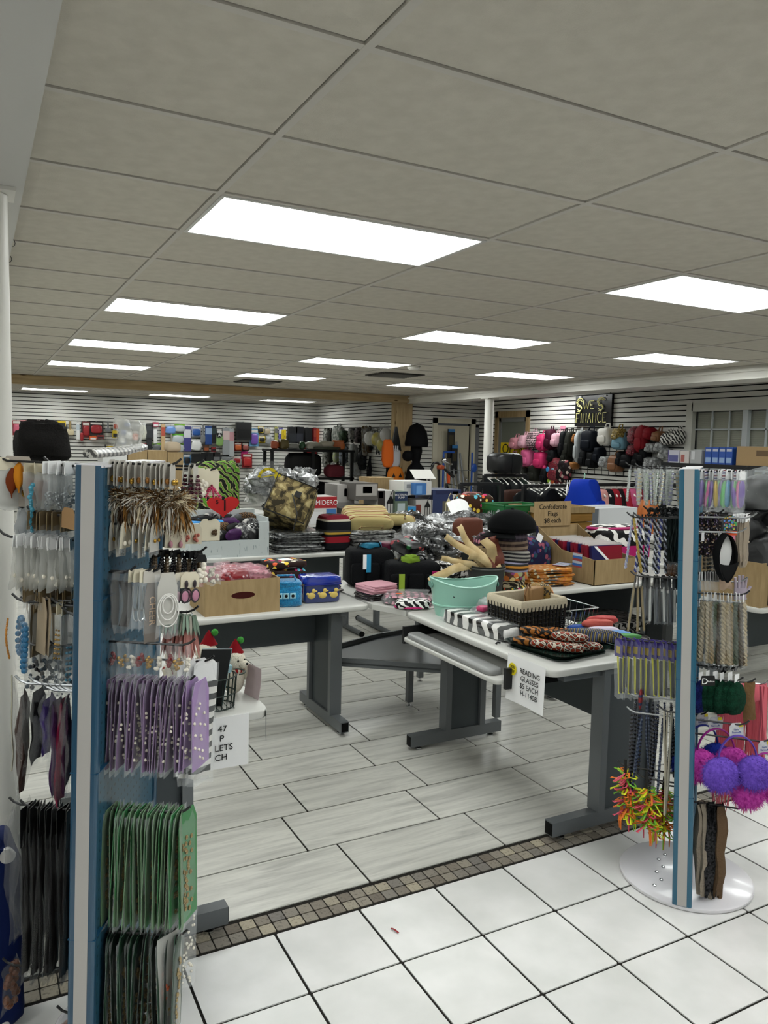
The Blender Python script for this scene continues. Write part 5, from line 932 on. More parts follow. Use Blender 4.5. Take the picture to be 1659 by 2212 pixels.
cr.grid(lambda u, v: ((.15+.02*cos(8*pi*u)*0)*sin(pi*min(.5*v+.0, .5)*1.0+.0)*cos(2*pi*u)*(1 if v < 1 else 1), .15*sin(pi*.5*v)*sin(2*pi*u), .11*cos(pi*.5*v)+.01), 32, 9, True); cr.lathe([(.15, .01), (.145, -.012), (.12, -.02), (.1, -.005)], n=32); cr.ob('crown', BVEL, e, smooth=True)
MB().sheet(lambda u, v: ((.09+.1*v)*cos(pi+(u-.5)*1.7), (.09+.1*v)*sin(pi+(u-.5)*1.7), -.012-.03*v), 12, 5, .006).ob('peak', BVEL, e, smooth=True); MB().sph((0, 0, .122), (.012, .012, .006)).ob('button', BVEL, e); MB().box((.12, -.12, -.05), (.055, .003, .045), Matrix.Rotation(.5, 3, 'Y')).ob('price_tag', PAPER, e)
# ---- zebra roll, glasses, basket, trays
e = E('zebra_roll', Tr((2.16, 3.05, ZT), 1.62), 'flat zebra print roll in clear film along the desk edge', 'roll'); se(MB(), (0, 0, .035), (.5, .11, .07), .3, .03, 1).ob('roll', mat('zebra_bold', rough=.3, pat=P_zebra, args=(4.2, '#0b0b0b', '#dedcd8', 5, 'X'), coat=.4), e, smooth=True); se(MB(), (0, 0, .038), (.56, .12, .082), .4, .08, 4).ob('film_wrap', FILM, e, smooth=True)
GLS = film('glass_bulb', '#c3c6c6', .45, .05, 12)
for i in range(14): soft('wrapped_glass', GLS if i % 3 else WRAPS, (2.26+.055*(i % 4)+J(.012), 2.98+.085*(i//4)+J(.012), ZT+.0+(.04 if i % 2 else 0)), (.075, .075, .075), f'clear film-wrapped glass piece behind the zebra roll, {ordn(i//4)} line, {ordn(i % 4)} across', 'wrapped glass', f'wrapped glass pieces line {i//4+1}', J(2), e=.9, nz=.12, seed=i)
soft('pink_sachet', mat('pink_sachet', '#b03a64', .3), (2.24, 3.14, ZT+.07), (.06, .05, .03), 'small pink sachet among the wrapped glass pieces', 'sachet', None, .4)
e = E('wicker_basket', Tr((2.352, 2.935, ZT), .05), 'black wicker basket with a cream cloth liner on the desk', 'basket'); BW, BD, BH = .27, .24, .18; WK = mat('black_wicker', '#141312', .5)
MB().bb(-BW/2+.01, BW/2-.01, -BD/2+.01, BD/2-.01, 0, .008).ob('bottom', WK, e)
def basket_side(L, T):
    b = MB(T); n = int(L/.011)
    for i in range(n+1): b.tube([(-L/2+L*i/n, .003*(-1)**i, .004), (-L/2*1.03+L*1.03*i/n, -.004+.003*(-1)**i, BH*.85)], .0045, 5)
    for z in (.01, .03, .05, .07, .09, .11, .13): b.tube([(-L/2-.004+(L+.008)*i/16, -.003+.004*(-1)**i, z) for i in range(17)], .0035, 5)
    return b
for L, p, a in ((BW, (0, -BD/2), 0), (BD, (BW/2, 0), pi/2), (BW, (0, BD/2), pi), (BD, (-BW/2, 0), -pi/2)): T_ = Tr((*p, 0), a); basket_side(L, T_).ob('woven_side', WK, e)
LIN = mat('cream_linen', '#b7ad97', .85, bump=.3, bsc=60); ln = MB(); ring = lambda k, z: [(x*k, y*k, z) for x, y, _ in [(BW/2*cx+.0, BD/2*cy, 0) for cx, cy in ((-1, -1), (-.5, -1.01), (0, -1), (.5, -1.01), (1, -1), (1.01, -.5), (1, 0), (1.01, .5), (1, 1), (.5, 1.01), (0, 1), (-.5, 1.01), (-1, 1), (-1.01, .5), (-1, 0), (-1.01, -.5))]]
ln.loft([ring(1.05, BH*.74), ring(1.07, BH*.86), ring(1.05, BH), ring(1.0, BH+.006), ring(.93, BH), ring(.9, BH*.5), ring(.88, .02)], cap=False); ln.ob('liner', LIN, e, smooth=True)
se(MB(), (0, 0, .05), (.11, .05, .1), .25, .02, 1).ob('wallet', mat('brown_leather', '#8a6a45', .5), None, Tr((2.40, 2.94, ZT+.12), .3), smooth=True, label='tan leather wallet with wrist strap standing in the basket', cat='wallet'); MB().tube([(-.06, 0, .02), (-.08, 0, .07), (-.05, 0, .12), (-.03, 0, .09)], .004, 6).ob('wrist_strap', mat('strap_brown', '#6b4a2a', .5), bpy.data.objects['wallet'])
LEO = mat('leopard', rough=.55, pat=P_giraffe, args=(52, '#a8672a', '#0f0b08', '#0a0807')); TIG = mat('tiger', rough=.4, pat=P_zebra, args=(13, '#120904', '#a0662a', 9)); LEOR = mat('leopard_red', rough=.5, pat=P_giraffe, args=(52, '#8a2c14'))
soft('leopard_case', mat('leopard_gold', rough=.4, pat=P_leopard, args=(60, '#8a6a30', '#120e0a', '#b89a5a')), (2.46, 2.97, ZT+.1), (.05, .12, .13), 'leopard print glasses case in the wicker basket', 'case', None, .5, e=.6)
e = E('serving_tray', Tr((2.285, 2.625, ZT), .12), 'dark green plastic tray heaped with leopard print pouches', 'tray'); DGP = mat('dark_green_plastic', '#12211c', .25, coat=.3); MB().rbox((0, 0, .004), (.32, .33, .006), .05, 5).ob('bottom', DGP, e); rr = []
for k, (dx, dy) in enumerate(((.30, .31), (.34, .35), (.355, .365))): rr.append([p for p in [(cx*(dx/2-.05)+.05*cos(radians(a0+90*i/5)), cy*(dy/2-.05)+.05*sin(radians(a0+90*i/5)), (.004, .024, .028)[k]) for cx, cy, a0 in ((1, 1, 0), (-1, 1, 90), (-1, -1, 180), (1, -1, 270)) for i in range(6)]])
MB().loft(rr, cap=False).ob('rim', DGP, e, smooth=True)
for i, (x, y, a, m, z) in enumerate(((-.10, .07, -.9, TIG, 0), (-.06, -.01, -.85, LEOR, 0), (-.02, -.08, -.8, LEOR, 0), (.03, .09, -.95, TIG, 0), (.07, .0, -.9, LEOR, 0), (.0, .03, -.85, LEO, .04), (-.04, .1, -1., TIG, .04), (.03, -.05, -.8, LEOR, .04), (.08, -.09, -.7, LEOR, 0), (.1, .1, -1., LEO, .02))):
    soft('print_pouch', m, (2.285+x*.95, 2.625+y*.95, ZT+.01+z*.9), (.165, .052, .038), f'{"tiger striped" if m is TIG else "leopard print" if m is LEO else "red leopard print"} glasses pouch on the tray, {("front left", "left side", "front corner", "rear left", "middle right", "on top in the middle", "on top at the back", "on top in front", "front right", "rear right")[i]}', 'pouch', 'printed pouches on the tray', a, e=.7, nz=.05, seed=i)
CST = mat('striped_case', rough=.4, pat=P_stripes, args=(['#1a1a1a', '#8a7a4a', '#1a1a1a', '#3a4a7a'], .016, 1))
for i in range(5): soft('glasses_case', CST, (2.405+.022*i, 2.60-.012*i, ZT+.03), (.016, .16, .055), f'slim striped glasses case leaning at the tray edge, {("innermost", "second", "middle", "fourth", "outermost")[i]}', 'case', 'striped glasses cases', .5, e=.6, nz=.02, roll=.3)
e = E('serving_tray', Tr((2.61, 2.66, ZT), .1), 'second dark tray with brightly coloured pouches', 'tray'); MB().rbox((0, 0, .006), (.22, .34, .012), .03, 4).ob('bottom', DGP, e); MB().tube([(.11*cx, .17*cy, .018) for cx, cy in ((-1, -1), (1, -1), (1, 1), (-1, 1), (-1, -1))], .006, 6).ob('rim', DGP, e)
for i, (n, c, x, y, z) in enumerate((('blue', '#1e4a9a', -.04, .12, .012), ('green', '#3f6a3a', .03, .14, .012), ('coral', '#b8564c', .02, .08, .04), ('white', '#c2b8c8', .0, .02, .02), ('pale blue', '#5a8ac0', .02, -.04, .012), ('leaf green', '#4a8a4a', .02, -.1, .012), ('red', '#a83a3a', .07, .1, .05), ('grey', '#55585a', -.07, .06, .012))): soft('cloth_pouch', mat('pouch_'+n.replace(' ', '_'), c, .55, bump=.2), (2.61+x, 2.66+y, ZT+z), (.16, .05, .04), f'{n} rolled cloth pouch on the second tray', 'pouch', 'coloured cloth pouches', -.35+J(.1), e=.7, nz=.05, seed=i)
e = E('wire_basket', Tr((2.615, 3.04, ZT), .0), 'silver wire basket behind the wicker basket', 'basket'); w = MB(); wl = .22; wd_ = .4; wh = .11
for z, k in ((.0, .9), (wh, 1)): w.tube([(wl/2*cx*k, wd_/2*cy*k, z) for cx, cy in ((-1, -1), (1, -1), (1, 1), (-1, 1), (-1, -1))], .003, 5)
for i in range(9):
    for s in (-1, 1): w.tube([(-wl/2*.9+wl*.9*i/8, s*wd_/2*.9, 0), (-wl/2+wl*i/8, s*wd_/2, wh)], .0016, 4); w.tube([(s*wl/2*.9, -wd_/2*.9+wd_*.9*i/8, 0), (s*wl/2, -wd_/2+wd_*i/8, wh)], .0016, 4)
    w.tube([(-wl/2*.9+wl*.9*i/8, -wd_/2*.9, 0), (-wl/2*.9+wl*.9*i/8, wd_/2*.9, 0)], .0016, 4)
w.ob('wire_frame', CHROME, e)
def glasses(P, rz, label, m, group):
    b = MB()
    for s in (-1, 1): b.tube([(s*.033+.024*cos(a), 0, .02+.018*sin(a)) for a in [k*pi/8 for k in range(17)]], .0022, 5); b.tube([(s*.06, 0, .028), (s*.062, .07, .026), (s*.058, .12, .012)], .0018, 5)
    b.tube([(-.01, 0, .028), (0, 0, .032), (.01, 0, .028)], .002, 5); return b.ob('reading_glasses', m, None, Tr(P, rz, J(.3)), smooth=True, label=label, cat='glasses', group=group)
for i in range(7): glasses((2.52+.05*(i % 3), 2.92+.07*(i//3), ZT+.012+.02*(i % 2)), J(1.5), f'wire-rimmed reading glasses in the wire basket, {("front left", "front middle", "front right", "centre left", "centre", "centre right", "back")[i]}', HKS if i % 2 else BLKM, 'reading glasses in the wire basket')
MB().tube([(-.012, 0, .004), (0, .006, .008), (.014, .002, .005)], .004, 6).ob('hair_clip', BLK, None, Tr((2.09, 2.80, ZT)), label='small black clip lying on the bare desk edge', cat='clip')
# paper sign on the desk edge
def paper_sign(name, label, T, w, h, lines, size, sticker=None, sp=1.1, xo=0):
    o = MB().sheet(lambda u, v: ((u-.5)*w, .006*sin(pi*u)*v, -h*v), 6, 7, .0006).ob(name, PAPER, None, T, label=label, cat='sign')
    text(lines, o, Matrix.Translation((xo, -.0025, -h*.5)) @ UP, size, INK, sp=sp); return o
o = paper_sign('paper_sign', 'white paper sign reading READING GLASSES taped to the desk edge', Tr((2.026, 2.515, .748), -pi/2, -.03), .25, .2, 'READING\nGLASSES\n$5 EACH\nH-1140B', .031, sp=1.0, xo=.03)
st = MB().lathe([(.001, 0), (.028, 0), (.028, .0008), (.001, .0008)], (0, 0, 0), 24, rot=Matrix.Rotation(pi/2, 3, 'X'), c=(-.08, -.002, -.06)) if False else MB(Matrix.Translation((-.085, -.003, -.06)) @ UP).lathe([(.001, 0), (.027, 0), (.027, .0008), (.001, .0008)], n=24)
st = st.ob('sticker', mat('yellow_dot', '#d6c41f', .5), o); text('30%\nOFF', st, Matrix.Translation((-.085, -.0042, -.06)) @ UP, .019, INK)
# ================================================================ DESK BEHIND THE NEARER STAND
e = E('wire_basket', Tr((.70, 2.51, ZT)), 'dark green wire basket holding a black notebook cover', 'basket'); b = MB(); DGW = mat('green_wire', '#14241e', .4, .3)
rg = lambda k, z: [(.075*k*cos(a), .062*k*sin(a), z) for a in [q*pi/14 for q in range(29)]]
for k, z in ((.88, .003), (.94, .05), (1, .108)): b.tube(rg(k, z), .0025, 5)
for q in range(22): a = 2*pi*q/22; b.tube([(.066*cos(a), .055*sin(a), .003), (.075*cos(a), .062*sin(a), .108)], .0017, 4)
for q in range(-3, 4): b.tube([(q*.018, -.05, .004), (q*.018, .05, .004)], .0015, 4)
b.ob('wire_frame', DGW, e); MB().tube([(.075+.03*sin(a), .035*cos(a), .112) for a in [q*pi/8 for q in range(9)]], .0025, 5).ob('handle', DGW, e)
o = MB().rbox((0, 0, .1), (.105, .008, .2), .002, 2).ob('notebook_cover', mat('matt_black_board', '#0e1112', .5), None, Tr((.675, 2.505, ZT+.008), .12, .12, .12), label='black notebook with light blue edge standing in the wire basket', cat='notebook')
MB().rbox((.006, .009, .098), (.106, .006, .2), .003, 2).ob('blue_back', mat('pale_blue_board', '#8fb0b8', .5), o); MB().bb(.05, .066, .0, .014, .115, .14).ob('clasp', mat('pale_blue_board'), o)
PLW = mat('white_plush', '#cfc8b8', .95, bump=.5, bsc=200); RDV = mat('red_velvet', '#7a0f18', .8); GNP = mat('green_pompom', '#3f8a3a', .9, bump=.6, bsc=200)
for i, (x, y, z, rz, lb) in enumerate(((.60, 2.62, .0, .3, 'white plush toy with red and green hat, leftmost behind the basket'), (.735, 2.74, .0, -.2, 'white plush toy with red hat, middle one behind the basket'), (.80, 2.62, .0, .4, 'white plush toy with red striped scarf at the desk end'))):
    s_ = (1.15, .95, .9)[i]; e = E('plush_toy', Tr((x, y, ZT+z), rz, 0, 0, s_), lb, 'plush toy', 'plush toys'); b = MB(); b.sph((0, 0, .055), (.045, .04, .055), 14, 9); b.ob('body', PLW, e, smooth=True); h = MB(); h.sph((0, -.01, .135), (.042, .04, .038), 14, 9); h.sph((.01, -.042, .125), (.022, .025, .018), 10, 7); h.ob('head', PLW, e, smooth=True)
    for s in (-1, 1): MB().sph((s*.016, -.046, .142), .004, 8, 5).ob('eye', INK, e); MB().sph((s*.042, -.02, .085), (.014, .016, .035), 8, 6).ob('arm', PLW, e, smooth=True)
    MB().sph((.012, -.066, .13), .005, 8, 5).ob('nose', INK, e); MB().lathe([(.001, .215), (.012, .2), (.03, .165), (.034, .16), (.001, .158)], (.008, 0, .004), 14).ob('hat', RDV, e, smooth=True); MB().sph((.03, -.005, .21), .014, 8, 6).ob('pompom', GNP, e, smooth=True); MB().tube([(.036*cos(a), .034*sin(a), .098) for a in [q*pi/8 for q in range(17)]], .009, 6).ob('scarf', mat('red_stripe_scarf', rough=.8, pat=P_stripes, args=(['#8a1a1c', '#c9c0b0'], .02, 0)), e, smooth=True)
MB().sheet(lambda u, v: (.0+.004*sin(pi*v), (u-.5)*.1, .11*v), 4, 6, .001).ob('pink_card', mat('pink_paper', '#c3b2b4', .7), None, Tr((.845, 2.56, ZT), .2, 0, .1), label='pale pink card standing at the desk corner beside the plush toy', cat='card')
o = MB().sheet(lambda u, v: ((u-.5)*.24, .003*sin(pi*u)*v, -.175*v), 5, 6, .0006).ob('paper_sign', PAPER, None, Tr((.665, 2.398, .742), 0, .02), label='white paper sign with black lettering ending in CH on the desk front', cat='sign')
for i, s in enumerate(('47', 'P', 'LETS', 'CH')): text(s, o, Matrix.Translation(((.045, .036, .066, .048)[i], -.0032, -.04-.032*i)) @ UP, .03, INK, 'RIGHT' if i != 2 else 'RIGHT')
MB().sheet(lambda u, v: ((u-.5)*.05, 0, -.1*v), 3, 4, .0006).ob('paper_tag', mat('grey_paper', '#a9a9ab', .7), None, Tr((.855, 2.43, .735), pi/2-.3), label='grey slip of paper taped to the desk end', cat='paper')  # slip in one even grey
# navy tote with daisies beside the column
DAI = mat('daisy_navy', rough=.7, pat=P_dots, args=(11, '#0d1a44', '#c4c2be', .3), kw=dict(st=(1, .25, 1), rand=.7))
e = E('tote_bag', Tr((-.06, 2.28, 0), .1), 'navy tote with white daisies standing by the column', 'tote bag'); se(MB(), (0, 0, .275), (.3, .16, .55), .3, .03, 2, 24, 16).ob('body', DAI, e, smooth=True); MB().tube([(-.08, -.08, .52), (-.07, -.07, .66), (.07, -.07, .66), (.08, -.08, .52)], .01, 6).ob('handle', mat('navy_strap', '#0e1d4a', .7), e, smooth=True)
# ================================================================ FLAG DESK
e = E('cardboard_box', Tr((0, 0, 0)), 'cut cardboard box of folded flags with a handwritten header', 'box'); x0, x1, y0, y1, h = 3.56, 3.94, 3.76, 4.36, .2
MB().bb(x0, x1, y0, y1, ZT, ZT+.005).ob('bottom', CARD, e); MB().bb(x0, x1, y0, y0+.005, ZT, ZT+h*.85).ob('front', CARD, e)
for x in (x0, x1-.005): MB().loft([[(x+q*.005, y0, ZT), (x+q*.005, y1, ZT), (x+q*.005, y1, ZT+.34), (x+q*.005, y0+.33, ZT+.2), (x+q*.005, y0, ZT+h*.85)] for q in (0, 1)]).ob('side', CARD, e)
MB().bb(x0, x1, y1-.005, y1, ZT, ZT+.34).ob('back', CARD, e); hd = MB().box((x0+.13, y1-.012, ZT+.42), (.34, .004, .18)).ob('header', CARD, e); text('Confederate\nFlags\n$8 each', hd, Matrix.Translation((x0+.13, y1-.0155, ZT+.42)) @ UP, .05, INK)
MB().bb(x0-.002, x0, y0+.12, y0+.21, ZT+.1, ZT+.2).ob('sticker', mat('blue_label', rough=.5, pat=P_stripes, args=(['#3a6ab0', '#b9c4d0', '#a04a4a'], .05, 2)), e)
FRD, FNV = mat('flag_red', '#7d1a2a', .3, coat=.5), mat('flag_navy', '#1b2050', .3, coat=.5)
for i in range(13):
    m = FRD if i % 3 else FNV; q = MB().box((0, 0, .12), (.3 if i else .26, .024, .24)).ob('folded_flag', m, None, Tr((3.75+J(.01), 3.83+i*.038, ZT+.012), J(.05), J(.06)-.1), label=f'{"red" if i % 3 else "navy"} folded flag in a clear sleeve, {("frontmost, with a white diagonal", "second", "third", "fourth", "fifth", "sixth", "seventh", "eighth", "ninth", "tenth", "eleventh", "twelfth", "rearmost")[i]} in the cardboard box', cat='flag', group='folded flags')
    MB().box((0, 0, .246), (.29, .006, .014)).ob('sleeve_edge', FILMW, q)
    if i == 0: MB().add([(-.11, -.014, .235), (-.085, -.014, .235), (.1, -.014, .06), (.075, -.014, .06)], [(0, 3, 2, 1)]).ob('white_diagonal', PAPER, q); MB().add([(-.085, -.0135, .235), (.13, -.0135, .235), (.13, -.0135, .03), (.1, -.0135, .06)], [(0, 3, 2, 1)]).ob('red_field', FRD, q)
ORG = mat('orange_print', rough=.4, pat=P_floral, args=(40, '#b5721e'), kw=dict(cols=('#c98a2a', '#d8cfa8', '#b5651e', '#5a3a1a'), r=.4), coat=.3)
for i in range(6):
    o = soft('print_bag', ORG, (3.30+J(.015), 3.93+J(.015), ZT+i*.02), (.32, .2, .022), f'orange printed bag with black trim, {("bottom", "second", "third", "fourth", "fifth", "top")[i]} of the flat pile', 'bag', 'orange printed bags', -.2+J(.15), e=.35, nz=.03, seed=i); MB().tube([(.162*cos(a)*(abs(cos(a))**-.3 if abs(cos(a)) > .2 else 1)*.75, .1*sin(a), .008) for a in [q*pi/10 for q in range(21)]], .005, 5).ob('trim', BLK, o)
MB().sheet(lambda u, v: (u*.12-.06, -.06*v, .06-.1*v*v), 4, 5, .004).ob('print_bag', ORG, None, Tr((3.1, 3.72, ZT-.02), .2), label='orange printed bag drooping over the desk edge', cat='bag'); MB().box((.02, 0, .002), (.14, .09, .003)).ob('printed_card', mat('flag_card', rough=.5, pat=P_stripes, args=(['#8a3a4a', '#c9c9d4', '#3a5a9a', '#7ab0a0'], .05, 0)), None, Tr((3.4, 3.9, ZT+.128), .5), label='card with red, white and blue print on the orange bags', cat='card')
soft('zip_case', mat('violet_case', '#2f2a86', .5), (3.2, 4.16, ZT+.02), (.26, .16, .05), 'violet zip case beside the hat stack', 'case', None, -.1, e=.35, seed=2); soft('zip_case', mat('violet_case'), (3.18, 4.2, ZT+.07), (.24, .15, .04), 'upper violet zip case on the first one', 'case', None, .1, e=.35, seed=3)
PAIS = mat('paisley', rough=.7, pat=P_floral, args=(32, '#241f3a'), kw=dict(cols=('#3a3a6a', '#2a4a5a', '#8a4a5a', '#1c2440'), r=.55)); o = soft('quilted_bag', PAIS, (3.39, 4.24, ZT), (.3, .2, .27), 'dark blue paisley quilted bag behind the orange pile', 'bag', None, .1, e=.5, nz=.06, seed=4); MB().tube([(-.1, 0, .25), (-.08, 0, .34), (.08, 0, .34), (.1, 0, .25)], .012, 6).ob('handle', PAIS, o, smooth=True)
soft('polka_bag', mat('pink_dot_brown', rough=.6, pat=P_dots, args=(22, '#2c1c22', '#c0788c', .34)), (3.18, 4.34, ZT+.1), (.28, .18, .2), 'brown bag with pink dots behind the violet cases', 'bag', None, -.2, nz=.06, seed=8)
open_box('cardboard_box', 'small cardboard box behind the stacked caps', 2.98, 3.12, 4.0, 4.3, ZT, .22, CARD, slot=False)
e = E('zebra_bag', Tr((4.18, 4.22, ZT+.02), 0), 'zebra print bag with magenta band behind the flag box', 'bag'); se(MB(), (0, 0, .16), (.5, .22, .32), .35, .03, 3).ob('body', mat('zebra_big', rough=.5, pat=P_zebra, args=(5, '#0c0c0d', '#dcdad6', 7)), e, smooth=True); MB().bb(-.24, .24, -.116, -.108, .08, .17).ob('band', MAG, e); MB().tube([(.25*cos(a), .1*sin(a), .3) for a in [q*pi/12 for q in range(25)]], .012, 6).ob('lid_piping', MAG, e, smooth=True)
for i in range(7): soft('print_blanket', mat('dark_zebra', rough=.6, pat=P_zebra, args=(12, '#0c0b0c', '#8d8a88', 6)) if i > 3 else mat('wine_zebra', rough=.6, pat=P_zebra, args=(12, '#150d12', '#5a2a44', 6)), (3.85+J(.02), 4.05+J(.03), .02+i*.062), (.7, .4, .065), f'folded {"zebra" if i > 3 else "wine and black"} print blanket under the flag desk, {("lowest", "second", "third", "fourth", "fifth", "sixth", "topmost")[i]}', 'blanket', 'folded print blankets', J(.08), e=.4, nz=.04, seed=i)
# ================================================================ SECOND ROW OF TABLES
WB2 = mat('speckled_white_board', rough=.6, pat=lambda t: t.mix(t.ramp(t.noise(t.co((6, 6, 1.2)), 14, 2), [(.62, '#000000'), (.66, '#ffffff')]), lin('#b9c0c0'), lin('#8a9496')))
e = E('display_crate', Tr((0, 0, 0)), 'pale speckled cardboard display crate full of novelty eye masks', 'crate')
for a in ((1.42, 2.04, 5.76, 5.775, ZT, ZT+.13), (1.42, 1.5, 5.76, 5.775, ZT+.13, ZT+.27), (1.96, 2.04, 5.76, 5.775, ZT+.13, ZT+.27), (1.42, 1.435, 5.775, 6.12, ZT, ZT+.3), (2.025, 2.04, 5.775, 6.12, ZT, ZT+.3), (1.42, 2.04, 6.12, 6.135, ZT, ZT+.34), (1.435, 2.025, 5.775, 6.12, ZT, ZT+.02)): MB().bb(*a).ob('panel', WB2, e)
mm = [mat('mask_black', '#0e0e10', .5), mat('mask_camo', rough=.5, pat=P_camo, args=(30, ('#1c1c1e', '#4a4a4c', '#8a8a88', '#b9b7b2'))), mat('mask_blue', '#2f86c4', .4), mat('mask_purple', '#3a1446', .5), mat('mask_tiger', rough=.5, pat=P_zebra, args=(30, '#14100c', '#6b4f30', 6)), mat('mask_silver', rough=.3, pat=P_floral, args=(60, '#1a1a1c'), kw=dict(cols=('#c9c9c9', '#7a7a7a', '#e0e0e0'), r=.45)), mat('mask_grey', '#5f6366', .4)]
mn = ('black', 'grey camouflage', 'bright blue', 'purple', 'tiger striped', 'silver sequin', 'plain grey'); rr_ = random.Random(6)
for i in range(24):
    x, y, z = 1.52+.085*(i % 6)+J(.02), 5.82+.09*(i//6), ZT+.1+.03*(i//6)+.03*rr_.random(); k = rr_.choice((0, 0, 0, 0, 1, 1, 2, 3, 4, 5, 6))
    soft('eye_mask', mm[k], (x, y, z), (.17, .06, .1), f'{mn[k]} padded eye mask in the pale crate, {("front", "second", "third", "rear")[i//6]} line, {("first", "second", "third", "fourth", "fifth", "sixth")[i % 6]} from the left', 'eye mask', 'eye masks in the crate', J(.7), e=.8, nz=.06, seed=i, tilt=J(.4))
hs = [(.5*16*sin(t)**3/16, (13*cos(t)-5*cos(2*t)-2*cos(3*t)-cos(4*t))/17*.5) for t in [2*pi*k/40 for k in range(40)]]
P = aty(482, 1092, 6.0); o = MB(UP).prism([(x*.26, y*.2) for x, y in hs], -.003, .003).ob('heart_sign', mat('heart_red', '#b02a2a', .6), None, Tr(P), label='red paper heart price sign reading $1 above the mask crate', cat='sign'); text('1', o, Matrix.Translation((.012, -.006, -.002)) @ UP, .13, INK); text('$', o, Matrix.Translation((-.05, -.006, .03)) @ UP, .045, INK); MB().cyl((0, .004, -.06), (0, .006, P.z*0-.34), .004, n=6).ob('stick', WHT, o)
CAMO = mat('camo', rough=.7, pat=P_camo, args=(13,)); ST = mat('grey_blanket_film', rough=.2, pat=P_noise, args=(30, '#3a3b3b', '#8e9090'), crinkle=.8, csc=40, coat=.5)
for i in range(7): soft('wrapped_blanket', ST, (2.33+J(.02), 5.98+J(.02), ZT+.0+i*.024), (.42, .42, .026), f'plastic-wrapped grey blanket under the camouflage bag, {("lowest", "second", "third", "fourth", "fifth", "sixth", "topmost")[i]}', 'blanket', 'wrapped grey blankets', J(.1), e=.4, nz=.06, seed=i)
e = E('camo_bag', Tr((2.23, 5.98, ZT+.20), -.5, -.45, .35), 'large square camouflage cooler bag tipped on the wrapped blankets', 'cooler bag'); se(MB(), (0, 0, .17), (.36, .5, .34), .22, .02, 2, 28, 16).ob('body', CAMO, e, smooth=True); MB().tube([(.17*sx, -.25, .17+.16*sz) for sx, sz in ((-1, -1), (1, -1), (1, 1), (-1, 1), (-1, -1))], .006, 6).ob('piping', BLK, e); MB().box((.04, -.256, .22), (.05, .006, .05)).ob('buckle_patch', BLK, e); MB().tube([(.0, -.26, .2), (.1, -.3, .05), (.12, -.27, -.08)], .012, 6, flat=.4).ob('strap', BLK, e, smooth=True)
SER = mat('serape', rough=.8, pat=P_stripes, args=([('#15161a', 4), ('#8a1f2a', 3), ('#15161a', 1), ('#b8963c', 1), ('#3a3a3a', 1), ('#15161a', 4), ('#b9b2a2', 1), ('#6a1a28', 2)], .3, 2)); o = soft('striped_bag', SER, (2.655, 5.9, ZT), (.24, .24, .3), 'dark woven bag with red and yellow stripes and a metal ring', 'bag', None, .05, e=.35, seed=3); MB().tube([(.035*cos(a), -.1, .27+.03*sin(a)) for a in [pi+q*pi/8 for q in range(9)]], .005, 6).ob('ring', CHROME, o)
TST = mat('tan_stripe', rough=.8, pat=P_stripes, args=([('#a89a6a', 5), ('#6b2a24', 1), ('#a89a6a', 2), ('#c9c0a0', 1), ('#8a3a34', 1)], .09, 1)); WW = mat('stack_film', rough=.22, pat=P_noise, args=(25, '#4f5050', '#b0b1b0'), crinkle=.9, csc=35, coat=.4)
for i in range(9): soft('wrapped_mat', WW, (2.98+J(.03) if i < 5 else 3.34+J(.03), 5.93+J(.03), ZT+(i % 5)*.034), (.4, .42, .036), f'film-wrapped folded mat, {"left" if i < 5 else "right"} stack, {("bottom", "second", "third", "fourth", "top")[i % 5]}', 'folded mat', 'film-wrapped mats', J(.12), e=.4, nz=.06, seed=i)
for i, (x, y, rz, tl, lb) in enumerate(((2.98, 5.95, -.2, .3, 'tan bag with dark red stripes leaning open'), (3.24, 5.97, -.35, -.1, 'tan bag with dark red stripes lying flat to the right'))): o = soft('striped_bag', TST, (x, y, ZT+.175), (.42, .34, .1 if i else .16), lb, 'bag', 'tan striped bags', rz, e=.45, nz=.05, seed=i, tilt=tl); MB().tube([(-.1, -.17, .06), (-.09, -.22, .1), (.09, -.22, .1), (.1, -.17, .06)], .012, 6, flat=.5).ob('handle', TST, o, smooth=True)
# plastic-wrapped heap on the right-hand table
for i in range(26):
    x, y = 3.15+.17*(i % 8)+J(.05), 5.72+.17*((i//8) % 4)+J(.03); z = ZT+(.0 if i < 14 else .1)+.02*(i % 3)
    soft('wrapped_bundle', (WRAPG, WRAPD, WRAPS, WRAPG)[i % 4], (x+.25, y, z), (.24, .22, .15), f'crumpled clear-wrapped dark bundle heaped on the second table, {("front", "second", "third", "rear")[(i//8) % 4]} line, {ordn(i % 8)} from the left', 'wrapped bundle', f'heaped wrapped bundles, line {(i//8) % 4+1}', J(1.5), e=.85, nz=.24, seed=i+40)
MB().sheet(lambda u, v: ((u-.5)*.3, .1*v-.05, .04*sin(pi*u)+.07*v), 5, 5, .001).ob('loose_paper', PAPER, None, Tr((4.0, 6.05, ZT+.28), .3, .4), label='loose white sheet on top of the wrapped heap', cat='paper')
soft('tan_satchel', mat('rust_satchel', '#5c2f20', .5), (3.85, 5.66, ZT+.02), (.3, .12, .24), 'rust brown leather satchel behind the leather strips', 'satchel', None, .2, e=.35)
e = E('shopping_basket', Tr((4.62, 6.02, ZT+.12), .05), 'green plastic shopping basket with slotted sides', 'basket'); GB = mat('green_plastic', '#0f5a2c', .3, coat=.3); bw, bd_, bh = .5, .34, .21
MB().bb(-bw*.43, bw*.43, -bd_*.43, bd_*.43, 0, .01).ob('bottom', GB, e)
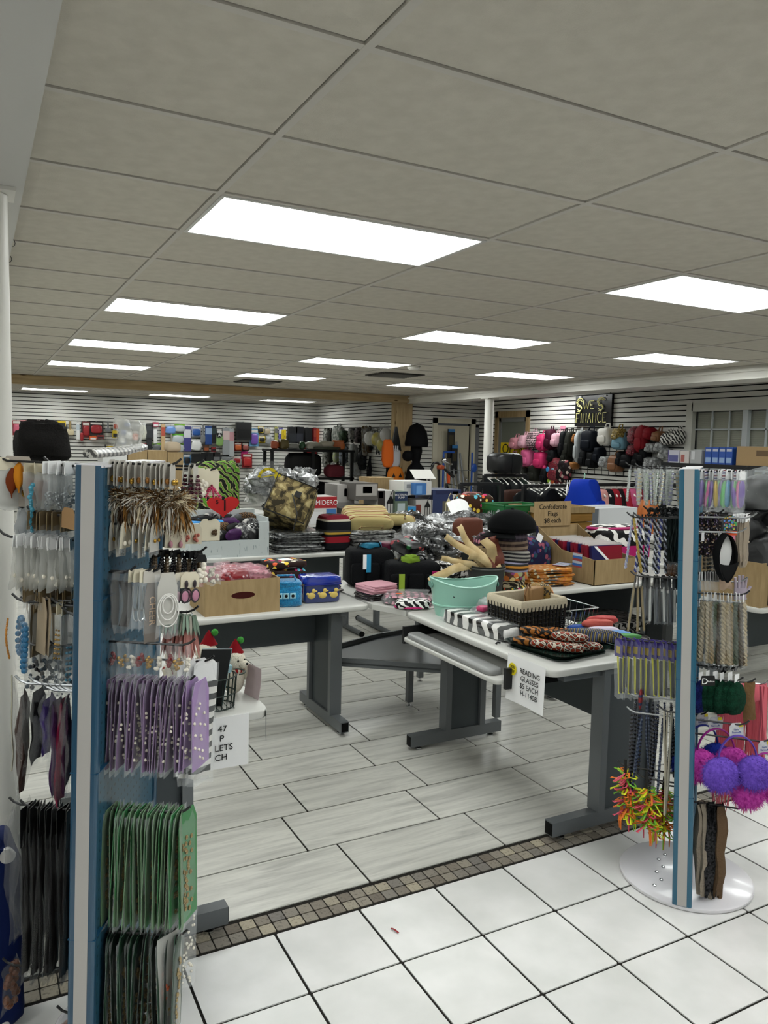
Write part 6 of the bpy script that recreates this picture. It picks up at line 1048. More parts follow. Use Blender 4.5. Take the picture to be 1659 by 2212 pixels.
for L, p, a in ((bw, (0, -bd_/2), 0), (bd_, (bw/2, 0), pi/2), (bw, (0, bd_/2), pi), (bd_, (-bw/2, 0), -pi/2)):
    b = MB(Tr((*p, 0), a)); b.box((0, 0, bh-.02), (L, .012, .05)); b.box((0, .018, .02), (L*.9, .01, .04)); n = int(L/.035)
    for i in range(n+1): b.box((-L/2*.95+L*.95*i/n, .009, bh*.5), (.012, .01, bh*.7))
    b.ob('side', GB, e)
MB().tube([(bw/2*cx, bd_/2*cy, bh+.008) for cx, cy in ((-1, -1), (1, -1), (1, 1), (-1, 1), (-1, -1))], .012, 6).ob('rim', GB, e, smooth=True)
for i in range(4): soft('paper_pack', (PAPER, mat('pale_green_pack', '#a9c0a8', .6))[i % 2], (4.45+.11*i, 6.02+J(.04), ZT+.14+.08), (.13, .2, .1), f'white paper pack in the green shopping basket, {("first", "second", "third", "fourth")[i]} from the left', 'pack', 'packs in the green basket', J(.5), nz=.1, seed=i)
FLP = mat('wild_floral', rough=.6, pat=P_floral, args=(20, '#3a2418')); soft('floral_box_bag', FLP, (4.35, 6.31, .74), (.42, .16, .42), 'brown floral bag standing behind the green basket', 'bag', None, .0, e=.3)
e = E('wooden_crate', Tr((5.0, 5.92, ZT), .0), 'oak-coloured wooden crate with a shallow cardboard lid', 'crate'); CRW = mat('crate_oak', rough=.6, pat=P_wood, args=('#7a5a2a', '#96713a', False, 0))
for z in (.0, .095, .19): MB().bb(-.3, .3, -.26, -.245, z, z+.085).ob('slat', CRW, e); MB().bb(-.3, -.285, -.245, .26, z, z+.085).ob('slat', CRW, e); MB().bb(.285, .3, -.245, .26, z, z+.085).ob('slat', CRW, e); MB().bb(-.285, .285, .245, .26, z, z+.085).ob('slat', CRW, e)
MB().bb(-.285, .285, -.245, .245, .0, .012).ob('bottom', CRW, e); ld = MB().bb(-.315, .315, -.275, .275, .275, .285).ob('lid', CARD, e)
for a in ((-.315, .315, -.275, -.268), (-.315, .315, .268, .275), (-.315, -.308, -.268, .268), (.308, .315, -.268, .268)): MB().bb(*a, .285, .33).ob('lid_wall', CARD, ld)
MB().lathe([(.001, .287), (.2, .287), (.21, .3), (.19, .295), (.001, .292)], n=28, sy=.8).ob('plate', PAPER, None, Tr((5.0, 5.92, ZT)), smooth=True, label='white round plate lying in the crate lid', cat='plate')
def cart(px0, px1, py0, py1, Y, dep, col, label, z0=None, prints=(), txt=None, name='product_box', cat='box', group=None, rz=0):
    a = aty(px0, (py0+py1)/2, Y); b = aty(px1, (py0+py1)/2, Y); t = aty((px0+px1)/2, py0, Y).z; z = aty((px0+px1)/2, py1, Y).z if z0 is None else z0
    w = b.x-a.x; h = t-z; m = mat('print_'+col.strip('#'), col, .45, coat=.15) if isinstance(col, str) else col
    o = MB().bb(-w/2, w/2, 0, dep, 0, h).ob(name, m, None, Tr(((a.x+b.x)/2, Y, z), rz), label=label, cat=cat, group=group)
    for u0, u1, v0, v1, c in prints: MB().bb(-w/2+u0*w, -w/2+u1*w, -.0015, .001, v0*h, v1*h).ob('printed_panel', mat('print_'+c.strip('#'), c, .45, coat=.15), o)
    MB().bb(-w*.5, w*.5, dep*.49, dep*.51, h, h+.001).ob('tape', FILMW, o)
    for s, u, v, sz, c in (txt or ()): text(s, o, Matrix.Translation((-w/2+u*w, -.003, v*h)) @ UP, sz*h, mat('print_'+c.strip('#'), c, .45, coat=.15))
    return o
cart(1255, 1376, 1098, 1140, 5.9, .4, '#b9bbbd', 'white appliance carton with a grey top behind the wooden crate', .74+.0, [(0, .3, 0, 1, '#5b6066'), (.32, .98, .03, .97, '#c4c6c8')])
# lantern and pump cartons
G = 'lamp and pump cartons'
cart(668, 727, 1073, 1150, 7.55, .3, '#c9c7c4', 'white and red carton reading SUMIDERO', .74, [(0, 1, .62, 1, '#a01f26'), (.62, .98, .1, .6, '#3a6ea8'), (.05, .5, .1, .5, '#d4d4d4')], [('SUMIDERO', .5, .8, .22, '#e8e8e8')], group=G)
cart(728, 765, 1047, 1140, 7.75, .35, '#8e8b88', 'grey and white carton behind the SUMIDERO box', .74, [(0, 1, .55, 1, '#b5b2ae'), (.4, .6, .7, .9, '#4a4846')], group=G)
cart(766, 816, 1044, 1094, 7.55, .4, '#57534f', 'dark grey lamp carton on top of another', 1.02, [(.05, .95, .25, .95, '#a39f9a'), (.35, .75, .4, .8, '#5a5652')], group=G)
cart(762, 816, 1094, 1145, 7.55, .4, '#5d5854', 'dark carton with two cream lamp shades printed on it', .74, [(.1, .45, .1, .6, '#c9bda2'), (.55, .9, .1, .6, '#c9bda2')], group=G)
cart(738, 762, 1098, 1145, 7.52, .2, '#38332f', 'small dark lantern carton beside the grey ones', .74, [(.1, .9, .5, .95, '#b9b5b0'), (.3, .7, .1, .45, '#8a8580')], group=G)
def lantern(o, x, z, s, m): 
    b = MB(); b.box((x, -.004, z), (.1*s, .004, .012*s)); b.box((x, -.004, z+.2*s), (.1*s, .004, .012*s)); [b.box((x+q*.045*s, -.004, z+.1*s), (.008*s, .004, .2*s)) for q in (-1, 0, 1)]; b.add([(x-.06*s, -.005, z+.2*s), (x+.06*s, -.005, z+.2*s), (x, -.005, z+.3*s)], [(0, 1, 2)]); b.tube([(x, -.004, z+.3*s), (x+.03*s, -.004, z+.36*s), (x+.08*s, -.004, z+.33*s), (x+.09*s, -.004, z+.1*s)], .006*s, 5); b.ob('printed_lantern', m, o)
o = cart(816, 853, 1060, 1140, 7.55, .35, '#c2c0bd', 'white carton with a black hanging lantern printed on it', .74, [(0, .4, 0, 1, '#2a2422'), (.05, .3, .78, .98, '#b53a30')], group=G); lantern(o, .05, .06, .9, BLK)
cart(853, 880, 1062, 1140, 7.5, .25, '#5a6a5a', 'tall carton reading WATERFALL PUMP with a cascade printed on it', .74, [(0, 1, .72, 1, '#1c2f4f'), (.2, .8, .2, .65, '#a9b5b8'), (0, 1, 0, .15, '#1c2f4f')], [('WATERFALL\nPUMP', .5, .86, .085, '#e0e0e0')], group=G)
cart(880, 898, 1094, 1140, 7.5, .2, '#b0b9c0', 'slim white carton with a blue lid stripe', .74, [(0, 1, .75, 1, '#2a86c0')], group=G)
o = cart(898, 934, 1080, 1140, 7.55, .3, '#b5b2ae', 'white carton with a black wall lantern and red corner', .74, [(0, .3, 0, .8, '#6b2a20')], group=G); lantern(o, .04, .05, .7, BLK)
o = cart(872, 932, 1040, 1080, 7.6, .35, '#d2d0cb', 'open white carton with a raised flap on the lantern boxes', 1.06, [(.1, .3, .5, .8, '#9a9a98')], group=G); MB().box((.12, .1, .235), (.28, .004, .16), Matrix.Rotation(-.9, 3, 'X')).ob('flap', mat('print_d2d0cb'), o)
cart(897, 921, 1044, 1078, 7.5, .15, '#3a6fae', 'small blue bubble pack in front of the open carton', 1.07, [(.1, .6, .1, .8, '#6a9ad0')], group=G)
o = cart(934, 995, 1058, 1145, 7.6, .4, '#23305a', 'large navy carton with a lit lantern printed on it', .74, [(.35, .75, .05, .65, '#5a564a'), (.1, .9, .86, .97, '#16204a'), (.7, .9, .75, .95, '#b9b9bc')], group=G); lantern(o, .02, .05, .8, mat('print_d8cfa8', '#d8cfa8', .5))
cart(800, 850, 1032, 1060, 7.95, .3, CARD, 'open brown carton at the back of the lamp boxes', .74, group=G)
# neon striped bags and foil-wrapped bags
NZ = mat('neon_zebra', rough=.5, pat=lambda t: t.ramp(t.wave(t.co(), 7, 9, 1.2, 'DIAGONAL'), [(0, '#0c0d0c'), (.42, '#b9b77a'), (.7, '#0c0d0c'), (.82, '#5f9a2c')]))
for i, (px, w) in enumerate(((446, .2), (478, .24), (498, .2))): P = aty(px, 1100, 7.72); soft('duffel_bag', NZ, (P.x, 7.72+.05*i, ZT), (w, .2, .68), f'tall neon green and black zebra bag, {("left", "middle", "right")[i]} of three', 'bag', 'neon zebra bags', .1*i, e=.35, nz=.04, seed=i)
rr_ = random.Random(9); fo = sorted((540+rr_.random()*130, 1030+rr_.random()*60, 7.75+.25*rr_.random()) for _ in range(18)); cnt = {}
for i, (px, py, Y) in enumerate(fo):
    P = aty(px, py, Y); ly = 'upper' if py < 1060 else 'lower'; k = cnt.setdefault(ly, 0); cnt[ly] += 1
    soft('foil_bag', (WRAPS, WRAPW, WRAPG)[i % 3], (P.x, P.y, max(ZT, P.z-.12)), (.3, .26, .2), f'crumpled silver wrapped bag behind the camouflage bag, {ly} layer, {ordn(k)} from the left', 'wrapped bag', f'silver wrapped bags, {ly} layer', J(2), e=.8, nz=.28, seed=i+70)
P = aty(583, 1035, 7.62); e = E('sale_disc', Tr((P.x, 7.62, P.z)), 'round clear plastic disc with a yellow SALE arrow', 'display disc'); MB().cyl((0, .012, -.1), (0, .1, .745-P.z), .006, n=6).ob('stick', WHT, e); MB(UP).lathe([(.001, .01), (.15, .008), (.19, 0), (.15, -.008), (.001, -.01)], n=32).ob('disc', FILMD, e, smooth=True)
ar = MB(UP).loft([[((.09+.03*q)*cos(a)-.02, (.09+.03*q)*sin(a), .014) for a in [pi*.95-k*pi*.8/16 for k in range(17)]] for q in (0, 1)], cap=False); ar.add([(.05, -.06, .014), (.14, .03, .014), (.03, .03, .014)], [(0, 1, 2)]) if False else None; ao = ar.ob('yellow_arrow', mat('arrow_yellow', '#c9b520', .5), e)
MB(UP).add([(.035, .05, .0142), (.125, .06, .0142), (.075, -.05, .0142)], [(0, 2, 1)]).ob('arrow_head', mat('arrow_yellow'), e)
for k, ch in enumerate('SALE'): a = pi*.85-k*pi*.2; text(ch, e, Matrix.Translation((.105*cos(a)-.02, -.017, .105*sin(a))) @ UP @ Matrix.Rotation(a-pi/2, 4, 'Z'), .04, INK)
# ================================================================ FAR WALL GOODS
def pm(c): return mat('pk_'+c.strip('#'), c, .4, coat=.2)
def pack(kind, w, h, c1, c2, name):
    """one carded product hanging on a wall; faces -Y, top centre at the origin"""
    if kind == 'blister':
        o = MB().rbox((0, 0, -h/2), (w, .006, h), .002, 2).ob(name, pm(c1)); se(MB(), (0, -.02, -h*.58), (w*.8, .05, h*.62), .5, .03, 2, 14, 8).ob('product', pm(c2), o, smooth=True); MB().bb(-w*.4, w*.4, -.0045, -.003, -h*.22, -h*.06).ob('header_print', pm('#c9c4bc'), o)
    elif kind == 'pair':
        o = MB().rbox((0, 0, -h/2), (w, .006, h), .002, 2).ob(name, pm(c1))
        for s in (-1, 1): MB(UP).lathe([(.001, .03), (w*.13, .025), (w*.17, .0)], (s*w*.24, -h*.55, 0), 14).ob('lamp_lens', pm(c2), o, smooth=True)
    elif kind == 'bag':
        o = MB().bb(-w/2, w/2, -.003, .003, -h*.15, .01).ob(name, pm(c1)); se(MB(), (0, -.02, -h*.56), (w, .06, h*.86), .6, .08, 3, 14, 8).ob('contents', pm(c2), o, smooth=True); se(MB(), (0, -.02, -h*.56), (w*1.06, .075, h*.9), .6, .12, 5, 14, 8).ob('film_wrap', FILM, o, smooth=True)
    elif kind == 'tool':
        o = MB().tube([(0, -.02, 0), (0, -.02, -h*.6)], w*.16, 8).ob(name, pm(c1), smooth=True); se(MB(), (0, -.02, -h*.78), (w, .04, h*.44), .4, .03, 2, 12, 7).ob('head', pm(c2), o, smooth=True)
    elif kind == 'long':
        o = MB().rbox((0, -.015, -h/2), (w, .03, h), .006, 2).ob(name, pm(c1)); MB().bb(-w*.46, w*.46, -.032, -.03, -h*.45, -h*.12).ob('label_print', pm(c2), o)
    elif kind == 'box':
        o = MB().bb(-w/2, w/2, -.09, 0, -h, 0).ob(name, pm(c1)); MB().bb(-w*.42, w*.42, -.0915, -.09, -h*.9, -h*.4).ob('label_print', pm(c2), o)
    elif kind == 'cap':
        o = se(MB(), (0, -.07, -h*.45), (w, .13, h*.7), .9, .02, 1, 16, 9).ob(name, pm(c1), smooth=True); MB().sheet(lambda u, v: ((u-.5)*w*.8, -.12-.06*v, -h*.7-.03*v), 5, 4, .006).ob('peak', pm(c2), o, smooth=True)
    MB().tube([(0, .075, .006), (0, -.05, .006), (0, -.06, .014)], .004, 5).ob('peg_hook', HKS, o)
    return o
def wall_goods(items, plane, where, group):
    rows = {}
    for px, py, wp, hp, kind, c1, c2, desc in items:
        P = plane[0](px, py, plane[1]); s = mpp(P); k = rows.setdefault(desc, 0); rows[desc] += 1; T = Tr(P, plane[2]); f = plane[3]
        o = pack(kind, wp*s*f, hp*s, c1, c2, desc.split()[-1].replace('-', '_') if False else kind_name[kind]); o.matrix_basis = T
        n = sum(1 for q in items if q[7] == desc); tag(o, f'{desc} on {where}' + (f', {ordn(k)} from the left' if n > 1 else ''), kind_cat[kind], group)
kind_name = dict(blister='blister_pack', pair='twin_lamp_pack', bag='bagged_product', tool='hand_tool', long='long_pack', box='small_box', cap='wall_cap'); kind_cat = dict(blister='blister pack', pair='lamp pack', bag='bagged product', tool='tool', long='long pack', box='box', cap='cap')
R_, W_, K_, G_, Y_, B2, N_, GR, CL = '#8a1f24', '#c9c9c6', '#17181a', '#6b6d6e', '#b8a01f', '#1f4a8a', '#1b2447', '#6a9a2c', '#9aa0a2'
items = [(36, 908, 16, 32, 'blister', R_, '#b5566a', 'red lamp blister pack by the column'), (58, 908, 26, 30, 'pair', '#a3283a', '#c9a9a0', 'red twin tail-lamp pack'), (80, 908, 40, 32, 'pair', '#9c2333', '#c9b3aa', 'wide red twin tail-lamp pack'), (114, 910, 22, 20, 'blister', '#6b6d6e', R_, 'grey blister pack with red lens'), (114, 936, 12, 12, 'box', G_, K_, 'little grey boxed part'), (132, 909, 15, 12, 'box', Y_, K_, 'yellow header card'), (137, 918, 14, 36, 'long', '#55585a', '#2a2a2a', 'grey oblong sanding pad'), (151, 910, 14, 30, 'tool', '#8a7650', '#b5a98a', 'brown handled tool'), (168, 913, 6, 36, 'long', W_, '#a9b3b9', 'slim white rod'), (176, 912, 6, 40, 'tool', K_, R_, 'black and red long tool'), (186, 911, 14, 34, 'blister', '#6b1f24', R_, 'dark red strap pack'), (208, 911, 26, 28, 'blister', K_, R_, 'black pack with a red hose coil'), (233, 913, 10, 20, 'tool', G_, G_, 'grey metal tool'), (250, 912, 10, 16, 'blister', W_, '#a04a3a', 'white card with small red tools'), (248, 930, 10, 16, 'box', Y_, K_, 'yellow and black boxed bit'), (266, 912, 10, 28, 'tool', K_, B2, 'black handled blue tool'), (274, 910, 14, 14, 'blister', '#3a7a8a', B2, 'teal blister pack'), (263, 941, 16, 18, 'blister', B2, W_, 'blue and white carded part'), (278, 932, 12, 16, 'bag', W_, W_, 'white knob in a bag'), (291, 912, 20, 16, 'bag', K_, G_, 'black bagged fitting'), (292, 930, 14, 24, 'blister', K_, '#c0562a', 'black card with orange knob'), (308, 914, 14, 36, 'bag', W_, '#b9b9a8', 'pale mesh glove pack'), (323, 917, 14, 28, 'long', '#2c2f31', '#3a3d40', 'dark grey pad'), (335, 912, 10, 10, 'box', '#a02a4a', W_, 'crimson header card'), (335, 922, 7, 36, 'long', W_, '#d6d6d4', 'white plastic tube'), (322, 947, 10, 30, 'long', K_, '#2a2a2c', 'black slim pack'), (352, 916, 8, 56, 'long', '#b59a72', '#a04a3a', 'wooden yardstick'), (338, 958, 15, 18, 'bag', GR, K_, 'green and black bagged part'), (298, 962, 6, 14, 'box', '#3a7a2a', K_, 'small green box'), (312, 958, 12, 20, 'bag', '#8a2a2a', N_, 'red and blue bagged part'), (368, 919, 20, 18, 'bag', CL, '#2a6ab0', 'blue goggles pack'), (388, 917, 20, 16, 'bag', GR, CL, 'green header pack with clear goggles'), (370, 936, 10, 44, 'tool', '#8a8578', W_, 'white brush with tan handle'), (384, 938, 22, 20, 'bag', '#5aa02c', CL, 'clear goggles pack with green corner'), (385, 958, 22, 18, 'bag', GR, CL, 'lower clear goggles pack'), (404, 921, 14, 54, 'long', '#3a3a72', '#b9b9c0', 'tall indigo card of white discs'), (424, 921, 18, 22, 'blister', '#8a94b0', B2, 'pale blue carded clamp'), (438, 918, 9, 38, 'tool', G_, G_, 'steel file'), (450, 920, 13, 40, 'long', '#1f3f7a', '#8aa0c0', 'blue window squeegee pack'), (462, 920, 9, 38, 'long', K_, '#2c3a3a', 'black slim tool pack'), (424, 950, 20, 24, 'bag', W_, '#c9c9c6', 'round white cap bag'), (444, 962, 10, 12, 'box', '#4a3326', '#8a4a2a', 'brown small box'), (474, 926, 12, 14, 'blister', G_, W_, 'grey oval pack'), (474, 938, 14, 26, 'bag', W_, GR, 'letter pack with lime green tape'), (488, 924, 14, 58, 'long', '#8d9193', '#c9b3b0', 'tall clear tube pack'), (500, 926, 10, 60, 'long', '#a5a9aa', '#b98a90', 'second tall clear tube pack'), (460, 966, 8, 10, 'box', '#7a1f24', K_, 'dark red small box'),
         (525, 912, 30, 38, 'box', '#1a1b1c', '#0e0f10', 'big black roof vent'), (514, 956, 15, 18, 'blister', '#7a1f1f', '#b0562a', 'red and orange carded part'), (530, 957, 14, 17, 'blister', '#1a1617', '#8a4a44', 'black card of red sockets'), (549, 926, 18, 38, 'blister', '#5a8aae', '#6a4a9a', 'light blue card with a violet tool'), (563, 921, 11, 14, 'blister', Y_, K_, 'yellow card with black R'), (566, 942, 13, 14, 'blister', '#c0a81f', K_, 'lower yellow card with black R'), (577, 924, 12, 14, 'bag', CL, '#8a7a5a', 'bagged brass fittings'), (580, 942, 12, 18, 'bag', CL, G_, 'bagged grey fittings'), (596, 922, 6, 30, 'long', '#8a8a4a', '#5a5a5a', 'olive slim pack'), (606, 924, 8, 30, 'long', '#55508a', W_, 'violet slim pack'), (534, 980, 20, 30, 'blister', R_, '#b03030', 'red reel pack with pink note'), (512, 986, 16, 16, 'blister', '#b0a5a0', R_, 'white and red carded hooks'), (430, 980, 30, 20, 'box', '#111213', K_, 'black framed pack low on the wall'), (448, 978, 24, 20, 'box', '#151617', K_, 'black box low on the wall'), (466, 978, 14, 22, 'box', '#1c1d1e', G_, 'dark canister pack low on the wall'), (487, 984, 24, 22, 'bag', '#3a3d3e', '#55585a', 'grey bagged cloth low on the wall'), (404, 982, 14, 22, 'blister', '#2a6a9a', K_, 'blue edged pack low on the wall'), (82, 956, 30, 22, 'pair', '#2a4a9a', R_, 'blue twin red lamp pack'), (114, 958, 22, 22, 'blister', '#2c2426', '#4a1a1e', 'dark carded lamp'), (200, 942, 12, 8, 'box', '#c0521f', W_, 'orange little box'), (216, 940, 12, 8, 'box', '#7a1f24', K_, 'red little box'), (238, 960, 20, 14, 'blister', K_, Y_, 'black and yellow carded part')]
wall_goods(items, (aty, YB-.07, 0, 1.12), 'the far slatted wall', 'goods on the far wall')
PNK = mat('pink_note', '#c93a8a', .6); P = aty(529, 983, YB-.045); MB().box((0, .02, 0), (.16, .042, .17)).ob('paper_note', PNK, None, Tr(P), label='bright pink paper note on the far wall goods', cat='note')
# letters A and TELESCOPING strip
P = aty(474, 940, YB-.15); o = MB().box((0, 0, 0), (.1, .004, .1)).ob('letter_card', BLK, None, Tr(P), label='black card with a white letter A on the far wall', cat='card'); text('A', o, Matrix.Translation((0, -.004, 0)) @ UP, .11, PAPER)
P = aty(613, 943, YB-.15); o = MB().box((0, 0, 0), (.11, .01, .33)).ob('long_pack', mat('tele_yellow', '#b8a01f', .5), None, Tr(P), label='yellow pack reading NO TELESCOPING sideways', cat='pack'); text('NO\nTELESCOPING', o, Matrix.Translation((0, -.007, 0)) @ UP @ Matrix.Rotation(-pi/2, 4, 'Z'), .042, INK)
# goods near the inner corner
it2 = [(630, 922, 18, 36, 'box', K_, '#24262a', 'black tool set box'), (645, 922, 16, 36, 'box', '#15161a', '#2a2c33', 'second black tool set box'), (664, 924, 14, 40, 'box', K_, '#1a1a1d', 'third black tool set box near the red corner'), (680, 924, 6, 44, 'long', R_, '#a04030', 'red level bar'), (686, 926, 8, 34, 'long', '#c0481f', '#c0481f', 'orange level bar'), (695, 926, 8, 34, 'long', R_, '#7a1a1c', 'dark red level bar')]
wall_goods(it2, (aty, YB-.1, 0, 1.1), 'the far wall beside the corner', 'goods in the far corner')
struct('trim_6', MB().bb(7.08, 7.4, YB-.1, YB-.01, 0, 1.98), mat('red_board', '#5a1618', .6))
# side wall of the back room (faces left)
XP = XE-.005
def hang_soft(px, py0, py1, wp, X, m, name, label, cat, group, strap=None, e=.6, nz=.05, seed=1, dep=.16, plane='x'):
    P = atx(px, py0, X) if plane == 'x' else aty(px, py0, X); s = mpp(P); h = (py1-py0)*s; w = wp*s/ (cos(radians(30)) if plane == 'x' else 1)
    T = Tr(P, pi/2*-1 if plane == 'x' else 0); o = se(MB(), (0, -dep/2, -h/2), (w, dep, h), e, nz, seed, 18, 11).ob(name, m, None, T, smooth=True, label=label, cat=cat, group=group)
    if strap: MB().tube([(-w*.22, -dep*.4, -h*.06), (-w*.15, -dep*.3, .06), (w*.15, -dep*.3, .06), (w*.22, -dep*.4, -h*.06)], .012, 6).ob('strap', strap, o, smooth=True)
    return o, w, h
olive = mat('olive_cloth', '#2c3a2a', .8); HVY = mat('hi_vis_mesh', '#23302c', .7)
GP = 'gear on the back room side wall'
for i, (px, a, b, w, c, lb) in enumerate(((712, 926, 1012, 14, '#17180f', 'dark camouflage sleeve hanging in the corner'), (722, 928, 1000, 12, '#22211a', 'mottled brown sleeve beside it'), (737, 922, 968, 40, '#1f2a22', 'black and green backpack on the side wall'), (748, 930, 958, 20, '#34452f', 'green pouch on the black backpack'), (768, 925, 950, 14, '#33343a', 'grey tangle of straps beside the backpack'), (782, 924, 958, 16, '#5a4f50', 'carded pink and grey hooks'), (797, 922, 985, 9, '#5a4a34', 'tan rope bunch beside the brown one'), (806, 922, 978, 8, '#4a3c2a', 'brown rope bunch left of the hard hats'), (734, 962, 1000, 12, '#7d8a4a', 'yellow-green tape bundle under the backpack'), (750, 965, 1002, 18, '#7a8088', 'clear grey bagged gear'), (770, 960, 1010, 20, '#6f7274', 'grey bagged hardware beside the clear bag'), (790, 975, 1015, 18, '#2a2c2e', 'black strap bundle low on the wall'), (775, 1000, 1030, 30, '#a9abac', 'white and grey bagged hardware low on the wall'))):
    hang_soft(px, a, b, w, XP, mat('gear_%d' % i, rough=.6, pat=P_noise, args=(18, c, '#0f100f' if i % 2 else '#8a8a84')), 'hanging_gear', lb, 'gear', GP, BLK if i in (2,) else None, nz=.12, seed=i)
for i, (px, py, c, lb) in enumerate(((810, 932, '#c9c9c4', 'white hard hat in a clear bag'), (826, 934, '#b8a820', 'yellow hard hat in a clear bag'), (845, 925, '#c4c4c2', 'white face mask with dark visor'), (838, 946, '#a89a1f', 'lower yellow hard hat'))):
    o, w, h = hang_soft(px, py, py+30, 20, XP, pm(c), 'hard_hat', lb, 'hard hat', 'hard hats', e=.9, nz=.02, dep=.24); se(MB(), (0, -.13, -h*.4), (w*1.15, .3, h*1.35), .8, .12, i).ob('film_wrap', FILM, o, smooth=True)
rr_ = random.Random(21); dk = ('#0f100e', '#1b1a14', '#141618', '#2a241a', '#20221f', '#3a3020', '#17181a')
for i, px in enumerate(sorted(rr_.uniform(704, 858) for _ in range(22))):
    a = rr_.choice((926, 930, 962, 985)); P = atx(px, a, XP-.03-.05*rr_.random()); s = mpp(P); L = rr_.uniform(26, 62)*s; b = MB()
    for _ in range(6): x = J(.06); b.tube([(x*.3, J(.02), 0), (x, J(.03), -L*.5), (x*1.2, J(.03), -L*rr_.uniform(.8, 1))], .014, 5, flat=.5)
    b.tube([(0, .1, .0), (0, -.05, 0)], .005, 5); b.ob('strap_bunch', mat('strap_%d' % (i % 7), dk[i % 7], .7), None, Tr(P, -pi/2), smooth=True, label=f'dark bunch of straps on the back room side wall, {ordn(i)} from the corner', cat='straps', group='strap bunches')
# ---- back room shelving
e = E('shelf_unit', Tr((6.25, 15.2, 0)), 'black metal shelf unit in the back room with gear on top', 'shelf unit')
for z in (.25, .85, 1.43): MB().bb(-.95, .95, -.25, .25, z, z+.05).ob('shelf', BLKM, e)
for x in (-.9, 0, .9):
    for y in (-.22, .22): MB().bb(x-.03, x+.03, y-.03, y+.03, 0, 1.43).ob('post', BLKM, e)
GS = 'gear on the black shelf unit'
for i, (dx, w, h, c, lb) in enumerate(((-.8, .16, .17, '#b0522a', 'orange plush figure on the shelf top'), (-.62, .2, .2, '#6b5f3a', 'olive box on the shelf top'), (-.4, .26, .12, '#8a8a86', 'grey carton on the shelf top'), (-.2, .12, .16, '#1f4a2a', 'green bottle box on the shelf top'), (.05, .34, .16, '#a9a698', 'rolled pale mat on the shelf top'), (.34, .34, .18, '#b9b5a4', 'cream curled pad on the shelf top'), (.62, .3, .2, '#b5602a', 'orange tool heap on the shelf top'), (.3, .6, .07, '#3a3f30', 'folded camouflage cloth on the shelf top'))):
    soft('shelf_gear', pm(c), (6.25+dx, 15.1 if i < 7 else 14.98, 1.48), (w, .24, h), lb, 'gear', GS, J(.4), e=.5, nz=.1, seed=i)
soft('suitcase', mat('black_case', '#0d0d0f', .5), (6.1, 15.15, .9), (.75, .36, .5), 'big black duffel on the middle shelf', 'duffel', None, e=.4); soft('red_bundle', mat('dusty_red', '#6b2f38', .8), (6.75, 15.0, .9), (.4, .3, .26), 'dusty red rolled bundle on the middle shelf', 'bundle', None, nz=.1); soft('duffel_bag', BF, (6.2, 15.1, .3), (1.2, .4, .5), 'long black bag on the lowest shelf', 'duffel', None, e=.4)
# far left table of boxes seen above the nearer stand
folding(1.0, 3.3, 9.2, 10.0, 'light table with cardboard boxes behind the nearer stand')
for i, (a, b) in enumerate(((222, 275), (277, 318), (320, 360), (362, 396))): cart(a, b, (974, 975, 973, 977)[i], 1060, 9.25, .4, CARD if i else '#c4c4c2', ('white carton lid, leftmost above the nearer stand', 'brown carton next to the white one', 'middle brown carton above the stand', 'right brown carton above the stand')[i], .74, group='cartons above the nearer stand')
_tb = aty(379, 977, 9.25); soft('baby_toy', mat('toy_cream', '#b5a58f', .6), (_tb.x, 9.4, _tb.z), (.18, .16, .12), 'small pale toy on the right brown carton', 'toy', None)
soft('black_coat', mat('black_fluff', '#141312', .9, bump=1., bsc=60), (.62, 8.6, 1.35), (.5, .4, .42), 'black fluffy garment heap beside the column', 'garment', None, nz=.2); folding(.3, .95, 8.3, 9.2, 'small table behind the column under the black garment', z=1.35)
# ---- pumpkin banner, mannequin, bicycle, pipes
P = aty(848, 1050, 12.7)
e = E('pumpkin_banner', Tr((P.x, 12.6, 0), .0), 'orange jack-o-lantern Halloween banner on a black pointed stand', 'banner'); ORB = mat('pumpkin_orange', '#b5651f', .7)
MB().loft([[(-.02, 0, 1.95), (.02, 0, 1.95), (.12, 0, 1.5), (-.1, 0, 1.5)], [(-.02, .03, 1.95), (.02, .03, 1.95), (.12, .03, 1.5), (-.1, .03, 1.5)]]).ob('hat', BLK, e); se(MB(), (0, .02, 1.38), (.22, .08, .36), .7, .04, 2).ob('ghost', mat('ghost_white', '#b0b0b4', .7), e, smooth=True)
[MB().tube([(-.06+.04*k, -.02, 1.5), (-.07+.045*k, -.03, 1.6)], .014, 6).ob('ghost_finger', mat('ghost_white'), e, smooth=True) for k in range(3)]
se(MB(), (0, .0, .97), (.36, .12, .5), .75, .03, 3).ob('pumpkin', ORB, e, smooth=True)
for x in (-.07, .07): MB(UP).add([(x-.04, 1.02, .064), (x+.04, 1.02, .064), (x, 1.1, .064)], [(0, 1, 2)]).ob('eye', BLK, e)
MB(UP).add([(-.1, .9, .064), (-.04, .86, .066), (0, .88, .066), (.05, .85, .066), (.11, .91, .064), (.05, .8, .064), (-.05, .8, .064)], [(0, 6, 5, 4, 3, 2, 1)]).ob('mouth', BLK, e); MB().bb(-.16, .16, -.02, .06, 0, .72).ob('lower_panel', BLK, e)
soft('orange_vest', mat('safety_orange', '#c05a1f', .7), (P.x-.17, 12.6, 1.2), (.22, .1, .5), 'bright orange safety vest left of the pumpkin banner', 'vest', None, nz=.1)
P = aty(893, 990, 12.5); e = E('mannequin_bust', Tr((P.x, 12.4, 0)), 'black bonnet on a black mannequin bust near the wooden post', 'mannequin'); BK2 = mat('deep_black', '#08080a', .8)
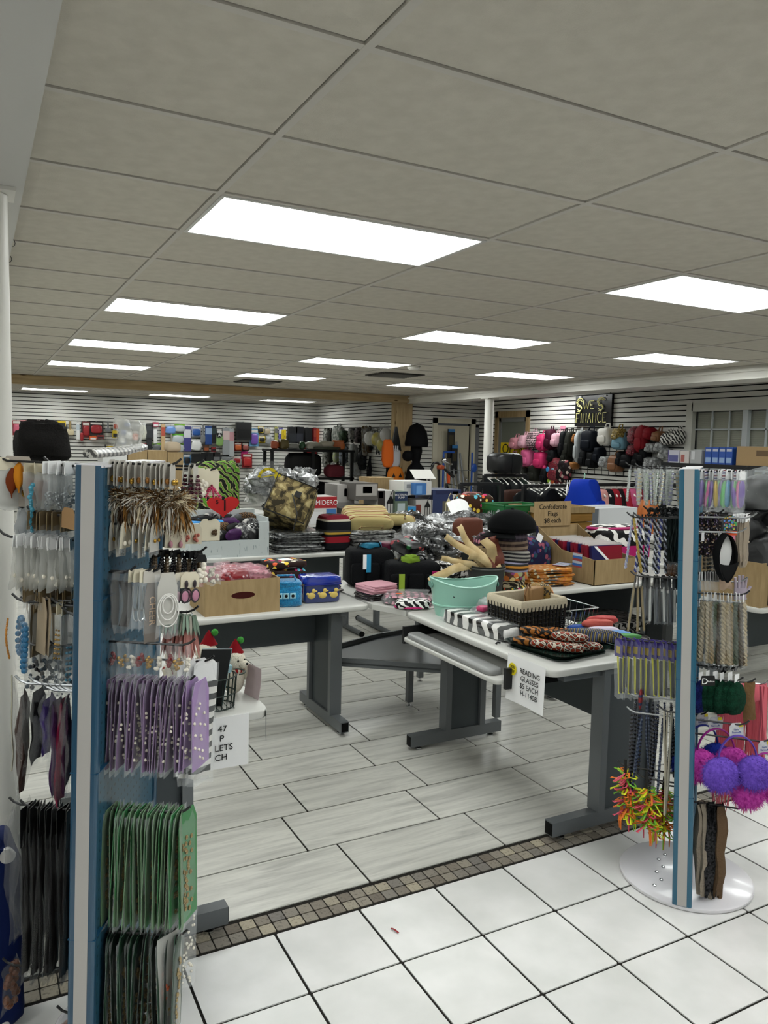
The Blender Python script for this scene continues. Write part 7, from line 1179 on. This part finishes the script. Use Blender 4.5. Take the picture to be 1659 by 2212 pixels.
hd = MB(); hd.lathe([(.001, 2.03), (.12, 1.98), (.19, 1.85), (.22, 1.65), (.21, 1.6), (.001, 1.6)], n=22); hd.ob('bonnet', BK2, e, smooth=True); MB().lathe([(.001, 1.65), (.1, 1.62), (.11, 1.5), (.09, 1.4), (.07, 1.3), (.16, 1.2), (.2, 1.0), (.17, .75), (.15, .3), (.2, .0), (.001, 0)], n=20).ob('bust', BK2, e, smooth=True); se(MB(), (-.19, -.02, 1.42), (.2, .2, .2), .9).ob('hanging_cap', BK2, e, smooth=True)
BIK = mat('bike_black', '#121314', .35); P = aty(950, 1045, 11.4)
e = E('exercise_bike', Tr((P.x, 11.4, 0), .4), 'exercise bike with curved black handlebars behind the cartons', 'exercise bike'); MB().tube([(-.25, 0, 1.28), (-.2, 0, 1.32), (-.1, 0, 1.33), (.05, 0, 1.25), (.2, -.05, 1.15)], .022, 8).ob('handlebar', BIK, e, smooth=True); MB().tube([(-.2, .0, 1.3), (-.28, .05, 1.1), (-.3, 0, .9)], .02, 8).ob('front_tube', BIK, e, smooth=True); MB().tube([(.2, -.05, 1.15), (.3, -.08, 1.08)], .03, 8).ob('grip', BIK, e, smooth=True); MB().tube([(-.05, 0, 1.24), (0, 0, .7), (.1, 0, .3)], .025, 8).ob('stem', BIK, e, smooth=True); MB().tube([(-.4, .25, .03), (-.4, -.25, .03)], .03, 8).ob('foot', BIK, e); MB().tube([(-.4, 0, .04), (.1, 0, .3), (.5, 0, .06)], .03, 8).ob('frame', BIK, e, smooth=True); MB(UP).lathe([(.25, -.02), (.28, 0), (.25, .02)], (0, .45, 0), 24).ob('flywheel', BIK, e, smooth=True); se(MB(), (-.02, -.02, 1.25), (.14, .1, .08), .5).ob('console', mat('orange_console', '#8a3a1a', .4), e, smooth=True)
P = aty(917, 990, 12.2); e = E('bicycle', Tr((P.x+.12, 11.75, 0), .25), 'upright bicycle with an orange reflector by the wall', 'bicycle')
for z, x in ((.35, 0), (.35, 1.0)): MB(UP).tube([(x+.33*cos(a), z+.33*sin(a), 0) for a in [k*pi/14 for k in range(29)]], .02, 6).ob('wheel', BIK, e, smooth=True)
MB().tube([(0, 0, .35), (.1, 0, .95), (.65, 0, .85), (.45, 0, .3), (.1, 0, .95)], .02, 8).ob('frame', BIK, e); MB().tube([(.1, 0, .95), (.06, 0, 1.3)], .018, 8).ob('stem', CHROME, e); MB().tube([(-.0, -.22, 1.3), (.06, 0, 1.33), (0, .22, 1.3)], .014, 8).ob('handlebar', CHROME, e, smooth=True); MB().sph((.03, 0, 1.36), .05).ob('bell', CHROME, e, smooth=True); MB().box((.12, -.03, 1.05), (.05, .03, .2)).ob('reflector', mat('reflector_orange', '#c0481f', .4), e); se(MB(), (.62, 0, .92), (.26, .14, .07), .6).ob('saddle', BIK, e, smooth=True)
GPp = 'goods leaning by the panel door'
for i, (px0, px1, py0, py1, Y, c, lb) in enumerate(((968, 982, 927, 990, 12.8, K_, 'tall black and blue carded pack on the panel door'), (976, 988, 962, 1024, 12.75, '#14161a', 'lower black carded pack on the panel door'))):
    cart(px0, px1, py0, py1, Y, .03, c, lb, None, [(0, 1, .9, 1, '#2a6aa0'), (.15, .85, .45, .8, '#3a3624')], name='carded_pack', cat='pack', group=GPp)
for i in range(5): P = aty(983+6*i, 1060, 12.6); MB().cyl((P.x, 12.45, 0), (P.x+J(.08)+.02, 12.85, 1.25+.45*((i*7) % 3)/2), .02, n=8).ob('plastic_pipe', mat('pipe_grey', '#8d8f90', .5, var=.2), None, smooth=True, label=f'grey plastic pipe leaning on the panel door, {ordn(i)} from the left', cat='pipe', group='leaning pipes')
e = E('blue_stand', Tr((8.1, 12.6, 0)), 'thin blue metal rack standing before the panel door', 'rack'); BLS = mat('rack_blue', '#1f4a9a', .4)
for x in (-.14, .52): MB().cyl((x, 0, 0), (x, 0, 1.5), .02, n=8).ob('post', BLS, e)
MB().cyl((-.14, 0, 1.5), (.1, 0, 1.5), .02, n=8).ob('top_bar', BLS, e); MB().cyl((-.14, 0, 1.15), (.9, 0, 1.15), .008, n=6).ob('rail', HKS, e); MB().sph((.56, -.02, 1.2), (.07, .03, .09)).ob('blue_ball', BLS, e, smooth=True)
# ================================================================ RIGHT WALL
YS0, YS1, ZS0, ZS1 = 9.24, 10.08, 2.0, 2.49
e = E('neon_sign', Tr((XR-.03, (YS0+YS1)/2, (ZS0+ZS1)/2), -pi/2), 'black neon sign reading $ WE $ FINANCE on the slatted wall', 'sign'); MB().bb(-.42, .42, -.02, .03, -.25, .25).ob('backing', mat('sign_black', '#0c0d0e', .25), e); NEON = mat('neon_tube', '#d9d28a', .3)
def neon(pts, name='neon_tube'): MB().tube([(x, -.045, z) for x, z in pts], .0065, 6).ob(name, NEON, e, smooth=True)
def poly(s, x, z, w, h): neon([(x+a*w, z+b*h) for a, b in s])
LET = dict(W=[(0, 1), (.25, 0), (.5, .7), (.75, 0), (1, 1)], E=[(1, 1), (0, 1), (0, .5), (.8, .5), (0, .5), (0, 0), (1, 0)], F=[(1, 1), (0, 1), (0, .5), (.8, .5), (0, .5), (0, 0)], I=[(.5, 1), (.5, 0)], N=[(0, 0), (0, 1), (1, 0), (1, 1)], A=[(0, 0), (.5, 1), (.75, .45), (.25, .45), (.75, .45), (1, 0)], C=[(1, .85), (.7, 1), (.3, 1), (0, .7), (0, .3), (.3, 0), (.7, 0), (1, .15)], S=[(1, .85), (.7, 1), (.3, 1), (0, .78), (.3, .55), (.7, .48), (1, .25), (.7, 0), (.3, 0), (0, .15)])
x = -.36
for ch in 'FINANCE': w_ = .01 if ch == 'I' else .074; poly(LET[ch], x, -.19, w_, .15); x += w_+.04
poly(LET['W'], -.2, .03, .14, .13); poly(LET['E'], -.03, .03, .08, .13)
for x0 in (-.36, .13):
    poly(LET['S'], x0+.02, .01, .11, .17); neon([(x0+.075, -.02), (x0+.075, .0)]); neon([(x0+.075, .2), (x0+.075, .215)])
    neon([(x0+.16, .16), (x0+.12, .205), (x0+.04, .205), (x0-.01, .15), (x0+.03, .085), (x0+.1, .07), (x0+.12, .04), (x0+.08, -.01), (x0+.03, -.005)])
for dx in (-.3, .28): MB().box((dx, -.03, .235), (.05, .02, .015)).ob('clip', PAPER, e)
MB().tube([(.35, 0, .25), (.4, 0, .34), (.3, 0, .36), (.1, 0, .33)], .008, 6).ob('cable', BLK, e)
e = E('open_sign', Tr((XR-.01, 11.78, 1.58), -pi/2), 'yellow OPEN sign in black letters on the glazed door', 'sign'); MB().bb(-.4, .4, -.003, .003, -.13, .13).ob('board', mat('open_yellow', '#c9ae14', .5), e); text('OPEN', e, Matrix.Translation((0, -.006, 0)) @ UP, .27, INK)
MB().box((0, 0, 0), (.004, .13, .08)).ob('paper_note', mat('soft_pink_note', '#d0829a', .6), None, Tr((XR-.006, 10.42, 1.97)), label='small pink paper note below the neon sign', cat='note')
# bags hung on the right wall
XB = XR-.02; BG = 'bags on the right wall'
def wbag(px, py0, py1, wp, m, lb, strap=None, e=.55, seed=1, dep=.2, nm='hanging_bag', cat='bag', X=XB, pocket=True):
    o, w, h = hang_soft(px, py0, py1, wp, X, m, nm, lb, cat, BG, strap, e, .06, seed, dep)
    if pocket: se(MB(), (0, -dep*.98, -h*.66), (w*.7, .05, h*.42), .5, .03, seed, 12, 7).ob('pocket', m, o, smooth=True)
    return o
PKB = [mat('candy_pink', '#b5547a', .6), mat('rose_pink', '#b57a84', .6), mat('hot_pink', '#b52a5c', .55), mat('pale_pink', '#c69aa6', .6), mat('chevron_pink', rough=.6, pat=lambda t: t.ramp(t.wave(t.co(), 10, 4, 5, 'Z'), [(0, '#2a2226'), (.45, '#c9a9b0')]))]
for i, (px, a, b, w, m, lb) in enumerate(((1124, 945, 970, 22, PKB[1], 'dusty pink satchel left of the pink backpacks'), (1143, 940, 968, 18, PKB[3], 'pale pink bag with coral trim'), (1163, 933, 968, 24, PKB[4], 'pink and black chevron backpack'), (1183, 938, 974, 22, PKB[2], 'hot pink backpack in the top row'), (1200, 928, 972, 18, mat('wine_black', '#3a1222', .6), 'black and wine backpack beside it'), (1214, 936, 966, 18, PKB[3], 'pale pink shiny bag at an angle'), (1150, 972, 1008, 28, PKB[0], 'candy pink fluffy backpack with dangling legs'), (1178, 976, 1012, 26, PKB[2], 'hot pink fluffy backpack with dangling legs'), (1118, 982, 1015, 30, PKB[1], 'dusty pink crumpled bag low on the wall'), (1130, 1000, 1020, 24, PKB[3], 'pale pink slumped bag near the rack'))): wbag(px, a, b, w, m, lb, m, seed=i)
for i, (px, py) in enumerate(((1150, 1008), (1160, 1010), (1176, 1012), (1187, 1014))): P = atx(px, py, XB-.1); MB().sph((0, 0, 0), (.04, .04, .06)).ob('pompom_charm', PKB[2] if i > 1 else PKB[0], None, Tr(P), smooth=True, label=f'pink dangling pompom below the fluffy backpacks, {ordn(i)} from the left', cat='pompom', group='pink pompoms')
DKB = [mat('black_bag', '#101113', .6), mat('olive_black', '#22231e', .7), mat('navy_black', '#0d1119', .6), mat('silver_bag', '#9fa3a4', .35), mat('tan_bag', '#8a5a2c', .5), mat('white_bag', '#c9c6be', .5), mat('blue_grey_bag', '#5f8595', .5), mat('brown_bag', '#7a5236', .5), mat('sequin_red', rough=.3, pat=P_noise, args=(60, '#3a0c14', '#8a2030'), crinkle=.8, csc=120), mat('sequin_gold', rough=.25, pat=P_noise, args=(60, '#5a4a1f', '#b59a4a'), crinkle=.8, csc=120), mat('red_cloth', '#7a1a22', .6), mat('bag_zebra', rough=.5, pat=P_zebra, args=(10, '#0c0c0c', '#cfcdc8', 5)), mat('clear_bag', rough=.2, pat=P_noise, args=(20, '#5a5c5c', '#a9abab'), crinkle=.6, csc=30)]
for i, (px, a, b, w, k, lb) in enumerate(((1230, 932, 990, 12, 0, 'slim black backpack with mesh pockets'), (1243, 933, 988, 14, 1, 'olive tote with a white tag'), (1257, 938, 958, 8, 4, 'small tan purse on a long strap'), (1263, 932, 1000, 10, 3, 'silver purse with a long pale strap'), (1250, 998, 1014, 14, 4, 'tan leather purse hanging low'), (1285, 930, 976, 36, 2, 'round black-navy backpack in the middle of the wall'), (1292, 975, 1012, 20, 0, 'drooping black shawl bag under the round backpack'), (1320, 924, 962, 30, 5, 'white tote with tan trim, tilted'), (1348, 926, 952, 22, 9, 'gold sequin bag above the blue-grey one'), (1352, 944, 972, 30, 6, 'blue-grey handbag under the gold sequins'), (1384, 922, 960, 22, 8, 'dark red sequin bag on the right wall'), (1400, 920, 978, 24, 10, 'bright red bag with sequins beside it'), (1416, 924, 950, 18, 10, 'red holiday bag with a white figure'), (1434, 932, 955, 18, 7, 'brown small handbag beside the zebra one'), (1456, 936, 962, 26, 11, 'zebra print handbag near the window frame'), (1476, 930, 960, 20, 11, 'black and white patterned handbag at the window'), (1320, 986, 1010, 24, 12, 'clear plastic bag with striped print'), (1342, 984, 1020, 30, 7, 'brown leather bowling bag below the white tote'), (1368, 980, 1012, 26, 0, 'black handbag below the sequin bags'), (1392, 978, 1010, 20, 0, 'second black handbag below the sequin bags'), (1420, 957, 978, 20, 12, 'clear wrapped belt pack under red bags'), (1440, 956, 978, 20, 12, 'second clear wrapped belt pack'), (1420, 988, 1010, 30, 12, 'bundle of clear wrapped goods on the shelf end'), (1215, 990, 1045, 40, 8, 'red sequin scarf bundle above the hangers'), (1165, 1005, 1040, 26, 1, 'dark grey bag below the pink ones'))): wbag(px, a, b, w, DKB[k], lb, DKB[k] if k in (0, 1, 2, 3, 5, 6, 7, 9, 11) else None, seed=i)
FSC = mat('floral_scarf', rough=.7, pat=P_floral, args=(16, '#1a1214'), kw=dict(cols=('#7a3a44', '#b5a59a', '#2a2a2a', '#8a4a50'), r=.5)); hang_soft(1225, 995, 1042, 36, XB-.15, FSC, 'floral_scarf', 'red and cream floral scarf above the coat hangers', 'scarf', BG, None, .6, .1, 4, .12)
for i, (px, py, c, lb) in enumerate(((1183, 1014, '#2a7ab0', 'round blue disc'), (1185, 1026, '#b03a30', 'round red disc'), (1186, 1038, '#8ab03a', 'round lime disc'), (1193, 1016, '#6a8a9a', 'round grey disc'), (1194, 1040, '#b5522a', 'round orange disc'))): P = atx(px, py, XB-.2); MB(Matrix.Rotation(-pi/2, 4, 'Y')).lathe([(.001, .01), (.04, .008), (.045, 0), (.001, 0)], n=18).ob('round_disc', pm(c), None, Tr(P), smooth=True, label=lb+' on a black display strip', cat='disc', group='coloured discs')
for i, (px, a, b, w, k, lb) in enumerate(((1275, 972, 1008, 18, 0, 'small black pouch under the round backpack'), (1306, 966, 1000, 18, 2, 'navy handbag left of the clear bag'), (1355, 976, 1008, 16, 0, 'black shoulder bag behind the bowling bag'), (1380, 962, 985, 20, 8, 'dark sequin clutch between red bags'), (1405, 968, 1000, 18, 0, 'black purse under the red bags'), (1450, 968, 994, 22, 12, 'clear bag near the window corner'), (1235, 972, 1000, 16, 1, 'dark olive pouch above the hangers'), (1206, 972, 1000, 18, 0, 'black pouch under the wine backpack'), (1140, 1010, 1030, 22, 1, 'dark grey bag under the dusty pink one'), (1190, 1012, 1044, 18, 0, 'black display strip behind the coloured discs'))): wbag(px, a, b, w, DKB[k], lb, None, seed=i+50, X=XB)
# grid panel and hooks behind the bags
e = E('wire_grid', Tr((XR-.012, 10.0, 1.2), 0), 'black wire grid panel on the right wall behind the bags', 'grid panel')
for i in range(16): MB().cyl((0, -1.2+i*.16, 0), (0, -1.2+i*.16, .75), .005, n=5).ob('upright_wire', BLKM, e)
for i in range(6): MB().cyl((0, -1.2, i*.15), (0, 1.2, i*.15), .005, n=5).ob('cross_wire', BLKM, e)
# ---- clothes racks
def rack(P0, P1, z, label):
    e = E('clothes_rack', Matrix(), label, 'clothes rack'); a, b = V((*P0, z)), V((*P1, z)); d = (b-a).normalized(); MB().box(((a+b)/2), ((b-a).length, .04, .04), Matrix.Rotation(atan2(d.y, d.x), 3, 'Z')).ob('rail', BLKM, e)
    for p in (a, b): MB().bb(p.x-.025, p.x+.025, p.y-.025, p.y+.025, 0, z).ob('upright', BLKM, e); MB().box((p.x, p.y, .02), (.5, .05, .04), Matrix.Rotation(atan2(d.y, d.x)+pi/2, 3, 'Z')).ob('foot', BLKM, e)
    return e
def hanger(parent, m): MB().tube([(0, 0, .05), (.014, 0, .065), (.028, 0, .05), (.014, 0, .02), (.0, 0, 0)], .005, 5).ob('hanger_hook', m, parent); MB().tube([(-.2, 0, -.09), (0, 0, 0), (.2, 0, -.09), (-.2, 0, -.09)], .009, 6).ob('hanger', m, parent)
def garment(P, rz, w, h, m, label, cat, group, hm=None, dep=.12, seed=1, kind='coat'):
    e = E('hanging_garment', Tr(P, rz), label, cat, group); hanger(e, hm or WHT)
    prof = [(.1, -.02), (.3, -.05), (.5, -.12), (.47, -h*.5), (.5, -h)] if kind == 'coat' else [(.08, -.005), (.3, -.012), (.42, -.045), (.48, -.11), (.5, -h*.45), (.49, -h*.85), (.4, -h)]
    n = 16; MB().loft([[(w*k*(abs(cos(a))**.6)*math.copysign(1, cos(a)), dep*(.5+.4*min(1, -z/h*2))*(abs(sin(a))**.7)*math.copysign(1, sin(a))*(1+.12*sin(5*a+seed+z*9)), z) for a in [2*pi*q/n for q in range(n)]] for k, z in prof]).ob('garment', m, e, smooth=True)
    if kind == 'coat':
        for s in (-1, 1): MB().tube([(s*w*.46, 0, -.12), (s*w*.58, 0, -h*.45), (s*w*.6, -.02, -h*.85)], [w*.1, w*.09, w*.07], 8, flat=.6).ob('sleeve', m, e, smooth=True)
    else: se(MB(), (0, -dep*.9, -h*.62), (w*.7, .06, h*.4), .5).ob('pocket', m, e, smooth=True)
    return e
rack((6.38, 9.0), (7.12, 9.0), 1.22, 'low black clothes rack in front of the white column'); rack((6.30, 8.0), (7.16, 8.0), 1.13, 'black rail of dark coats beside the low rack'); rack((6.66, 7.5), (8.3, 7.5), 1.17, 'black rail carrying the blue backpack and school bags')
cc = [('#0f1113', 'black quilted coat'), ('#1b241f', 'dark olive jacket'), ('#0c0d0f', 'plain black coat'), ('#1d1f1f', 'charcoal coat')]
for i in range(6): c, n = cc[i % 4]; garment((6.43+.12*i, 9.0, 1.19), pi/2+J(.1), .42, .75, mat('coat_'+c.strip('#'), c, .8), f'{n} on the low rack, {ordn(i)} from the left', 'coat', 'coats on the low rack', seed=i)
def gp_(px, py, Y): P = aty(px, py, Y); return (P.x, Y, P.z)
garment(gp_(1020, 1062, 8.3), .35, .38, .56, mat('camo_pink', rough=.7, pat=P_camo, args=(14, ('#5a3a3c', '#8a5f60', '#a87a78', '#b08a88'))), 'dusty pink camouflage backpack at the end of the low rack', 'backpack', None, BLK, .2, 3, 'pack'); garment(gp_(1000, 1060, 8.4), 1.0, .42, .6, mat('camo_dark', rough=.8, pat=P_camo, args=(10, ('#14160f', '#23261a', '#30341f', '#3c3f2a'))), 'dark camouflage jacket left of the pink backpack', 'jacket', None, BLK); garment(gp_(1042, 1066, 8.2), .9, .34, .5, mat('ditsy', rough=.7, pat=P_floral, args=(40, '#1a1416'), kw=dict(cols=('#8a4a5a', '#b59a94', '#3a2a2a'), r=.35)), 'small floral backpack behind the pink camouflage one', 'backpack', None, BLK, .18, 5, 'pack')
rack((5.55, 8.35), (6.2, 8.35), 1.14, 'short black rail holding the camouflage bags')
e = soft('storage_case', mat('black_hard_case', '#131415', .35), (6.72, 9.0, 1.245), (.5, .34, .3), 'rounded black hard case on top of the low rack', 'case', None, .1, e=.45, nz=.0); MB().box((0, -.172, .15), (.02, .01, .28)).ob('strap', BLKM, e)
soft('chocolate_box', mat('choc_panel', '#3a2620', .6), (6.6, 8.5, 0), (.5, .12, 1.05), 'tall brown flat box below the low rack rail', 'box', None, e=.2, nz=0)
for i in range(9): garment((6.38+.085*i, 8.0, 1.10), pi/2+.3+J(.1), .44, .8, mat('coat_'+cc[(i*3) % 4][0].strip('#'), '#0c0d0f', .8), f'dark coat on a white hanger on the coat rail, {ordn(i)} from the left', 'coat', 'dark coats on the rail', seed=i)
garment(gp_(1186, 1052, 7.7), .35, .46, .7, mat('vest_black', '#0c0e10', .75), 'black vest on a white hanger facing the camera', 'vest', None, WHT, .12, 2)
garment(gp_(1262, 1034, 7.3), .5, .46, .62, mat('royal_blue', '#10309a', .7), 'royal blue backpack hanging at the rail end', 'backpack', None, mat('mint_hanger', '#8fc0a0', .4), .24, 2, 'pack')
jk = [('#c08a84', 'peach'), ('#15161a', 'black'), ('#8a1f2a', 'red'), ('#1a1516', 'black and grey'), ('#9a2434', 'crimson'), ('#b5557a', 'pink patterned'), ('#7a1f2c', 'dark red'), ('#1a2a5a', 'navy'), ('#16171c', 'jet black'), ('#2a2c30', 'charcoal')]
for i, (c, n) in enumerate(jk): garment((aty(1294+13*i, 1048, 7.5).x, 7.5, 1.12), 1.15+J(.12), .36, .55, mat('jk_%d' % i, c, .7), f'{n} school bag on the jacket rail, {ordn(i)} from the blue backpack', 'backpack', 'bags on the jacket rail', WHT, .14, i, 'pack')
for i in range(8): e = E('coat_hanger', Tr((*aty(1226+5*i, 1035, 7.5).xy, 1.16), 1.0+J(.2)), f'empty white plastic coat hanger, {ordn(i)} from the left', 'hanger', 'empty hangers'); hanger(e, WHT if i != 5 else mat('mint_hanger'))
garment(gp_(1402, 1076, 7.2), .6, .5, .5, mat('orange_cloth', '#b56a3a', .7), 'orange draped cloth at the right end of the rail', 'cloth', None, BLK, .16, 4)
# ---- shelf unit under the window with boxes
e = E('shelf_unit', Tr((8.35, 6.35, 0)), 'black shelf unit under the window holding small appliance boxes', 'shelf unit')
for z in (.2, .75, 1.14, 1.42): MB().bb(-.2, .2, -1.1, 1.1, z, z+.05).ob('shelf', BLKM, e)
for y in (-1.05, 0, 1.05):
    for x in (-.17, .17): MB().bb(x-.025, x+.025, y-.025, y+.025, 0, 1.42).ob('post', BLKM, e)
def sbox(px0, px1, py0, z0, X, c, lb, prints=(), dep=.16, cat='box', txt=None):
    a = atx(px0, py0, X); b = atx(px1, py0, X); w = a.y-b.y; h = a.z-z0; o = MB().bb(-w/2, w/2, 0, dep, 0, h).ob('product_box', pm(c), None, Tr((X, (a.y+b.y)/2, z0), -pi/2), label=lb, cat=cat, group='boxes on the window shelf')
    for u0, u1, v0, v1, cc_ in prints: MB().bb(-w/2+u0*w, -w/2+u1*w, -.0015, .001, v0*h, v1*h).ob('printed_panel', pm(cc_), o)
    MB().bb(-w*.5, w*.5, dep*.48, dep*.52, h, h+.001).ob('tape', FILMW, o); return o
sbox(1444, 1468, 972, 1.47, 8.17, '#b9b9c4', 'pale box with purple shapes on the window shelf', [(.1, .9, .1, .6, '#55588a'), (0, .06, 0, 1, '#4a3f8a')]); sbox(1470, 1489, 974, 1.47, 8.17, '#c9c2be', 'white box with a red picture on the window shelf', [(.1, .5, .1, .7, '#a05a54')]); sbox(1492, 1516, 972, 1.47, 8.17, '#a3a5a5', 'clear chrome-look box on the window shelf', [(.1, .4, .3, .9, '#c9cbcc')])
for i in range(4): sbox(1524+15*i, 1538+15*i, 966, 1.47, 8.17, '#1f4a9a', f'blue appliance box on the window shelf, {ordn(i)} from the left', [(.1, .9, .1, .4, '#8aa5c9'), (.1, .9, .75, .9, '#b0b5c4')])
sbox(1592, 1680, 964, 1.47, 8.17, '#9a7f58', 'long brown carton on the window shelf', [(.5, .95, .5, .8, '#5f4a30')])
for i, (a, b, c) in enumerate(((1610, 1622, '#b5aaa6'), (1624, 1640, '#b9b9c0'), (1641, 1656, '#23242c'), (1600, 1609, '#8a8c8e'))): sbox(a, b, 1036, 1.19, 8.17, c, ('grey box with a red circle', 'white box with grey print', 'dark box', 'slim grey box')[i]+' on the second window shelf', [(.2, .8, .55, .85, '#a8403a' if i == 0 else '#77797c')])
# ---- right edge table heaps
BKG = mat('black_nylon', '#0f1012', .45, crinkle=.3, csc=20)
for i, (x, y, z, d) in enumerate(((4.95, 3.85, .0, (.5, .4, .3)), (5.4, 3.9, .0, (.5, .4, .32)), (5.85, 3.95, .0, (.5, .4, .3)), (5.1, 4.3, .1, (.5, .4, .35)), (5.6, 4.3, .1, (.5, .4, .4)), (5.3, 4.0, .28, (.5, .4, .22)), (6.0, 4.4, .1, (.4, .4, .3)))): soft('nylon_bag', BKG, (x, y, ZT+z), d, f'black nylon bag heaped beyond the rotating stand, {ordn(i)} from the front', 'bag', 'black nylon bags', J(.5), nz=.12, seed=i)
e = open_box('cardboard_box', 'large cardboard box with a dark slot at the right picture edge', 3.98, 4.6, 2.86, 3.3, ZT, .26, CARD, slot=False); MB().bb(4.05, 4.16, 2.855, 2.859, ZT+.01, ZT+.14).ob('dark_slot', BLKM, e)
for i, (x, y, z, d, lb) in enumerate(((4.25, 3.08, ZT+.2, (.55, .4, .22), 'black nylon bag bulging out of the large cardboard box'), (4.45, 3.12, ZT+.36, (.5, .4, .22), 'upper black bag on the large cardboard box'), (4.1, 3.15, ZT+.34, (.4, .35, .2), 'black bag with pink piping on the large box'))): soft('nylon_bag', BKG, (x, y, z), d, lb, 'bag', None, J(.5), nz=.15, seed=i)
soft('wrapped_shirt', WRAPW, (4.3, 2.98, ZT+.38), (.24, .2, .07), 'white film-wrapped shirt on the black bags', 'shirt', None, nz=.15); o = soft('visor_hat', mat('gloss_black', '#0b0c0d', .5), (4.3, 3.1, ZT+.52), (.4, .3, .24), 'black hat in clear film beyond the rotating stand', 'hat', None, e=.9, nz=.03); se(MB(), (0, 0, .13), (.46, .36, .3), .9, .1, 3).ob('film_wrap', FILM, o, smooth=True)
